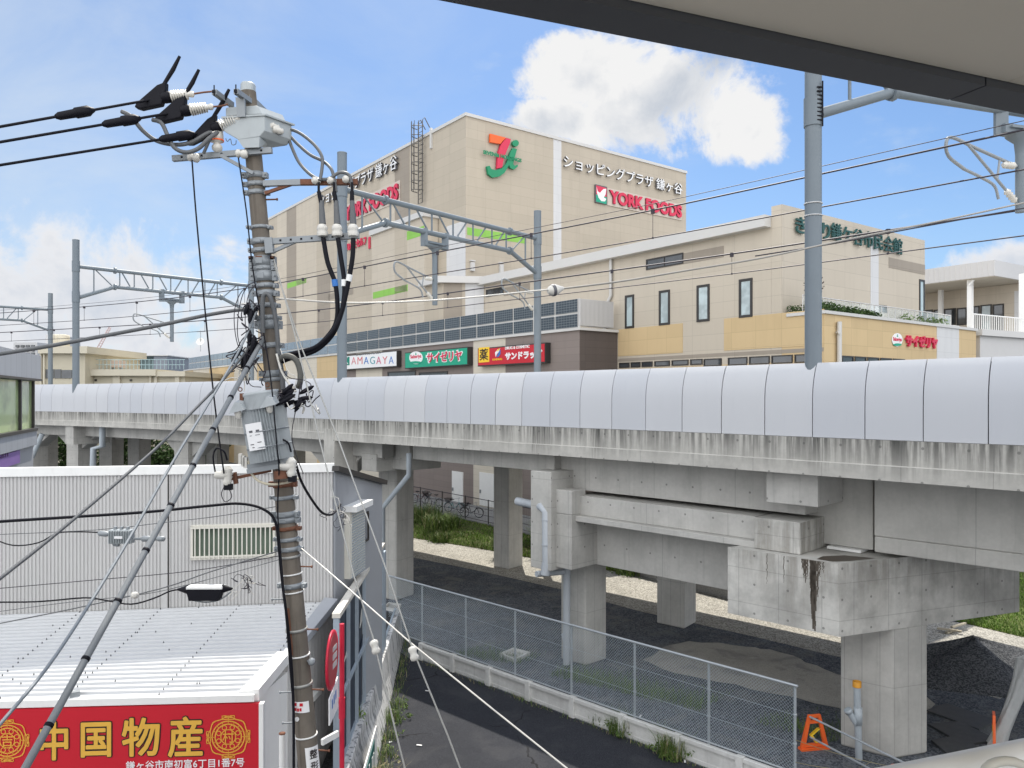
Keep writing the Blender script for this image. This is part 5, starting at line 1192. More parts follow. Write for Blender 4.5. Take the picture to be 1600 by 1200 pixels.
for u, s_ in ((-.30, -1), (.17, 1)):
    mb = MB(); c = tb0 + ta * (TH + .10) + tx * u + Vector((0, -.16, 0)); mb.extrude([c + tx * (-.11) - ta * .07, c + tx * .14 - ta * .05, c + tx * .10 + ta * .06, c + tx * .02 + ta * .09], (0, -.16, -.03)); mb.build('bushing_cowl', M_tank, tr)
    mb = MB(); mb.lathe(c - ta * .03 + Vector((0, -.08, 0)), -ta, [(0, .05), (.05, .055), (.13, .045), (.16, .025)], 14); mb.build('bushing', M_porc, tr)
mb = MB(); c = tb0 + ta * TH * .50 - tx * .08 + Vector((0, -.315, 0)); mb.box(c, (.235, .02, .40), rot=Matrix((tx, ty, ta)).transposed()); pl_ = mb.build('number_plate', M_letwhite, tr)
mb = MB(); Mr = Matrix((tx, ty, ta)).transposed()
for (u, v, w, h) in ((-.05, .08, .05, .03), (.05, .08, .05, .03), (-.06, .02, .03, .008), (.04, .02, .07, .008), (-.06, -.11, .05, .012), (.05, -.09, .06, .012), (-.05, -.155, .03, .012)): mb.box(c + tx * u + ta * v + Vector((0, -.013, 0)), (w, .004, h), rot=Mr)
mb.build('plate_marks', M_letgrey, pl_)
for u in (-.24, .17):
    mb = MB(); c = tb0 + ta * (TH + .2) + tx * u; mb.box(c + Vector((0, -.14, 0)), (.05, .05, .16)); mb.torus(c + ta * .14 + Vector((0, -.14, 0)), (0, 1, 0), .028, .008, 14, 5); mb.build('lifting_lug', M_rust, tr)
mb = MB(); mb.beam(tb0 - tx * .34 - ta * .03 + Vector((0, -.1, 0)), tb0 + tx * .34 - ta * .03 + Vector((0, -.1, 0)), .08, .07); mb.beam(tb0 - tx * .34 - ta * .10 + Vector((0, -.16, 0)), tb0 + tx * .25 - ta * .10 + Vector((0, -.16, 0)), .05, .07); mb.build('cradle', M_steel, tr)
mb = MB()
for u in (.0, .12, .22): mb.box(tb0 - tx * (.42 - u * .3) + ta * (.10 - u * .3) + Vector((0, -.12, 0)), (.05, .06, .16))
mb.build('side_bracket', M_porc, tr)
# cut-out switches below the transformer
for lab, px, py, Y_ in (('white porcelain cut out on a rusty arm left of the transformer', 355, 740, 11.6), ('white porcelain cut out hanging under the right side of the transformer', 455, 727, 11.5)):
    t = thing('cut_out', lab, 'fuse cut-out', P(px, py, Y_), 'fuse cut outs under the transformer'); c = P(px, py, Y_)
    mb = MB(); mb.lathe(c - UP * .05, (.02, 0, 1), [(-.12, .05), (-.05, .075), (-.04, .06), (0, .085), (.02, .065), (.05, .09), (.07, .065), (.10, .085), (.13, .06), (.17, .03)], 16)
    mb.lathe(c + Vector((-.17, -.03, -.02)), (1, 0, 0), [(0, .05), (.04, .062), (.16, .062), (.20, .03)], 14); mb.build('porcelain', M_porc, t)
    mb = MB(); mb.box(c + Vector((.02, 0, -.2)), (.11, .09, .09)); mb.build('base', M_dark, t)
    mb = MB(); mb.tube(smooth([c + Vector((-.17, -.03, .03)), c + Vector((-.20, -.03, .25)), c + Vector((-.15, -.03, .38)), c + Vector((-.04, -.03, .34)), c + Vector((.0, 0, .2))], 5), .014, 6); mb.build('lead', M_dark, t)
arm('side_arm', P(362, 748, 11.7), P(424, 735, 11.8), .04, .045, M_rust); arm('side_bracket', P(366, 738, 11.68), P(369, 756, 11.68), .05, .06, M_rust)
mb = MB(); c = P(440, 735, 11.55); mb.lathe(c, (-.08, 0, 1), [(-.12, .12), (.0, .12)], 16); mb.build('bracket_drum', M_rust, pole)
mb = MB(); mb.tube(smooth([P(388, 720, 11.5), P(392, 738, 11.5), P(405, 752, 11.5), P(425, 757, 11.5), P(448, 754, 11.6), P(466, 748, 11.7)], 5), .02, 6); tag(mb.build('earth_cable', mat('ivory_cable', (.55, .50, .38), .5)), 'ivory cable looped under the transformer cradle', 'cable')
# dark bundle of splices and loose leads right of the pole, and another on the left
def splice_bundle(label, cx, cy, Y_, n, spread, group=None, dense=1):
    t = thing('splice_bundle', label, 'cable splice', P(cx, cy, Y_)); k = 0
    lr = random.Random(int(cx * 7 + cy))
    for k in range(n):
        a = P(cx + lr.uniform(-spread[0], spread[0]), cy + lr.uniform(-spread[1], spread[1]), Y_ + lr.uniform(-.12, .12)); d = Vector((spread[2] + lr.uniform(-.35, .35), lr.uniform(-.2, .2), spread[3] + lr.uniform(-.35, .35))).normalized(); L = lr.uniform(.14, .34)
        mb = MB(); mb.tube([a - d * L / 2, a - d * L * .25, a + d * L * .25, a + d * L / 2], [.012, .032, .034, .012], 8); mb.build('splice', M_dark, t)
    for k in range(n + 4):
        a = P(cx + lr.uniform(-spread[0], spread[0]) * 1.3, cy + lr.uniform(-spread[1], spread[1]) * 1.2, Y_ + lr.uniform(-.15, .15))
        pts = [a]
        for q_ in range(4): pts.append(pts[-1] + Vector((lr.uniform(-.13, .13), lr.uniform(-.08, .08), lr.uniform(-.16, .12))))
        mb = MB(); mb.tube(smooth(pts, 4), .009, 5); mb.build('loose_lead', M_wire if k % 3 else M_porc, t)
    return t
splice_bundle('tangle of black splices and cut cable ends sticking out right of the pole', 460, 622, 11.6, 11, (20, 14, .8, .45))
splice_bundle('hanging black splice bundle left of the pole under the sky', 392, 525, 11.75, 10, (8, 42, .15, 1))
splice_bundle('small cluster of connectors dangling left of the pole above the school roof', 378, 565, 11.7, 5, (8, 14, .2, .8))
cable('pale telephone lead running down from the black bundle beside the pole', [(432, 553, 11.75), (440, 580, 11.7), (452, 600, 11.65), (462, 612, 11.6)], .018, M_porc, 'lead')
# cables running off to the lower left
cable('thick wrapped telephone cable running left from the pole to the picture edge', [(-60, 563, 10.6), (0, 553, 10.8), (75, 541, 11), (150, 527, 11.2), (250, 508, 11.5), (330, 491, 11.8), (385, 484, 12), (402, 497, 12), (410, 520, 12)], .030, M_cable, 'telephone_cable')
cable('lower thick black cable crossing the white ribbed wall to the pole', [(-60, 820, 10.4), (0, 815, 10.6), (110, 808, 10.9), (230, 800, 11.3), (330, 790, 11.6), (375, 787, 11.75), (410, 795, 11.8), (430, 815, 11.82), (436, 860, 11.8), (441, 910, 11.8), (452, 1000, 11.8), (458, 1090, 11.8), (459, 1200, 11.75)], .022, M_dark, 'telephone_cable')
cable('thin black lead following the front of the pole to the ground', [(372, 243, 11.75), (385, 330, 11.8), (395, 420, 11.8), (412, 520, 11.78), (424, 600, 11.4), (432, 690, 11.25), (436, 735, 11.4), (434, 800, 11.75), (440, 880, 11.75), (448, 980, 11.75), (456, 1080, 11.75)], .011, M_dark, 'lead')
cable('thin dark drop wire hanging from the upper arm to the shop wall', [(300, 250, 11.7), (306, 330, 11.7), (318, 460, 11.65), (332, 600, 11.6), (343, 690, 11.5), (350, 740, 11.5)], .012, M_dark, 'drop_wire')
sleeve = thing('cable_sleeve', 'thick grey protective sleeve slanting steeply across the shop sign', 'cable', P(218, 895, 9))
p0, p1 = P(412, 528, 11.9), P(20, 1235, 6.6)
mb = MB(); mb.tube([p0.lerp(p1, k / 8) for k in range(9)], .036, 12); mb.build('tube', mat('sleeve_grey', (.20, .21, .215), .35, 0, .06, 3), sleeve)
for k in range(1, 10):
    c = p0.lerp(p1, k / 10 + .012); mb = MB(); d = (p1 - p0).normalized(); mb.lathe(c, d, [(0, .036), (.004, .042), (.035, .042), (.04, .036)], 12); mb.build('joint_ring', M_dark, sleeve)
cable('thin bright twisted cable slanting down beside the thick grey sleeve', [(404, 480, 11.9), (375, 545, 11.4), (338, 610, 10.8), (270, 722, 9.8), (190, 862, 8.6), (90, 1020, 7.4), (10, 1120, 6.7), (-60, 1200, 6.3)], .017, M_steel, 'drop_cable', n=6)
cable('dark drop cable slanting gently across the ribbed wall to the left edge', [(400, 530, 11.9), (350, 592, 11.3), (300, 644, 10.7), (240, 704, 10), (100, 824, 8.6), (0, 904, 7.8), (-80, 968, 7.2)], .020, M_cable, 'drop_cable', n=6)
GW = 'thin service wires before the ribbed wall'
wl = lambda lab, pix, r, m=M_wire: cable(lab, pix, r, m, 'service_wire', GW, 5, 4)
wl('thin dark wire sagging across the middle of the ribbed wall', [(-20, 921, 13.2), (150, 906, 13), (300, 892, 12.6), (440, 868, 12)], .007)
wl('wavy black wire leading to the black closure on the ribbed wall', [(-20, 941, 12.6), (60, 940, 12.6), (132, 934, 12.6), (165, 938, 12.5), (205, 944, 12.5), (240, 935, 12.4), (268, 923, 12.3), (290, 921, 12.2)], .013, M_dark)
wl('thin strand above the black closure rising to the pole', [(-20, 978, 12.8), (110, 952, 12.7), (250, 920, 12.5), (330, 893, 12.3), (445, 858, 12)], .010, M_cable)
wl('thin pale wire crossing high on the ribbed wall through the grey amplifier', [(-20, 836, 13), (150, 828, 13), (260, 816, 12.7), (345, 806, 12.4), (440, 790, 12)], .007, M_cable)
wl('black lead dipping into the left end of the grey amplifier', [(-20, 838, 12.4), (20, 852, 12.4), (60, 848, 12.4), (90, 833, 12.4), (125, 831, 12.4), (155, 832, 12.4)], .011, M_dark)
wl('low strand along the foot of the ribbed wall', [(-20, 958, 12.9), (100, 942, 12.8), (220, 929, 12.6), (280, 917, 12.4), (345, 900, 12.2), (445, 872, 12)], .006, M_cable)
# amplifier and closures on those wires
am = thing('cable_amplifier', 'grey finned cable amplifier box hanging before the ribbed wall', 'amplifier', P(190, 838, 12.4)); c = P(190, 838, 12.4)
mb = MB(); mb.box(c, (.36, .14, .22)); 
for k in range(9): mb.box(c + Vector((-.16 + k * .04, -.085, 0)), (.012, .03, .20))
mb.build('case', M_greybox, am, .01); mb = MB(); mb.box(c + Vector((0, -.105, .0)), (.13, .008, .04)); mb.build('label_plate', M_letwhite, am)
mb = MB(); mb.lathe(c + Vector((-.38, 0, .05)), (1, 0, -.1), [(0, .02), (.04, .045), (.14, .045), (.2, .02)], 10); mb.lathe(c + Vector((.2, 0, -.04)), (1, 0, 0), [(0, .02), (.12, .025), (.14, .05), (.28, .05), (.30, .03), (.38, .03), (.40, .045), (.48, .045), (.5, .02)], 10); mb.lathe(c + Vector((-.14, 0, -.12)), (1, 0, -.1), [(0, .02), (.02, .04), (.1, .04)], 8); mb.build('connectors', M_steel, am)
mb = MB()
for k in (-.1, 0, .1): mb.box(c + Vector((k, 0, .13)), (.04, .05, .05))
mb.build('hanger', M_steel, am)
cl = thing('cable_closure', 'black trough shaped cable closure with white lid before the ribbed wall', 'closure', P(322, 926, 12.1)); c = P(322, 926, 12.1)
mb = MB(); mb.extrude([c + Vector((-.29, -.08, .07)), c + Vector((.27, -.08, .07)), c + Vector((.22, -.08, -.11)), c + Vector((-.24, -.08, -.11))], (0, .16, 0)); mb.lathe(c + Vector((-.45, 0, .05)), (1, 0, 0), [(0, .015), (.16, .07)], 10); mb.lathe(c + Vector((.42, 0, .06)), (-1, 0, 0), [(0, .015), (.16, .07)], 10); mb.build('trough', M_dark, cl)
mb = MB(); mb.box(c + Vector((0, 0, .09)), (.56, .17, .035)); mb.build('lid', M_white, cl)
mb = MB(); mb.tube(smooth([c + Vector((-.22, 0, -.12)), c + Vector((0, 0, -.15)), c + Vector((.22, 0, -.11)), c + Vector((.4, 0, .02))], 5), .012, 6); mb.build('cable_tail', M_steel, cl)
o = MB(); c = P(213, 930, 12.4); o.lathe(c + Vector((-.04, 0, -.05)), (.3, 0, 1), [(0, .02), (.02, .06), (.08, .06), (.1, .03)], 12); tag(o.build('wire_clamp', M_porc), 'white oval wire clamp behind the thick grey sleeve on the ribbed wall', 'clamp')
def tangle(label, cx, cy, Y_, n, r):
    lr = random.Random(int(cx)); mb = MB()
    for k in range(n):
        a = P(cx + lr.uniform(-10, 10), cy + lr.uniform(-5, 5), Y_); pts = [a]
        for q_ in range(5): pts.append(pts[-1] + Vector((lr.uniform(-r, r), lr.uniform(-.05, .05), lr.uniform(-r, r * .8))))
        mb.tube(smooth(pts, 4), .006, 4, m=k % 2)
    return tag(mb.build('wire_tangle', [M_wire, M_porc]), label, 'wire')
tangle('loose curled wires at the right end of the black closure', 385, 908, 12.0, 9, .13)
tangle('curled wires and clamps fixed to the corner of the two storey shop', 533, 800, 15.0, 9, .14)
cable('black cable leaving the transformer and dropping to the shop corner', [(462, 725, 11.7), (472, 755, 12.2), (490, 785, 13), (505, 802, 13.8), (520, 803, 14.6), (532, 788, 15.2)], .022, M_dark, 'service_cable')
# long white cable with bulb-shaped closure running off to the right
pts = [(428, 466, 12.0), (540, 473, 12.3), (640, 471, 12.7), (720, 466, 13), (800, 458, 13.3), (860, 452, 13.5)]
cable('thin white cable from the pole to the bulbous closure', pts, .014, M_porc, 'telephone_cable')
cable('thick pale cable from the bulbous closure up to the right edge', [(878, 451, 13.6), (920, 446, 13.7), (980, 438, 13.9), (1070, 423, 14.2), (1190, 403, 14.6), (1330, 373, 15), (1480, 343, 15.4), (1640, 308, 15.8)], .018, mat('pale_cable', (.30, .285, .26), .5), 'telephone_cable')
bl = thing('bulb_closure', 'white bulb shaped cable closure with dark band hanging before the hall', 'closure', P(867, 453, 13.55)); c = P(867, 453, 13.55)
ax = (P(878, 451, 13.6) - P(858, 455, 13.5)).normalized()
mb = MB(); mb.lathe(c - ax * .14, ax, [(0, .04), (.03, .075), (.09, .105), (.16, .10), (.24, .06), (.32, .025)], 18); mb.build('shell', M_porc, bl)
mb = MB(); mb.lathe(c + ax * .0, ax, [(-.065, .104), (-.05, .108), (-.02, .108), (-.005, .102)], 18); mb.build('band', M_letgrey, bl)
cable('dark cable parallel above the farther messenger at the right edge', [(1180, 400, 15.1), (1300, 381, 15.2), (1420, 358, 15.4), (1640, 318, 15.7)], .013, M_wire, 'telephone_cable')
# guy wires with white egg insulators
def guy(label, pix, ins, r=.011, m=M_silver):
    t = thing('guy_wire', label, 'guy wire', P(*pix[0]), 'guy wires slanting to the car park'); mb = MB(); mb.tube([P(*p) for p in pix], r, 6); mb.build('strand', m, t)
    if ins:
        a = P(*ins[0]); b = P(*ins[1]); ax = (b - a).normalized()
        mb = MB(); mb.lathe(a, ax, [(0, .02), (.012, .05), (.05, .058), (.075, .045), (.105, .045), (.13, .058), (.168, .05), (.18, .02)], 14); mb.build('insulator', M_porc, t)
    return t
guy('left grey guy wire with white insulator before the billboard', [(428, 405, 11.9), (460, 520, 11.6), (500, 690, 11.0), (553, 900, 10.0), (584, 1000, 9.7), (620, 1150, 9.2), (640, 1230, 9.0)], [(583, 1000, 9.7), (589, 1022, 9.65)])
guy('right grey guy wire with white insulator before the chain link fence', [(428, 412, 11.9), (470, 540, 11.6), (530, 690, 11.0), (600, 880, 10.0), (645, 1015, 9.6), (700, 1150, 9.2), (730, 1230, 9.0)], [(643, 1010, 9.6), (649, 1032, 9.55)])
guy('thick white guy wire slanting right from the pole across the car park', [(471, 857, 11.9), (540, 916, 11.2), (640, 1003, 10.3), (760, 1100, 9.5), (885, 1200, 8.8), (960, 1262, 8.4)], None, .0105, M_porc)

for k, (pix, lab) in enumerate((([(398, 440, 11.8), (384, 450, 11.75), (374, 480, 11.7), (371, 520, 11.7), (377, 548, 11.7)], 'fine drop lead curling down left of the pole, outermost of four'),
    ([(399, 444, 11.8), (388, 462, 11.75), (383, 500, 11.7), (388, 540, 11.7), (384, 560, 11.7)], 'fine drop lead falling straight beside the black bundle left of the pole'),
    ([(399, 448, 11.8), (378, 455, 11.7), (366, 490, 11.65), (372, 540, 11.65), (392, 556, 11.7)], 'fine drop lead making a wide loop left of the pole'),
    ([(402, 560, 11.7), (386, 585, 11.65), (392, 602, 11.65), (408, 605, 11.7)], 'fine lead hooked above the transformer lid'),
    ([(440, 575, 11.7), (452, 590, 11.6), (475, 594, 11.6), (486, 602, 11.6), (474, 612, 11.6)], 'fine lead looping out to the right above the cut cable ends'),
    ([(438, 545, 11.75), (450, 580, 11.65), (463, 590, 11.6), (458, 612, 11.6)], 'fine pale lead dropping into the cut cable ends'),
    ([(462, 640, 11.6), (456, 680, 11.6), (463, 712, 11.6), (474, 740, 11.65)], 'fine dark lead falling past the right side of the transformer'),
    ([(352, 757, 11.6), (346, 772, 11.6), (352, 784, 11.6), (362, 776, 11.6), (356, 760, 11.6)], 'fine lead loop hanging under the left cut out'))):
    cable(lab, pix, .007, M_porc if k == 5 else M_wire, 'lead', 'fine leads around the pole', 5, 5)

# ------------------------------------------------------------------ two-storey ribbed shop and the low shop before it
SW = Plane((-11.05, 16.6), (0.9877, 0.1564)); SW_R = Vector((-4.1, 17.7, 0)); SS = Plane(SW_R, (0.12, 0.99))
shop = thing('ribbed_shop', 'two storey shop clad in white ribbed metal with a barred window', 'building', SW_R)
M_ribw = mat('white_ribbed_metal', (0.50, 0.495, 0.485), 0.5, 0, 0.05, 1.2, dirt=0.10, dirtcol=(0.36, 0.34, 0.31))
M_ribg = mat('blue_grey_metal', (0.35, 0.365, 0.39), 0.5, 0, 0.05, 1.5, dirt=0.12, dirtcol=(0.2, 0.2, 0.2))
zs_top, zs_trim = 7.47, 7.27
tw0, tw1 = SW.t(-140), SW.t(520)
mb = MB(); pit = .075; n = int((tw1 - tw0) / pit); vs = []
for k in range(n + 1):
    t = tw0 + k * pit
    for dt, o in ((0, 0), (.040, 0), (.048, -.022), (.067, -.022)): vs.append((t + dt, o))
prev = None
pts_lo = [SW.pt(min(t, tw1), 3.6, o) for t, o in vs]; pts_hi = [SW.pt(min(t, tw1), zs_trim, o) for t, o in vs]
mb.add(pts_lo + pts_hi, [(i, i + 1, len(vs) + i + 1, len(vs) + i) for i in range(len(vs) - 1)])
mb.obox(SW.pt(tw0, 3.6, -.03), SW.d * (tw1 - tw0), -SW.n * .1, UP * (zs_trim - 3.6)); mb.build('front_wall', M_ribw, shop)
mb = MB(); mb.obox(SW.pt(tw0, zs_trim, -.1), SW.d * (tw1 - tw0 + .03), SW.n * .145, UP * (zs_top - zs_trim)); mb.build('eaves_trim', M_white, shop, .01)
mb = MB(); mb.obox(SW.pt(SW.t(252), 3.6, -.02), SW.d * (SW.t(262) - SW.t(252)), SW.n * .035, UP * (zs_trim - 3.6)); mb.build('joint_cover', M_ribw, shop)
mb = MB(); mb.obox(SW.pt(SW.t(262.2), 3.6, -.02), SW.d * .025, SW.n * .03, UP * (zs_trim - 3.6)); mb.build('joint_gap', M_wframe, shop)
ts1 = SS.t(597)
mb = MB(); q0, q1 = SS.pt(0, 0), SS.pt(ts1, 0); bk = -SW.d * 7
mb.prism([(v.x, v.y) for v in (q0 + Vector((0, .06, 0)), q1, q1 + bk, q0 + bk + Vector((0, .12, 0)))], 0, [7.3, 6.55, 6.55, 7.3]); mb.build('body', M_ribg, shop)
mb = MB(); k = 46
for i in range(k): mb.obox(SS.pt(ts1 * i / k, 0, 0), SS.d * (ts1 / k * .5), SS.n * .014, UP * (7.25 - .72 * i / k))
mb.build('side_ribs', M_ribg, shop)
mb = MB(); a = SS.pt(-.06, 7.36, .06); b = SS.pt(ts1 + .05, 6.60, .06); mb.beam(a, b, .16, .12); mb.build('verge_trim', M_wframe, shop)
def shopwin():
    z0, z1 = zat(SW, 364, 871), zat(SW, 364, 820); a, b = SW.t(299), SW.t(430)
    mb = MB(); f = .045
    for (u0, u1, v0, v1) in ((a, b, z0 - .02, z0 + f), (a, b, z1 - f, z1 + .02), (a, a + f, z0, z1), (b - f, b, z0, z1), ((a + b) / 2 - .02, (a + b) / 2 + .02, z0, z1)): mb.obox(SW.pt(u0, v0, -.02), SW.d * (u1 - u0), SW.n * .09, UP * (v1 - v0))
    w = mb.build('window', M_cream, shop)
    MB().obox(SW.pt(a + f, z0 + f, .0), SW.d * (b - a - 2 * f), SW.n * .01, UP * (z1 - z0 - 2 * f)).build('pane', glass('dull_green_glass', (.10, .13, .10), .15, .6), w)
    mb = MB()
    for k in range(17): mb.obox(SW.pt(a + (b - a) * (k + 1) / 18 - .012, z0 - .0, .09), SW.d * .024, SW.n * .02, UP * (z1 - z0))
    for z in (z0 + .03, z1 - .06): mb.obox(SW.pt(a, z, .085), SW.d * (b - a), SW.n * .012, UP * .04)
    mb.build('window_bars', M_cream, w)
shopwin()
# louvred box and slit window on the side
mb = MB(); a, b = SS.t(537), SS.t(561); z0, z1 = zat(SS, 548, 897), zat(SS, 548, 795)
mb.obox(SS.pt(a, z0, 0), SS.d * (b - a), SS.n * .16, UP * (z1 - z0)); lv = mb.build('shutter_box', M_cream, shop)
mb = MB()
for k in range(24): z = z0 + (z1 - z0) * k / 24; mb.obox(SS.pt(a + .12, z, .16), SS.d * (b - a - .16), SS.n * .02, UP * ((z1 - z0) / 24 * .55))
mb.build('louvre', M_pvc, lv)
mb = MB(); mb.obox(SS.pt(a - .05, z1, 0), SS.d * (b - a + .15), SS.n * .34, UP * .14); mb.build('shutter_hood', M_white, lv)
window(shop, SS, 567, 574, 800, 846, 570, .05)
# low shop
low = thing('low_shop', 'single storey shop with pale blue ribbed metal roof below the white ribbed wall', 'building', (-4.5, 13.68, 0))
FL, FR_ = Vector((-12.8, 13.14, 0)), Vector((-4.56, 13.68, 0)); BLk, BRk = SW.pt(tw0, 0), Vector((-4.1, 17.66, 0))
zf, zb3 = 3.70, 4.30
M_roof = mat('pale_metal_roof', (0.53, 0.54, 0.55), 0.42, 0.1, 0.05, 0.8, dirt=0.12, dirtcol=(0.3, 0.31, 0.33))
mb = MB(); n = 23; up2 = Vector((0, 0, .035))
def rl(f, e): v = (BLk.lerp(FL, f) if e == 0 else BRk.lerp(FR_, f)).copy(); v.z = zb3 + (zf - zb3) * f; return v
for k in range(n):
    f0, f1, f2, f3 = k / n, (k + .72) / n, (k + .78) / n, (k + .94) / n; f4 = (k + 1) / n
    L4 = [rl(f, 0) for f in (f0, f1, f2, f3, f4)]; R4 = [rl(f, 1) for f in (f0, f1, f2, f3, f4)]
    for a in (2, 3): L4[a] = L4[a] + up2; R4[a] = R4[a] + up2
    for a in range(4): mb.face([L4[a + 1], R4[a + 1], R4[a], L4[a]])
lr = random.Random(3)
def screw(f, e): p = rl(f, 0).lerp(rl(f, 1), e) + up2; mb.add([p + Vector((-.010, -.010, 0)), p + Vector((.010, -.010, 0)), p + Vector((.010, .010, 0)), p + Vector((-.010, .010, 0)), p + Vector((0, 0, .04))], [(0, 1, 4), (1, 2, 4), (2, 3, 4), (3, 0, 4)], 1)
for row in range(5):
    for k in range(n): screw((k + .86) / n, .20 + row * .19 + (k * .0012))
for _ in range(34): screw((lr.randrange(n) + .86) / n, lr.random())
mb.build('roof', [M_roof, M_dark], low)
mb = MB(); a, b = FL + UP * 3.60, FR_ + UP * 3.60; mb.obox(a + Vector((0, .02, 0)), b - a, Vector((0, -.10, 0)), UP * .13); mb.build('front_flashing', M_white, low, .008)
mb = MB(); e0, e1 = FR_.copy(), FR_.lerp(BRk, .36); mb.hexa([e0 + Vector((-.42, 0, 3.6)), e0 + Vector((.06, 0, 3.6)), e1 + Vector((.06, 0, 3.82)), e1 + Vector((-.32, 0, 3.82))], [e0 + Vector((-.30, 0, 3.76)), e0 + Vector((.06, 0, 3.80)), e1 + Vector((.06, 0, 4.02)), e1 + Vector((-.22, 0, 3.99))]); mb.build('verge_flashing', M_white, low)
mb = MB(); e2 = BRk; mb.hexa([e1 + Vector((-.1, 0, 3.84)), e1 + Vector((.10, 0, 3.80)), e2 + Vector((.10, 0, 4.2)), e2 + Vector((-.2, 0, 4.22))], [e1 + Vector((-.1, 0, 4.0)), e1 + Vector((.10, 0, 3.96)), e2 + Vector((.10, 0, 4.36)), e2 + Vector((-.2, 0, 4.40))]); mb.build('verge_flashing', M_ribg, low)
mb = MB(); mb.prism([(v.x, v.y) for v in (FL + Vector((0, .05, 0)), FR_ + Vector((-.02, .05, 0)), e1 + Vector((-.02, 0, 0)), BLk.lerp(FL, .64))], 0, 3.597); mb.build('front_body', M_white, low)
mb = MB(); mb.prism([(v.x, v.y) for v in (e1 + Vector((-.02, .01, 0)), BRk + Vector((-.02, -.05, 0)), BRk + Vector((-6, -.9, 0)), e1 + Vector((-6, -.5, 0)))], 0, [3.79, 4.19, 4.19, 3.79]); mb.build('rear_body', mat('plain_grey_metal', (.54, .54, .53), .5, 0, .06, 2, dirt=.15), low)
mb = MB(); sd_ = (BRk - e1); k = 30
for i in range(k): p = e1 + sd_ * (i / k) + Vector((-.02, 0, 0)); mb.obox(p, sd_ / k * .5, Vector((.016, 0, 0)), UP * (3.75 + .4 * i / k))
mb.build('side_ribs', mat('plain_grey_metal', (.54, .54, .53), .5, 0, .06, 2, dirt=.15), low)
mb = MB(); mb.obox(e1 + sd_ * .18 + Vector((-.005, 0, .2)), sd_ * .34, Vector((.03, 0, 0)), UP * 2.3); dd = mb.build('side_door', M_wframe, low)
mb = MB(); mb.obox(e1 + sd_ * .14 + Vector((0, 0, 2.6)), sd_ * .44, Vector((.12, 0, 0)), UP * .12); mb.build('door_canopy', M_white, low)
for f in (.28, .62):
    mb = MB(); p = rl(.985, 0).lerp(rl(.985, 1), f); mb.box(p + Vector((0, 0, .07)), (.16, .10, .08), rz=.5); mb.build('snow_clip', M_steel, low)
# red sign of the low shop
sg0 = FL + Vector((0, -.10, 0)); sgd = (FR_ - FL).normalized(); SG = Plane(FR_ + Vector((0, -.10, 0)), sgd)
sgn = thing('shop_sign', 'long red shop sign with gold Chinese characters and two gold rosettes', 'sign', FR_ + Vector((0, -.1, 2.6)))
zt_s = 3.585; tl_s, tr_s = SG.t(-420), SG.t(405)
mb = MB(); mb.obox(SG.pt(tl_s, 1.9, 0), SG.d * (tr_s - tl_s), -SG.n * .08, UP * (zt_s - 1.9)); mb.build('board', M_red, sgn)
mb = MB(); mb.obox(SG.pt(tr_s, 1.85, .03), SG.d * (SG.t(412) - tr_s), -SG.n * .13, UP * (zt_s - 1.85)); mb.build('frame', M_white, sgn)
GM = mat('sign_gold', (0.70, 0.40, 0.06), 0.45)
def gold(txt, px0, px1, yb, h):
    ring = ((-1, 0), (1, 0), (0, 1), (0, -1), (.75, .75), (-.75, -.75), (.75, -.75), (-.75, .75))
    for nm, m_, k_, o_ in (('character_outline', M_black, 3.0, .002), ('character', GM, 1.3, .010)):
        mb = MB()
        for i, (dx, dz) in enumerate(ring + ((0, 0),)): ptext(mb, SG, txt, px0 + dx * k_, px1 + dx * k_, yb + dz * k_, h, o_ + .0003 * i, .004, 0)
        mb.build(nm, m_, sgn)
gold('中', 64, 106, 1187, 58); gold('国', 128, 173, 1182, 52); gold('物', 192, 249, 1181, 58); gold('産', 264, 316, 1182, 61)
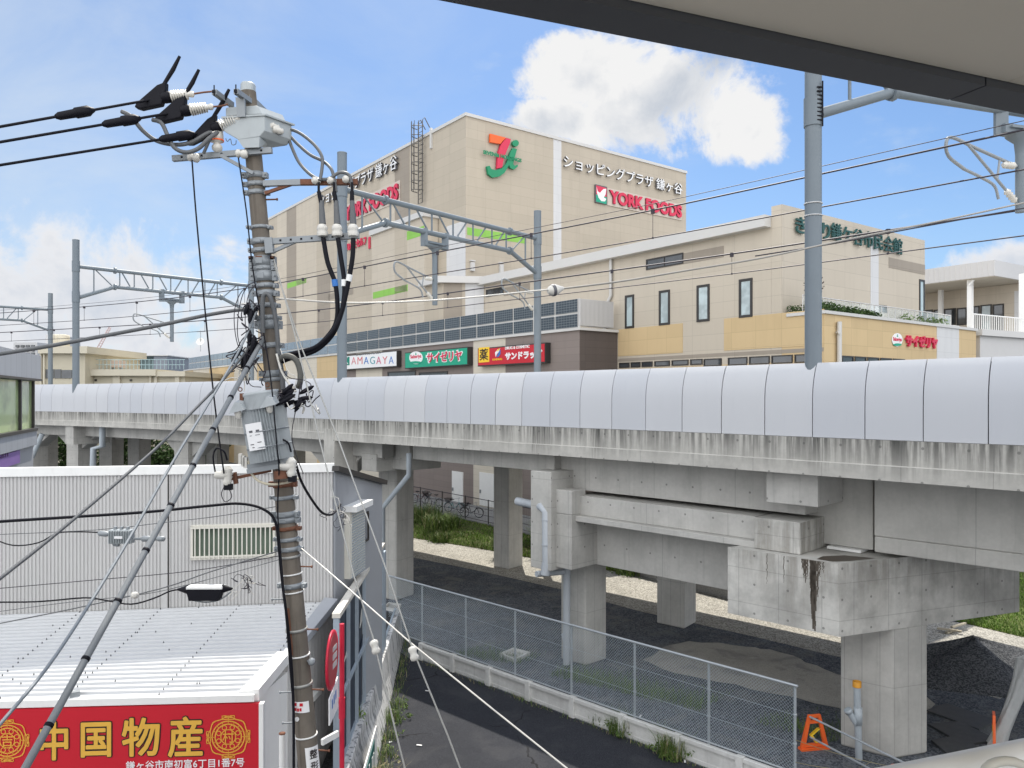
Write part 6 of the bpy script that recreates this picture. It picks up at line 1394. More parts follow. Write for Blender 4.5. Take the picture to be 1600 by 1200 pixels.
def rosette(cx, cy, ch):
    c = SG.at(cx, cy) + SG.n * .012; rr = abs(SG.t(cx + 34) - SG.t(cx)); x = SG.d; mb = MB()
    for r, t in ((.93, .028), (.74, .03), (.60, .03), (.34, .022)): 
        for i in range(48):
            a0, a1 = i * math.pi / 24, (i + 1) * math.pi / 24; w = lambda a, q: c + (x * math.cos(a) + UP * math.sin(a)) * q * rr
            if r > .9:
                f0, f1 = 1 + .05 * math.cos(8 * a0), 1 + .05 * math.cos(8 * a1)
            else: f0 = f1 = 1
            mb.face([w(a0, (r - t) * f0), w(a0, (r + t) * f0), w(a1, (r + t) * f1), w(a1, (r - t) * f1)])
    for i in range(8):
        a = i * math.pi / 4 + .39; 
        for k in range(10):
            b0, b1 = k * math.pi / 5, (k + 1) * math.pi / 5; cc = c + (x * math.cos(a) + UP * math.sin(a)) * rr * .47
            e_ = lambda b, s: cc + (x * math.cos(b) + UP * math.sin(b)) * rr * s
            mb.face([e_(b0, .085), e_(b0, .125), e_(b1, .125), e_(b1, .085)])
    for i in range(4):
        a = i * math.pi / 2; ux, uy = x * math.cos(a) + UP * math.sin(a), -x * math.sin(a) + UP * math.cos(a)
        for (u0, u1, v0, v1) in ((.80, .84, -.28, .28), (.88, .92, -.22, .22), (.78, 1.0, -.025, .025), (.90, 1.0, -.30, -.26), (.90, 1.0, .26, .30), (.97, 1.01, -.30, -.08), (.97, 1.01, .08, .30)):
            mb.face([c + ux * rr * u0 + uy * rr * v0, c + ux * rr * u1 + uy * rr * v0, c + ux * rr * u1 + uy * rr * v1, c + ux * rr * u0 + uy * rr * v1])
    for i in range(16):
        a = i * math.pi / 8; w = lambda a, q: c + (x * math.cos(a) + UP * math.sin(a)) * q * rr
        mb.face([w(a - .02, .60), w(a + .02, .60), w(a + .02, .74), w(a - .02, .74)])
    ptext(mb, SG, ch, cx - 9, cx + 9, cy + 9.5, 19, .012, .004, .01)
    mb.build('rosette', mat('rosette_gold', (.70, .34, .045), .5), sgn)
rosette(357, 1151, '村'); rosette(12, 1157, '吉')
mb = MB(); ptext(mb, SG, '鎌ヶ谷市南初富6丁目1番7号', 197, 382, 1203, 14, .006, .006, .006); mb.build('address', M_letwhite, sgn)
# glass-walled station annex at the left edge
SL = Plane((-16, 24), (-1.8, 4.6)); stn = thing('glass_building', 'grey panelled building with green tinted glazing at the left edge', 'building', (-16, 24, 6))
t0, t1 = SL.t(-90), SL.t(52); M_gpan = siding('grey_panel', (.36, .38, .41), 0.75, 3.0, .6, .02, .5)
def slb(z0, z1, o0, o1, m, nm, par=stn, a=None, b=None): return MB().obox(SL.pt(t0 if a is None else a, z0, o0), SL.d * ((t1 if b is None else b) - (t0 if a is None else a)), SL.n * (o1 - o0), UP * (z1 - z0)).build(nm, m, par)
slb(9.66, 10.52, -8, .25, M_gpan, 'roof_fascia'); slb(9.58, 9.655, -8, .3, M_wframe, 'soffit_edge'); slb(7.22, 7.74, -6, .12, M_gpan, 'sill_panel'); slb(7.745, 7.85, -6, .16, M_wframe, 'sill_edge'); slb(5.0, 7.215, -6, .0, M_ribg, 'lower_wall')
M_gg = glass('green_glazing', (.42, .52, .26), .10, .5, .75); slb(7.855, 9.575, -.05, -.02, M_gg, 'glazing')
slb(7.855, 9.575, -6, -5.9, M_creamp, 'back_wall')
for px in (30.5, 51): slb(7.855, 9.575, -.1, .06, M_wframe, 'mullion', stn, SL.t(px) - .08, SL.t(px) + .08)
slb(7.86, 9.57, -.3, -.08, mat('inner_post', (.12, .17, .08), .5), 'inner_column', stn, SL.t(14), SL.t(18))
ns = thing('purple_sign', 'small purple sign with dark lettering under the glazed building at the left edge', 'sign', SL.pt(SL.t(12), 7, .06))
slb(6.75, 7.18, .01, .08, mat('purple_board', (.23, .14, .38), .5), 'board', ns, SL.t(-60), SL.t(27))
mb = MB(); ptext(mb, SL, 'nail', -12, 8, 719, 12, .08, .01, .01); mb.build('letters', mat('dark_purple_letter', (.07, .02, .11), .5), ns)

# ------------------------------------------------------------------ lane edge: billboard frame, block wall, road sign
bb = thing('billboard', 'rusting steel billboard frame with torn dark sheeting beside the shop, seen edge on', 'billboard', (-3.6, 16, 0))
BB = Plane((-3.62, 16.0), (-.045, 1)); M_bluegrey = mat('blue_grey_paint', (.34, .40, .46), .5, .1, .1, 3, dirt=.3, dirtcol=(.18, .17, .16)); M_sheet = mat('dark_blue_sheet', (.018, .028, .048), .5, 0, .5, 2.5, dirt=.35, dirtcol=(.13, .14, .14))
def bbx(t, w, z0, z1, o0, o1, m, nm, pl=BB): return MB().obox(pl.pt(t, z0, o0), pl.d * w, pl.n * (o1 - o0), UP * (z1 - z0)).build(nm, m, bb)
for t in (0, 7.5): bbx(t, .14, 0, 4.4, -.10, .02, M_bluegrey, 'post')
for t in (1.2, 2.4, 3.6, 4.8, 6.2): bbx(t, .07, .9, 4.38, -.03, .05, M_bluegrey, 'stud')
bbx(-.02, 7.75, 4.40, 4.50, -.12, .05, mat('flaking_white', (.62, .59, .53), .7, 0, .2, 6, dirt=.5, dirtcol=(.25, .2, .16)), 'top_rail')
bbx(0, 7.6, 2.6, 2.68, -.02, .04, M_bluegrey, 'mid_rail'); bbx(0, 7.6, .9, .98, -.02, .06, M_bluegrey, 'bottom_rail')
bbx(.15, 3.4, 1.0, 4.3, -.06, -.04, M_sheet, 'sheet'); bbx(3.6, 3.8, 1.4, 4.3, -.06, -.04, mat('weathered_board', (.15, .14, .13), .85, 0, .6, 2.2, dirt=.5, dirtcol=(.04, .04, .04)), 'sheet')
lr = random.Random(11); M_tatter = mat('torn_vinyl', (.46, .46, .44), .7, 0, .3, 7)
for k in range(9):
    t = lr.uniform(.3, 6.8); z = lr.uniform(1.3, 3.6); w = lr.uniform(.15, .6); h = lr.uniform(.15, .55)
    mb = MB(); mb.extrude([BB.pt(t, z, -.035), BB.pt(t + w, z + h * .2, -.035), BB.pt(t + w * .8, z + h, -.03), BB.pt(t + w * .2, z + h * .7, -.02)], BB.n * .012); mb.build('torn_sheet', M_tatter if k % 2 else M_sheet, bb)
B2 = Plane((-3.99, 19.5), (-.056, 1))
for t in (0, 3.6): bbx(t, .16, 0, 4.76, -.14, 0, M_bluegrey, 'post', B2)
bbx(-.02, 3.8, 4.76, 4.88, -.14, .04, MATS['flaking_white'], 'top_rail', B2); bbx(.1, 3.5, 3.6, 3.68, -.1, -.02, M_bluegrey, 'mid_rail', B2)
for t in (1.0, 2.0, 2.8): bbx(t, .08, 2.0, 4.75, -.1, -.02, M_bluegrey, 'stud', B2)
mb = MB(); c = P(594, 620, 23.9); mb.box((c.x, 23.9, 2.1), (.32, .32, 4.2)); mb.build('end_pillar', M_bluegrey, bb)
bw = thing('block_wall', 'low block wall with peeling white paint along the left side of the car park', 'wall', (-3.6, 22, 0))
def peel():
    m, nt, bs = new_mat('peeling_paint'); p = objc(nt)
    f = noise(nt, mapping(nt, p, (3, 3, .35)), 2.2, 8, .68).ss(.50, .58); f2 = noise(nt, mapping(nt, p, (9, 9, .8)), 2.5, 6, .65).ss(.6, .68)
    c = mixc(nt, f.max(f2), (.54, .54, .54), (.20, .205, .21)); c = mixc(nt, noise(nt, p, 7, 5).ss(.55, .8) * .5, c, (.13, .13, .12))
    nt.links.new(c.k, bs.inputs['Base Color']); bs.inputs['Roughness'].default_value = .85; bump(nt, bs, f, .12, .01); return m
W0, W1 = Vector((-4.12, 28.3, 0)), Vector((-3.40, 15.4, 0)); wd = (W1 - W0).normalized(); wn = Vector((-wd.y, wd.x, 0)); wn = wn if wn.x > 0 else -wn
mb = MB(); mb.hexa([W0 - wn * .16, W1 - wn * .16, W1 + wn * .36, W0 + wn * .12][::-1], [v + UP * 1.2 for v in (W0 - wn * .16, W1 - wn * .16, W1, W0)][::-1]); mb.build('wall', peel(), bw, .02)
mb = MB(); mb.obox(W0 - wn * .2 + UP * 1.2, W1 - W0, wn * .06, UP * .05); mb.build('channel', M_bluegrey, bw)
mb = MB(); mb.obox(W0 - wn * .62 + UP * .0, W1 - W0, wn * .44, UP * 1.08); mb.build('raised_bed', M_soil, bw)
gs = thing('wall_sign', 'small green and white notice board fixed to the near end of the block wall', 'sign', W1 + UP * .6)
GSn = Plane(W1 + wn * .02, wd); tq = lambda y: -(y - 15.4) / abs(wd.y)
G_o = wn * .30
mb = MB(); mb.obox(W1 + G_o + wd * tq(18.4) + wn * .0 + UP * .08, wd * (tq(16) - tq(18.4)), wn * .03, UP * 1.05); mb.build('board', M_white, gs)
mb = MB(); mb.obox(W1 + G_o + wd * tq(17.9) + wn * .03 + UP * .12, wd * (tq(16.1) - tq(17.9)), wn * .012, UP * .9); gp = mb.build('green_panel', mat('deep_green', (.012, .11, .10), .5), gs)
mb = MB()
for k in range(6): mb.obox(W1 + G_o + wd * tq(17.75 - k * .26) + wn * .043 + UP * (.3 + .1 * (k % 2)), wd * .11, wn * .006, UP * (.5 - .08 * (k % 3)))
mb.build('white_marks', M_letwhite, gp)
rs_ = thing('road_sign', 'round red road sign seen almost edge on with slanted white plate on a red post', 'sign', (-2.90, 13.05, 0))
sc = P(519, 1031, 12.5); sn = Vector((1, .04, 0)).normalized(); sx = Vector((-.04, 1, 0)).normalized(); M_signred = mat('sign_red', (.55, .02, .05), .4)
mb = MB(); mb.lathe(sc - sn * .02, sn, [(0, .455), (.0, .47), (.02, .475), (.035, .47), (.035, .42)], 40); 
mb.build('disc', M_signred, rs_)
mb = MB(); mb.lathe(sc + sn * .016, sn, [(0, .40), (.003, .40)], 36); dk = mb.build('disc_face', mat('faded_red', (.42, .06, .07), .5, 0, .2, 6), rs_)
mb = MB()
for k, (v, h) in enumerate(((.17, .10), (.04, .12), (-.10, .12))): mb.box(sc + sn * .021 + UP * v, (.004, .42, h * .8), rz=.04 * -1)
mb.build('white_marks', mat('faded_white', (.55, .50, .49), .5), dk)
mb = MB(); pc = [P(513, 1093, 12.1), P(513.3, 1134, 12.1), P(527, 1104, 12.95), P(526.5, 1057, 12.95)]; mb.extrude(pc, (.02, 0, 0)); pt_ = mb.build('plate', M_letwhite, rs_)
mb = MB()
for k in range(3): a = pc[0].lerp(pc[3], .25 + k * .2); mb.obox(a + Vector((.021, 0, -.12)), (pc[3] - pc[0]) * .1, (.004, 0, 0), (0, 0, -.14))
mb.build('blue_marks', M_blue, pt_)
mb = MB(); mb.tube([(-2.885, 13.05, 0), (-2.885, 13.05, 5.15)], .042, 12); mb.lathe((-2.885, 13.05, 3.55), UP, [(0, .055), (.35, .055)], 12); mb.build('post', M_signred, rs_)
mb = MB(); mb.beam(P(528, 1146, 13.0), P(503, 1160, 12.7), .05, .10); mb.build('side_arm', M_white, rs_)
wp = thing('guard_pipe', 'short white rusty topped pipe standing left of the utility pole', 'pipe', (P(441, 1150, 12.6).x, 12.6, 0))
mb = MB(); c = P(441, 1150, 12.6); mb.tube([(c.x, 12.6, 0), (c.x + .0, 12.6, P(0, 1147, 12.6).z)], .052, 12); mb.build('pipe', M_white, wp)
mb = MB(); mb.lathe((c.x, 12.6, P(0, 1147, 12.6).z), UP, [(0, .052), (.02, .054), (.03, .03)], 12); mb.build('cap', M_rust, wp)
lm = thing('ball_lamp', 'small round metal ball bracket on the right side of the pole foot', 'lamp', P(487, 1034, 11.9)); mb = MB(); c = P(487, 1034, 11.9)
mb.lathe(c - UP * .06, UP, [(0, .01), (.02, .045), (.06, .06), (.10, .045), (.12, .01)], 14); mb.build('ball', M_steel, lm); mb = MB(); mb.tube([c, c + Vector((-.12, .06, 0))], .015, 6); mb.build('arm', M_steel, lm)

# ------------------------------------------------------------------ kerb wall and chain-link fence
CF = Plane(cu0, cdir)
kw = thing('kerb_wall', 'low pale precast kerb wall with posts along the far side of the car park', 'wall', cu0)
M_kerb = concrete('kerb_concrete', (.68, .68, .66), .2, None, False, (6, 0), .12)
kt = [CF.t(px) for px in (657, 706, 762, 824, 893)]; stp = kt[-1] - kt[-2]
while kt[-1] < 17: kt.append(kt[-1] + stp)
for i in range(len(kt) - 1):
    a, b = kt[i] + .09, kt[i + 1] - .09
    mb = MB(); mb.obox(CF.pt(a - .02, 0, -.06), CF.d * (b - a + .04), -CF.n * .07, UP * .56); mb.obox(CF.pt(a - .02, .46, .0), CF.d * (b - a + .04), -CF.n * .06, UP * .101); mb.obox(CF.pt(a - .02, .02, -.045), CF.d * (b - a + .04), -CF.n * .015, UP * .10); mb.build('panel', M_kerb, kw, .008)
for t in kt: mb = MB(); mb.obox(CF.pt(t - .09, 0, .03), CF.d * .18, -CF.n * .18, UP * .59); mb.build('post', M_kerb, kw, .01)
fe = thing('chain_link_fence', 'galvanised chain link fence on the kerb wall beside the gravel yard', 'fence', cu0 + UP * .6)
M_galv = mat('galvanised_tube', (.38, .41, .43), .4, .2, .08, 5)
fz0, fz1, fo = .62, 2.56, -.10; ft0, ft1 = CF.t(604), CF.t(1240)
fpx = (655, 723, 800, 888, 987, 1103, 1238)
mb = MB(); mb.tube([CF.pt(ft0, fz1, fo), CF.pt(ft1 + .05, fz1, fo)], .030, 8); mb.build('top_rail', M_galv, fe)
mb = MB(); mb.tube([CF.pt(ft0, fz0, fo), CF.pt(ft1, fz0, fo)], .022, 6); mb.build('bottom_rail', M_galv, fe)
for px in fpx:
    t = CF.t(px); mb = MB(); mb.tube([CF.pt(t, .3, fo - .035), CF.pt(t, fz1, fo - .035)], .032, 8)
    for z in (1.25, 1.9): mb.lathe(CF.pt(t, z, fo - .035), UP, [(-.02, .032), (-.02, .045), (.02, .045), (.02, .032)], 8)
    mb.build('post', M_galv, fe)
mb = MB(); pitch = .082; hz = fz1 - fz0; w = .0034; tt = ft0 - hz
def strand(ta, za, tb_, zb_):
    a, b = CF.pt(ta, za, fo + .01), CF.pt(tb_, zb_, fo + .01); d = (b - a).normalized(); s1 = d.cross(CF.n).normalized() * w; s2 = CF.n * w
    mb.add([a + s1, a - s1 * .5 + s2, a - s1 * .5 - s2, b + s1, b - s1 * .5 + s2, b - s1 * .5 - s2], [(0, 1, 4, 3), (1, 2, 5, 4), (2, 0, 3, 5)])
while tt < ft1:
    ta, za, tb_, zb_ = tt, fz0, tt + hz, fz1
    if ta < ft0: za += ft0 - ta; ta = ft0
    if tb_ > ft1: zb_ -= tb_ - ft1; tb_ = ft1
    if tb_ > ta: strand(ta, za, tb_, zb_); strand(ta, fz1 - (za - fz0), tb_, fz1 - (zb_ - fz0))
    tt += pitch
for z in (1.25, 1.9): mb.obox(CF.pt(ft0, z, fo + .006), CF.d * (ft1 - ft0), CF.n * .004, UP * .007)
mb.build('wire_mesh', mat('mesh_wire', (.46, .53, .58), .4, .2), fe)
# manhole frames, heap, plates
def cframe(nm, lab, pix):
    g_ = [G(*p) for p in pix]; c = sum(g_, Vector()) / 4; t = thing(nm, lab, 'manhole', c); mb = MB()
    for i in range(4):
        a, b = g_[i], g_[(i + 1) % 4]; ia, ib = a.lerp(c, .16), b.lerp(c, .16); mb.prism([(v.x, v.y) for v in (a, b, ib, ia)], 0, .12 + .002 * i)
    mb.build('frame', M_kerb, t); mb = MB(); mb.prism([(v.lerp(c, .17).x, v.lerp(c, .17).y) for v in g_], 0, .05); mb.build('cover', M_conc, t)
cframe('manhole_frame', 'square concrete manhole frame on the gravel behind the chain link fence', [(780, 1026), (802, 1017), (828, 1024), (805, 1036)])
cframe('manhole_frame', 'square concrete manhole frame on the gravel at the foot of the billboard pillar', [(600, 953), (607, 945), (627, 948), (620, 957)])
hp = MB(); hc = Vector((15.3, 25.5, 0)); nr, na = 9, 26; hv_ = []
for i in range(nr + 1):
    for j in range(na):
        a = 2 * math.pi * j / na; f = i / nr; r_ = f * (1 + .15 * math.sin(3 * a + 1) + .08 * math.sin(7 * a)); z = 1.05 * (1 - f) ** 1.3 * (1 + .05 * math.sin(3 * a)) + rnd.uniform(-.012, .012)
        hv_.append(hc + Vector((math.cos(a) * 3.9 * r_, math.sin(a) * 2.3 * r_, max(z, -.02) if i < nr else -.05)))
hp.add(hv_, [(i * na + j, (i + 1) * na + j, (i + 1) * na + (j + 1) % na, i * na + (j + 1) % na) for i in range(nr) for j in range(na)], 0, True)
tag(hp.build('soil_heap', ground_mat('heap_gravel', (.04, .043, .048), (.14, .144, .15), 26.0)), 'dark heap of soil behind the right hand pier', 'heap')
M_plate = mat('dark_steel_plate', (.05, .053, .057), .6, .1, .35, 4, dirt=.55, dirtcol=(.09, .09, .09))
for k, (pix, lab) in enumerate((([(1448, 1112), (1478, 1101), (1560, 1128), (1530, 1142)], 'dark steel plate lying on the ground farthest from the rail'), ([(1450, 1134), (1500, 1130), (1560, 1160), (1505, 1166)], 'dark steel plate lying on the ground in the middle of three'), ([(1455, 1160), (1500, 1152), (1560, 1192), (1500, 1198)], 'dark steel plate lying nearest to the bright tube rail'))):
    g_ = [G(*p) for p in pix]; mb = MB(); mb.prism([(v.x, v.y) for v in g_], 0.0, .05 + .01 * k); tag(mb.build('steel_plate', M_plate), lab, 'plate', 'steel plates by the right pier')
pl0 = G(1487, 987); pk = thing('timber_pile', 'few pale timber offcuts beside the lawn behind the right pier', 'timber', pl0)
for k in range(4): mb = MB(); mb.box(pl0 + Vector((rnd.uniform(-.6, .6), rnd.uniform(-.3, .3), .06 + .05 * k)), (rnd.uniform(.5, 1.0), .1, .06), rz=rnd.uniform(-.8, .8)); mb.build('plank', mat('pale_timber', (.40, .36, .28), .8), pk)

# standing drain riser in front of the right pier
rp = thing('drain_riser', 'grey plastic riser pipe with side branch and orange cap before the right pier', 'pipe', G(1342, 1186)); b0 = G(1342, 1186); Yr = b0.y
top = P(1339, 1072, Yr); mb = MB(); mb.tube([b0, b0.lerp(top, .6), top], .085, 14); mb.build('pipe', M_pvc, rp)
mb = MB(); mb.lathe(P(1340.5, 1132, Yr), UP, [(0, .085), (0, .105), (.42, .105), (.42, .085)], 14); mb.tube([P(1340, 1134, Yr), P(1325, 1110, Yr)], [.075, .08], 12); mb.lathe(P(1327, 1113, Yr), (P(1325, 1110, Yr) - P(1340, 1134, Yr)), [(0, .08), (0, .10), (.09, .10), (.09, .07)], 12); mb.build('branch', M_pvc, rp)
mb = MB(); mb.lathe(top - UP * .02, UP, [(0, .105), (.14, .105), (.14, .08), (.03, .07)], 14); mb.build('cap', mat('orange_cap', (.60, .28, .03), .6, 0, .3, 10), rp)

# barricades
def barricade(lab, base, face, lean=0):
    t = thing('barricade', lab, 'barricade', base, 'orange barricade stands'); x = face.normalized(); y = Vector((-x.y, x.x, 0)); h = .88
    q = lambda u, v, o=0: base + x * u + UP * v + y * (o + (v - .44) * .0)
    mb = MB()
    for sg in (-1, 1):
        mb.extrude([q(sg * .40, 0, -.03), q(sg * .27, 0, -.03), q(sg * .09, h, -.03), q(sg * .165, h, -.03)], y * .06)
    mb.extrude([q(-.135, .66, -.028), q(.135, .66, -.028), q(.12, .74, -.028), q(-.12, .74, -.028)], y * .056); mb.extrude([q(-.10, .80, -.028), q(.10, .80, -.028), q(.10, .879, -.028), q(-.10, .879, -.028)], y * .056)
    mb.extrude([q(-.32, .07, -.028), q(.32, .07, -.028), q(.30, .15, -.028), q(-.30, .15, -.028)], y * .056)
    mb.extrude([q(-.40, .0, -.10), q(.40, .0, -.10), q(.38, .05, -.10), q(-.38, .05, -.10)], y * .20); mb.build('stand', M_orange, t)
    for s_ in (-1, 1):
        o = -.034 if s_ < 0 else .030
        mb = MB(); mb.extrude([q(.10, .52, o), q(.17, .52, o), q(-.05, .36, o), q(-.12, .36, o)], y * .005); mb.extrude([q(-.12, .357, o), q(-.05, .357, o), q(.10, .16, o), q(.03, .16, o)], y * .005); mb.build('chevron', M_yellow, t)
    return t
bf = Vector((.98, .18, 0))
s1_ = G(1272, 1170); barricade('orange plastic barricade stand with yellow chevron beside the end of the chain link fence', s1_, bf)
barricade('orange plastic barricade stand half hidden under the grey plastic sheet', G(1553, 1168), Vector((.5, .87, 0)))
s3_ = G(1404, 1256); barricade('orange plastic barricade stand at the bottom edge in front of the right pier', s3_, bf)
for (a, b, lab) in ((s1_ + Vector((-.15, 0, .84)), s3_ + Vector((.35, -.2, .84)), 'upper galvanised barricade rail running towards the right pier'), (s1_ + Vector((-.1, 0, .30)), s3_ + Vector((.35, -.2, .30)), 'lower galvanised barricade rail running towards the right pier')):
    mb = MB(); mb.tube([a, b], .026, 8); tag(mb.build('barricade_rail', M_galv), lab, 'rail', 'barricade rails')
for k in range(3):
    mb = MB(); a, b = CF.pt(ft1, .35 + k * .5, fo), s1_ + Vector((1.0 + k * .7, -1.0 - k * .3, .15)); mb.tube(sag(a, b, .12, 8), .006, 4); tag(mb.build('rope', M_straw), ('lowest', 'middle', 'topmost')[k] + ' sagging rope tied to the end post of the chain link fence', 'rope', 'ropes at the fence end')
def sheet_mat():
    m, nt, bs = new_mat('plastic_sheet'); p = objc(nt); c = mixc(nt, noise(nt, p, 6, 6, .65), (.38, .40, .40), (.56, .57, .56)); nt.links.new(c.k, bs.inputs['Base Color'])
    bs.inputs['Roughness'].default_value = .3; bs.inputs['Alpha'].default_value = .82; bump(nt, bs, noise(nt, mapping(nt, p, (3, 3, .6)), 4, 6, .6), .8, .05); return m
sb0 = G(1560, 1168); ps = MB(); pa, pb = P(1610, 1030, sb0.y + .2), sb0 + Vector((.0, .1, .05)); nn, kk = 12, 18; vs = []
for i in range(nn + 1):
    f = i / nn; c = pa.lerp(pb, f) + Vector((0, 0, -.10 * math.sin(f * 3.14)))
    for j in range(kk):
        a = 2 * math.pi * j / kk; r_ = (.30 - .12 * math.sin(f * 2.6)) * (1 + .18 * math.sin(5 * a + 3 * f) + .08 * math.sin(9 * a - 6 * f)); vs.append(c + Vector((math.cos(a) * r_, math.sin(a) * r_ * .6, math.sin(a) * .05)))
ps.add(vs, [(i * kk + j, i * kk + (j + 1) % kk, (i + 1) * kk + (j + 1) % kk, (i + 1) * kk + j) for i in range(nn) for j in range(kk)], 0, True)
tag(ps.build('plastic_sheet', sheet_mat()), 'long crumpled translucent plastic sheet draped down to an orange stand at the right edge', 'sheet')

# ------------------------------------------------------------------ bicycles and wire fence on the plaza
M_tyre = mat('tyre', (.015, .015, .016), .8); M_spoke = mat('spokes', (.45, .45, .45), .35, .6)
def bicycle(lab, p, ang, col, rear_basket):
    t = thing('bicycle', lab, 'bicycle', p, 'bicycles parked on the plaza'); x = Vector((math.cos(ang), math.sin(ang), 0)); y = Vector((-x.y, x.x, 0)); q = lambda u, v, o=0: p + x * u + UP * v + y * o
    for u in (-.52, .52):
        mb = MB(); mb.torus(q(u, .33), y, .31, .022, 26, 6); w = mb.build('wheel', M_tyre, t)
        mb = MB(); mb.torus(q(u, .33), y, .285, .010, 26, 5)
        for k in range(7): a = k * math.pi / 7; mb.tube([q(u + math.cos(a) * .28, .33 + math.sin(a) * .28), q(u - math.cos(a) * .28, .33 - math.sin(a) * .28)], .004, 4)
        mb.build('spokes', M_spoke, w)
        mb = MB(); arc = [q(u + math.cos(a) * .36, .33 + math.sin(a) * .36) for a in [R(k) for k in (range(20, 170, 15) if u < 0 else range(10, 140, 15))]]; mb.tube(arc, .018, 5); mb.build('mudguard', col, t)
    mb = MB(); bbk, seat, head = q(-.05, .30), q(-.16, .72), q(.38, .78)
    mb.tube(smooth([head - UP * .1, q(.18, .42), bbk + UP * .05], 4), .024, 7); mb.tube([bbk, seat], .02, 7); mb.tube([bbk, q(-.52, .33)], .014, 6); mb.tube([seat - UP * .1, q(-.52, .33)], .012, 6); mb.tube([head + UP * .08, head - UP * .14, q(.52, .33)], .018, 7); mb.build('frame', col, t)
    mb = MB(); mb.tube([seat, seat + UP * .14], .014, 6); mb.build('seat_post', M_steel, t)
    mb = MB(); s = q(-.19, .88); mb.hexa([s + x * -.13 + y * .10, s + x * -.13 - y * .10, s + x * .14 - y * .02, s + x * .14 + y * .02], [s + x * -.14 + y * .11 + UP * .07, s + x * -.14 - y * .11 + UP * .07, s + x * .15 - y * .025 + UP * .05, s + x * .15 + y * .025 + UP * .05]); mb.build('saddle', M_dark, t)
    mb = MB(); mb.tube(smooth([q(.16, .98, .26), q(.30, 1.02, .24), q(.36, .98, .06), q(.36, .98, -.06), q(.30, 1.02, -.24), q(.16, .98, -.26)], 4), .013, 6); mb.tube([head, q(.36, .98)], .014, 6); mb.build('handlebar', M_steel, t)
    mb = MB(); mb.lathe(q(-.05, .30, -.05), y, [(0, .08), (.02, .08)], 14); mb.tube([q(-.05, .30, -.08), q(.05, .18, -.10)], .012, 5); mb.tube([q(-.05, .30, .08), q(-.15, .42, .10)], .012, 5); mb.box(q(.06, .17, -.14), (.09, .08, .025)); mb.box(q(-.16, .43, .14), (.09, .08, .025)); mb.build('crank', M_steel, t)
    mb = MB(); c = q(-.50, .86) if rear_basket else q(.60, .86)
    for k in range(5):
        z = -.12 + k * .06; w, l = .15 + .02 * k, .15 + .015 * k
        for a, b in (((-1, -1), (1, -1)), ((1, -1), (1, 1)), ((1, 1), (-1, 1)), ((-1, 1), (-1, -1))): mb.tube([c + x * a[0] * l + y * a[1] * w + UP * z, c + x * b[0] * l + y * b[1] * w + UP * z], .008, 4)
    for a in range(-2, 3):
        for sg in (-1, 1):
            mb.tube([c + x * a * .075 + y * sg * .15 - UP * .12, c + x * a * .09 + y * sg * .23 + UP * .12], .006, 4); mb.tube([c + x * sg * .15 + y * a * .075 - UP * .12, c + x * sg * .21 + y * a * .11 + UP * .12], .006, 4)
    mb.obox(c - x * .15 - y * .15 - UP * .125, x * .30, y * .30, UP * .01); mb.build('basket', M_dark, t)
    mb = MB(); mb.obox(q(-.72, .68, -.08), x * .42, y * .16, UP * .02); mb.tube([q(-.66, .68, .07), q(-.52, .33, .07)], .01, 5); mb.build('carrier', M_steel, t)
    mb = MB(); mb.tube([q(-.52, .32, .06), q(-.60, .02, .16)], .012, 5); mb.build('kick_stand', M_steel, t)
def onplaza(px, off): pl = off_plane(FRONT, off); v = pl.at(px, HOR); return Vector((v.x, v.y, .852))
bcol = [mat('black_frame', (.02, .02, .022), .35), mat('teal_frame', (.10, .26, .27), .35), mat('grey_frame', (.16, .17, .18), .35), mat('dark_red_frame', (.10, .03, .03), .4)]
bicycle('black bicycle with rear basket nearest the viaduct pier on the plaza', onplaza(737, 3.5), -.30, bcol[0], True)
bicycle('teal framed bicycle with large basket standing by the pale door', onplaza(710, 3.2), -.5, bcol[1], True)
bicycle('grey bicycle with raised handlebars behind the tall grass', onplaza(678, 3.0), -.6 + math.pi, bcol[2], False)
bicycle('dark bicycle half hidden by the pier at the left of the parked row', onplaza(656, 2.9), -.6, bcol[3], False)
wf = thing('plaza_fence', 'thin wire fence with dark posts along the plaza edge before the bicycles', 'fence', onplaza(700, 4.15))
for px in (657, 691, 727, 763, 800):
    v = onplaza(px, 4.15); mb = MB(); mb.tube([v - UP * .15, v + UP * 1.55], .035, 6); mb.build('post', M_wframe, wf)
va, vb = onplaza(630, 4.15), onplaza(900, 4.15)
mb = MB()
for z in (.12, .5, .9, 1.5): mb.tube([va + UP * z, vb + UP * z], .014 if z < 1.4 else .025, 5)
mb.build('rails', M_wire, wf)
mb = MB()
for k in range(120): v = va.lerp(vb, k / 119); mb.tube([v + UP * .1, v + UP * 1.5], .004, 3, sm=False)
mb.build('wire_infill', M_wire, wf)
lb = onplaza(722, 4.4); MBb = MB(); MBb.obox(onplaza(705, 4.45) - UP * .55, onplaza(765, 4.45) - onplaza(705, 4.45), (0, -.1, 0), UP * .4)
tag(MBb.build('low_barrier', mat('faded_teal', (.10, .18, .20), .7, 0, .3, 5)), 'low faded teal barrier strip in the grass below the bicycles', 'barrier')

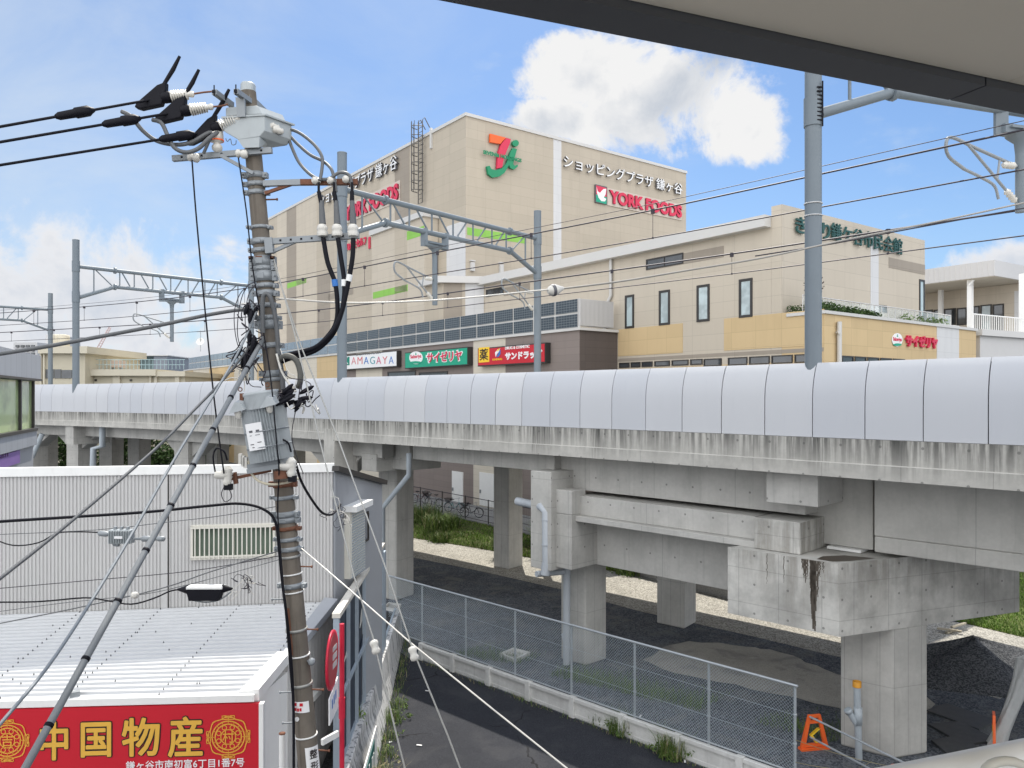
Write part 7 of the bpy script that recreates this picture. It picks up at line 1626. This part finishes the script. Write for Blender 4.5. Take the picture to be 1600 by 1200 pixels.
# ------------------------------------------------------------------ grass and weeds
mb = MB(); lr = random.Random(21)
be = bs_
def bank_pt(i, f):
    p = be[i].lerp(be[i + 1], lr.random()); b = bank_top(p); v = p.lerp(b, f); v.z = .02 + .78 * (f ** .8); return v
for _ in range(15000):
    i = lr.randrange(len(be) - 1); v = bank_pt(i, lr.random() ** 1.1); px = v.x / v.y * F + 800
    cl_ = .5 + .5 * math.sin(v.x * .9 + 1.3) * math.sin(v.y * .8)
    h = (.12 + .30 * cl_ * lr.random()) * (1 if px < 1200 else .45)
    if px > 1300: continue
    blade(mb, v - UP * .03, h, h * lr.uniform(.2, .6), .012 + .012 * lr.random(), 1 if lr.random() < .09 else 0)
lw = MB(); k = 0
for _ in range(22000):
    a_, b_ = lr.random(), lr.random(); i = lr.randrange(3); p = lawn_poly[i].lerp(lawn_poly[i + 1], a_); far_ = Vector((15.5, 38, 0)).lerp(Vector((32, 40, 0)), (i + a_) / 3); v = p.lerp(far_, b_ ** 1.3)
    blade(lw, Vector((v.x, v.y, .01)), lr.uniform(.08, .2), .06, .016)
lw.build('lawn_grass', M_grass, kind='stuff')
mb.build('grass', [M_grass, M_straw], kind='stuff')
def weed(lab, p, n, h, r, m=M_weed, group='weed clumps', name='weed_clump', w=.006):
    mb = MB()
    for _ in range(n):
        a, rr = rnd.uniform(0, 6.283), r * math.sqrt(rnd.random()) * .75; hh = h * rnd.uniform(.45, 1.0)
        blade(mb, p + Vector((math.cos(a) * rr, math.sin(a) * rr, 0)), hh, hh * rnd.uniform(.15, .85), w * rnd.uniform(.7, 1.6), 1 if rnd.random() < .10 else 0)
    for _ in range(n // 14):
        a, rr = rnd.uniform(0, 6.283), r * math.sqrt(rnd.random()) * 1.15; leaves(mb, p + Vector((math.cos(a) * rr, math.sin(a) * rr, h * rnd.uniform(.05, .35))), (.10, .10, .06), 7, .035 + w)
    return tag(mb.build(name, [m, M_straw]), lab, 'weed', group)
for px, py, h, r, n, lab in ((662, 812, 1.5, 1.5, 700, 'tall arching grass clump beside the pier below the bicycles'), (690, 818, 1.3, 1.5, 700, 'tall dark grass clump in the middle of the bank below the teal bicycle'), (690, 846, .8, .9, 420, 'round dark weed clump at the gravel edge of the bank'), (790, 826, 1.0, 1.0, 420, 'bushy grass clump just left of the far pier'), (827, 862, .7, .7, 300, 'grass clump at the bank foot between the far pier and the pier stub'), (735, 845, .7, .9, 350, 'low grass clump near the bank foot under the teal barrier'), (985, 897, .5, 1.0, 260, 'small weed clump at the far gravel edge between two piers'), (852, 800, 1.9, .8, 420, 'tall grass clump behind the white drain pipe')):
    v = G(px, py); f = 0
    if py < 840: v = onplaza(px, 4.9 + (py - 800) * .08); v.z = .5
    weed(lab, v, n, h, r, M_weed, 'grass clumps on the bank', 'grass_clump', .016)
for px, py, h, r, n, lab in ((970, 1146, .75, .42, 380, 'green weed clump growing from the kerb wall joint, larger of the left pair'), (938, 1130, .5, .38, 160, 'yellowish weed clump at the kerb wall, smaller of the left pair'), (1050, 1182, .75, .5, 420, 'spreading weed clump at the kerb wall right of centre'), (1030, 1160, .6, .3, 120, 'thin pale weed clump against the kerb wall'), (608, 1122, .4, .5, 120, 'dry weed clump half way along the block wall')):
    weed(lab, G(px, py), n, h, r)
# green strip along the foot of the block wall
for k, yy in enumerate((18.3, 19.2, 20.2, 21.2, 22.3)):
    p = W0.lerp(W1, (28.3 - yy) / 12.9) + wn * .45; weed('weeds at the foot of the block wall, ' + ('nearest the camera', 'second from the camera', 'in the middle of the row', 'fourth from the camera', 'farthest along')[k], p, 75 if k else 60, .36, .38, M_weed, 'weeds along the block wall')
dy = W1 + Vector((.45, 2.0, 0)); dw = weed('pale dry flowering weeds at the near corner of the car park', dy, 160, .8, .5, M_straw, 'dry weeds', 'dry_weeds'); mb = MB()
for _ in range(26): v = dy + Vector((rnd.uniform(-.45, .5), rnd.uniform(-.5, .5), rnd.uniform(.35, .75))); leaves(mb, v, (.08, .08, .05), 10, .03)
ORG[dw.name] = Vector(); mb.build('seed_heads', M_straw, dw)
tf = W0.lerp(W1, .74) - wn * .3 + UP * 1.08; weed('tuft of yellow green grass on top of the bed behind the block wall', tf, 130, .6, .35, M_grass, 'weed clumps')
mb = MB(); lr = random.Random(5)
for (x0, y0, x1, y1, n, h) in ((-2.2, 26.6, .0, 25.6, 900, .35), (1.0, 24.6, 5.2, 21.8, 2200, .45), (6.5, 20.9, 9.5, 19.0, 900, .4)):
    for _ in range(n):
        f = lr.random(); o = abs(lr.gauss(.0, .8)) + .25; p = Vector((x0 + (x1 - x0) * f, y0 + (y1 - y0) * f, 0)) - CF.n * o; hh = h * lr.uniform(.3, 1) * max(.3, 1 - o * .35); blade(mb, p, hh, hh * .5, .007)
for _ in range(1500):                       # sparse growth creeping along the kerb joints and the block wall
    t = lr.random() ** .8 * 15.5; c_ = .5 + .5 * math.sin(t * 2.1) * math.sin(t * .7 + 1)
    if lr.random() > c_: continue
    hh = lr.uniform(.03, .16); blade(mb, CF.pt(t, .012, .0) + CF.n * abs(lr.gauss(0, .09)) + CF.n * .02, hh, hh * .8, .005, 1 if lr.random() < .3 else 0)
for _ in range(700):
    f = lr.random(); p = W0.lerp(W1, f) + wn * (.16 + .22 * f + abs(lr.gauss(0, .16))); hh = lr.uniform(.05, .28); blade(mb, p, hh, hh * .7, .006, 1 if lr.random() < .25 else 0)
mb.build('weeds', [M_weed, M_straw], kind='stuff')
for k in range(26):
    px = (700, 745, 750, 756, 762, 690, 765, 772, 742, 786, 791, 671, 905, 920, 1000, 1010, 838, 610, 655, 668, 830, 1070, 980, 707, 735, 812)[k]; py = (1043, 1058, 1062, 1050, 1054, 1040, 1068, 1073, 1047, 1071, 1077, 1032, 1098, 1113, 1120, 1135, 1090, 1160, 1165, 1080, 1078, 1190, 1150, 1049, 1056, 1072)[k]
    v = G(px, py, .02); mb = MB(); a = rnd.uniform(0, 3); s = rnd.uniform(.03, .09); mb.box(v + UP * .012, (s * rnd.uniform(1, 3), s * .6, .012), rz=a)
    tag(mb.build('paper_scrap', M_letwhite), 'small pale scrap of litter on the dark asphalt', 'litter', 'litter on the car park')

# ------------------------------------------------------------------ the viewer's own walkway: canopy, handrail
CN = Plane((1.39, 4.17), (.93, .366)); zc_ = 10.8
cn = thing('station_canopy', 'flat canopy with beige soffit and dark edge beam above the viewer', 'canopy', (1.39, 4.17, zc_))
mb = MB(); mb.obox(CN.pt(-14, zc_, 0), CN.d * 15.35, CN.n * .235, UP * .42); mb.build('edge_beam', mat('charcoal_beam', (.085, .088, .095), .5, 0, .08, 2), cn)
mb = MB(); mb.obox(CN.pt(1.365, zc_, 0), CN.d * 14, CN.n * .235, UP * .42); mb.build('edge_beam', MATS['charcoal_beam'], cn)
M_soffit = mat('beige_soffit', (.88, .80, .66), .7, 0, .03, .8)
zso = zc_ + .045
for a, b in ((-14, 1.53), (1.537, 16)):
    mb = MB(); mb.obox(CN.pt(a, zso, .242), CN.d * (b - a), CN.n * 8, UP * .3); mb.build('soffit_panel', M_soffit, cn)
hr = thing('handrail', 'white tubular handrail at the bottom right corner close to the viewer', 'handrail', (.71, 1.07, 8.5))
r0, r1 = P(1640, 1172, 1.09), P(1400, 1222, 1.02); dr = (r0 - r1).normalized()
mb = MB(); mb.tube([r1 - dr * 2.0, r0 + dr * 2.5], .021, 24); mb.build('top_tube', mat('rail_white', (.86, .86, .84), .3, 0, .03, 3), hr)
mb = MB(); c = P(1572, 1208, 1.0); mb.tube([c + Vector((math.cos(a) * .028, 0, math.sin(a) * .016)) for a in [k * math.pi / 8 for k in range(0, 9)]], .006, 10); mb.tube([c + Vector((-.028, 0, 0)), c + Vector((-.03, 0, -.9))], .006, 10); mb.tube([c + Vector((.028, 0, 0)), c + Vector((.03, 0, -.9))], .006, 10); mb.build('bracket', M_cream, hr)
mb = MB(); mb.obox((-14, -6, 7.2), (30, 0, 0), (0, 6.6, 0), (0, 0, .3)); mb.build('walkway_floor', mat('pale_floor_tiles', (.5, .48, .44), .6, 0, .06, 3), kind='structure')
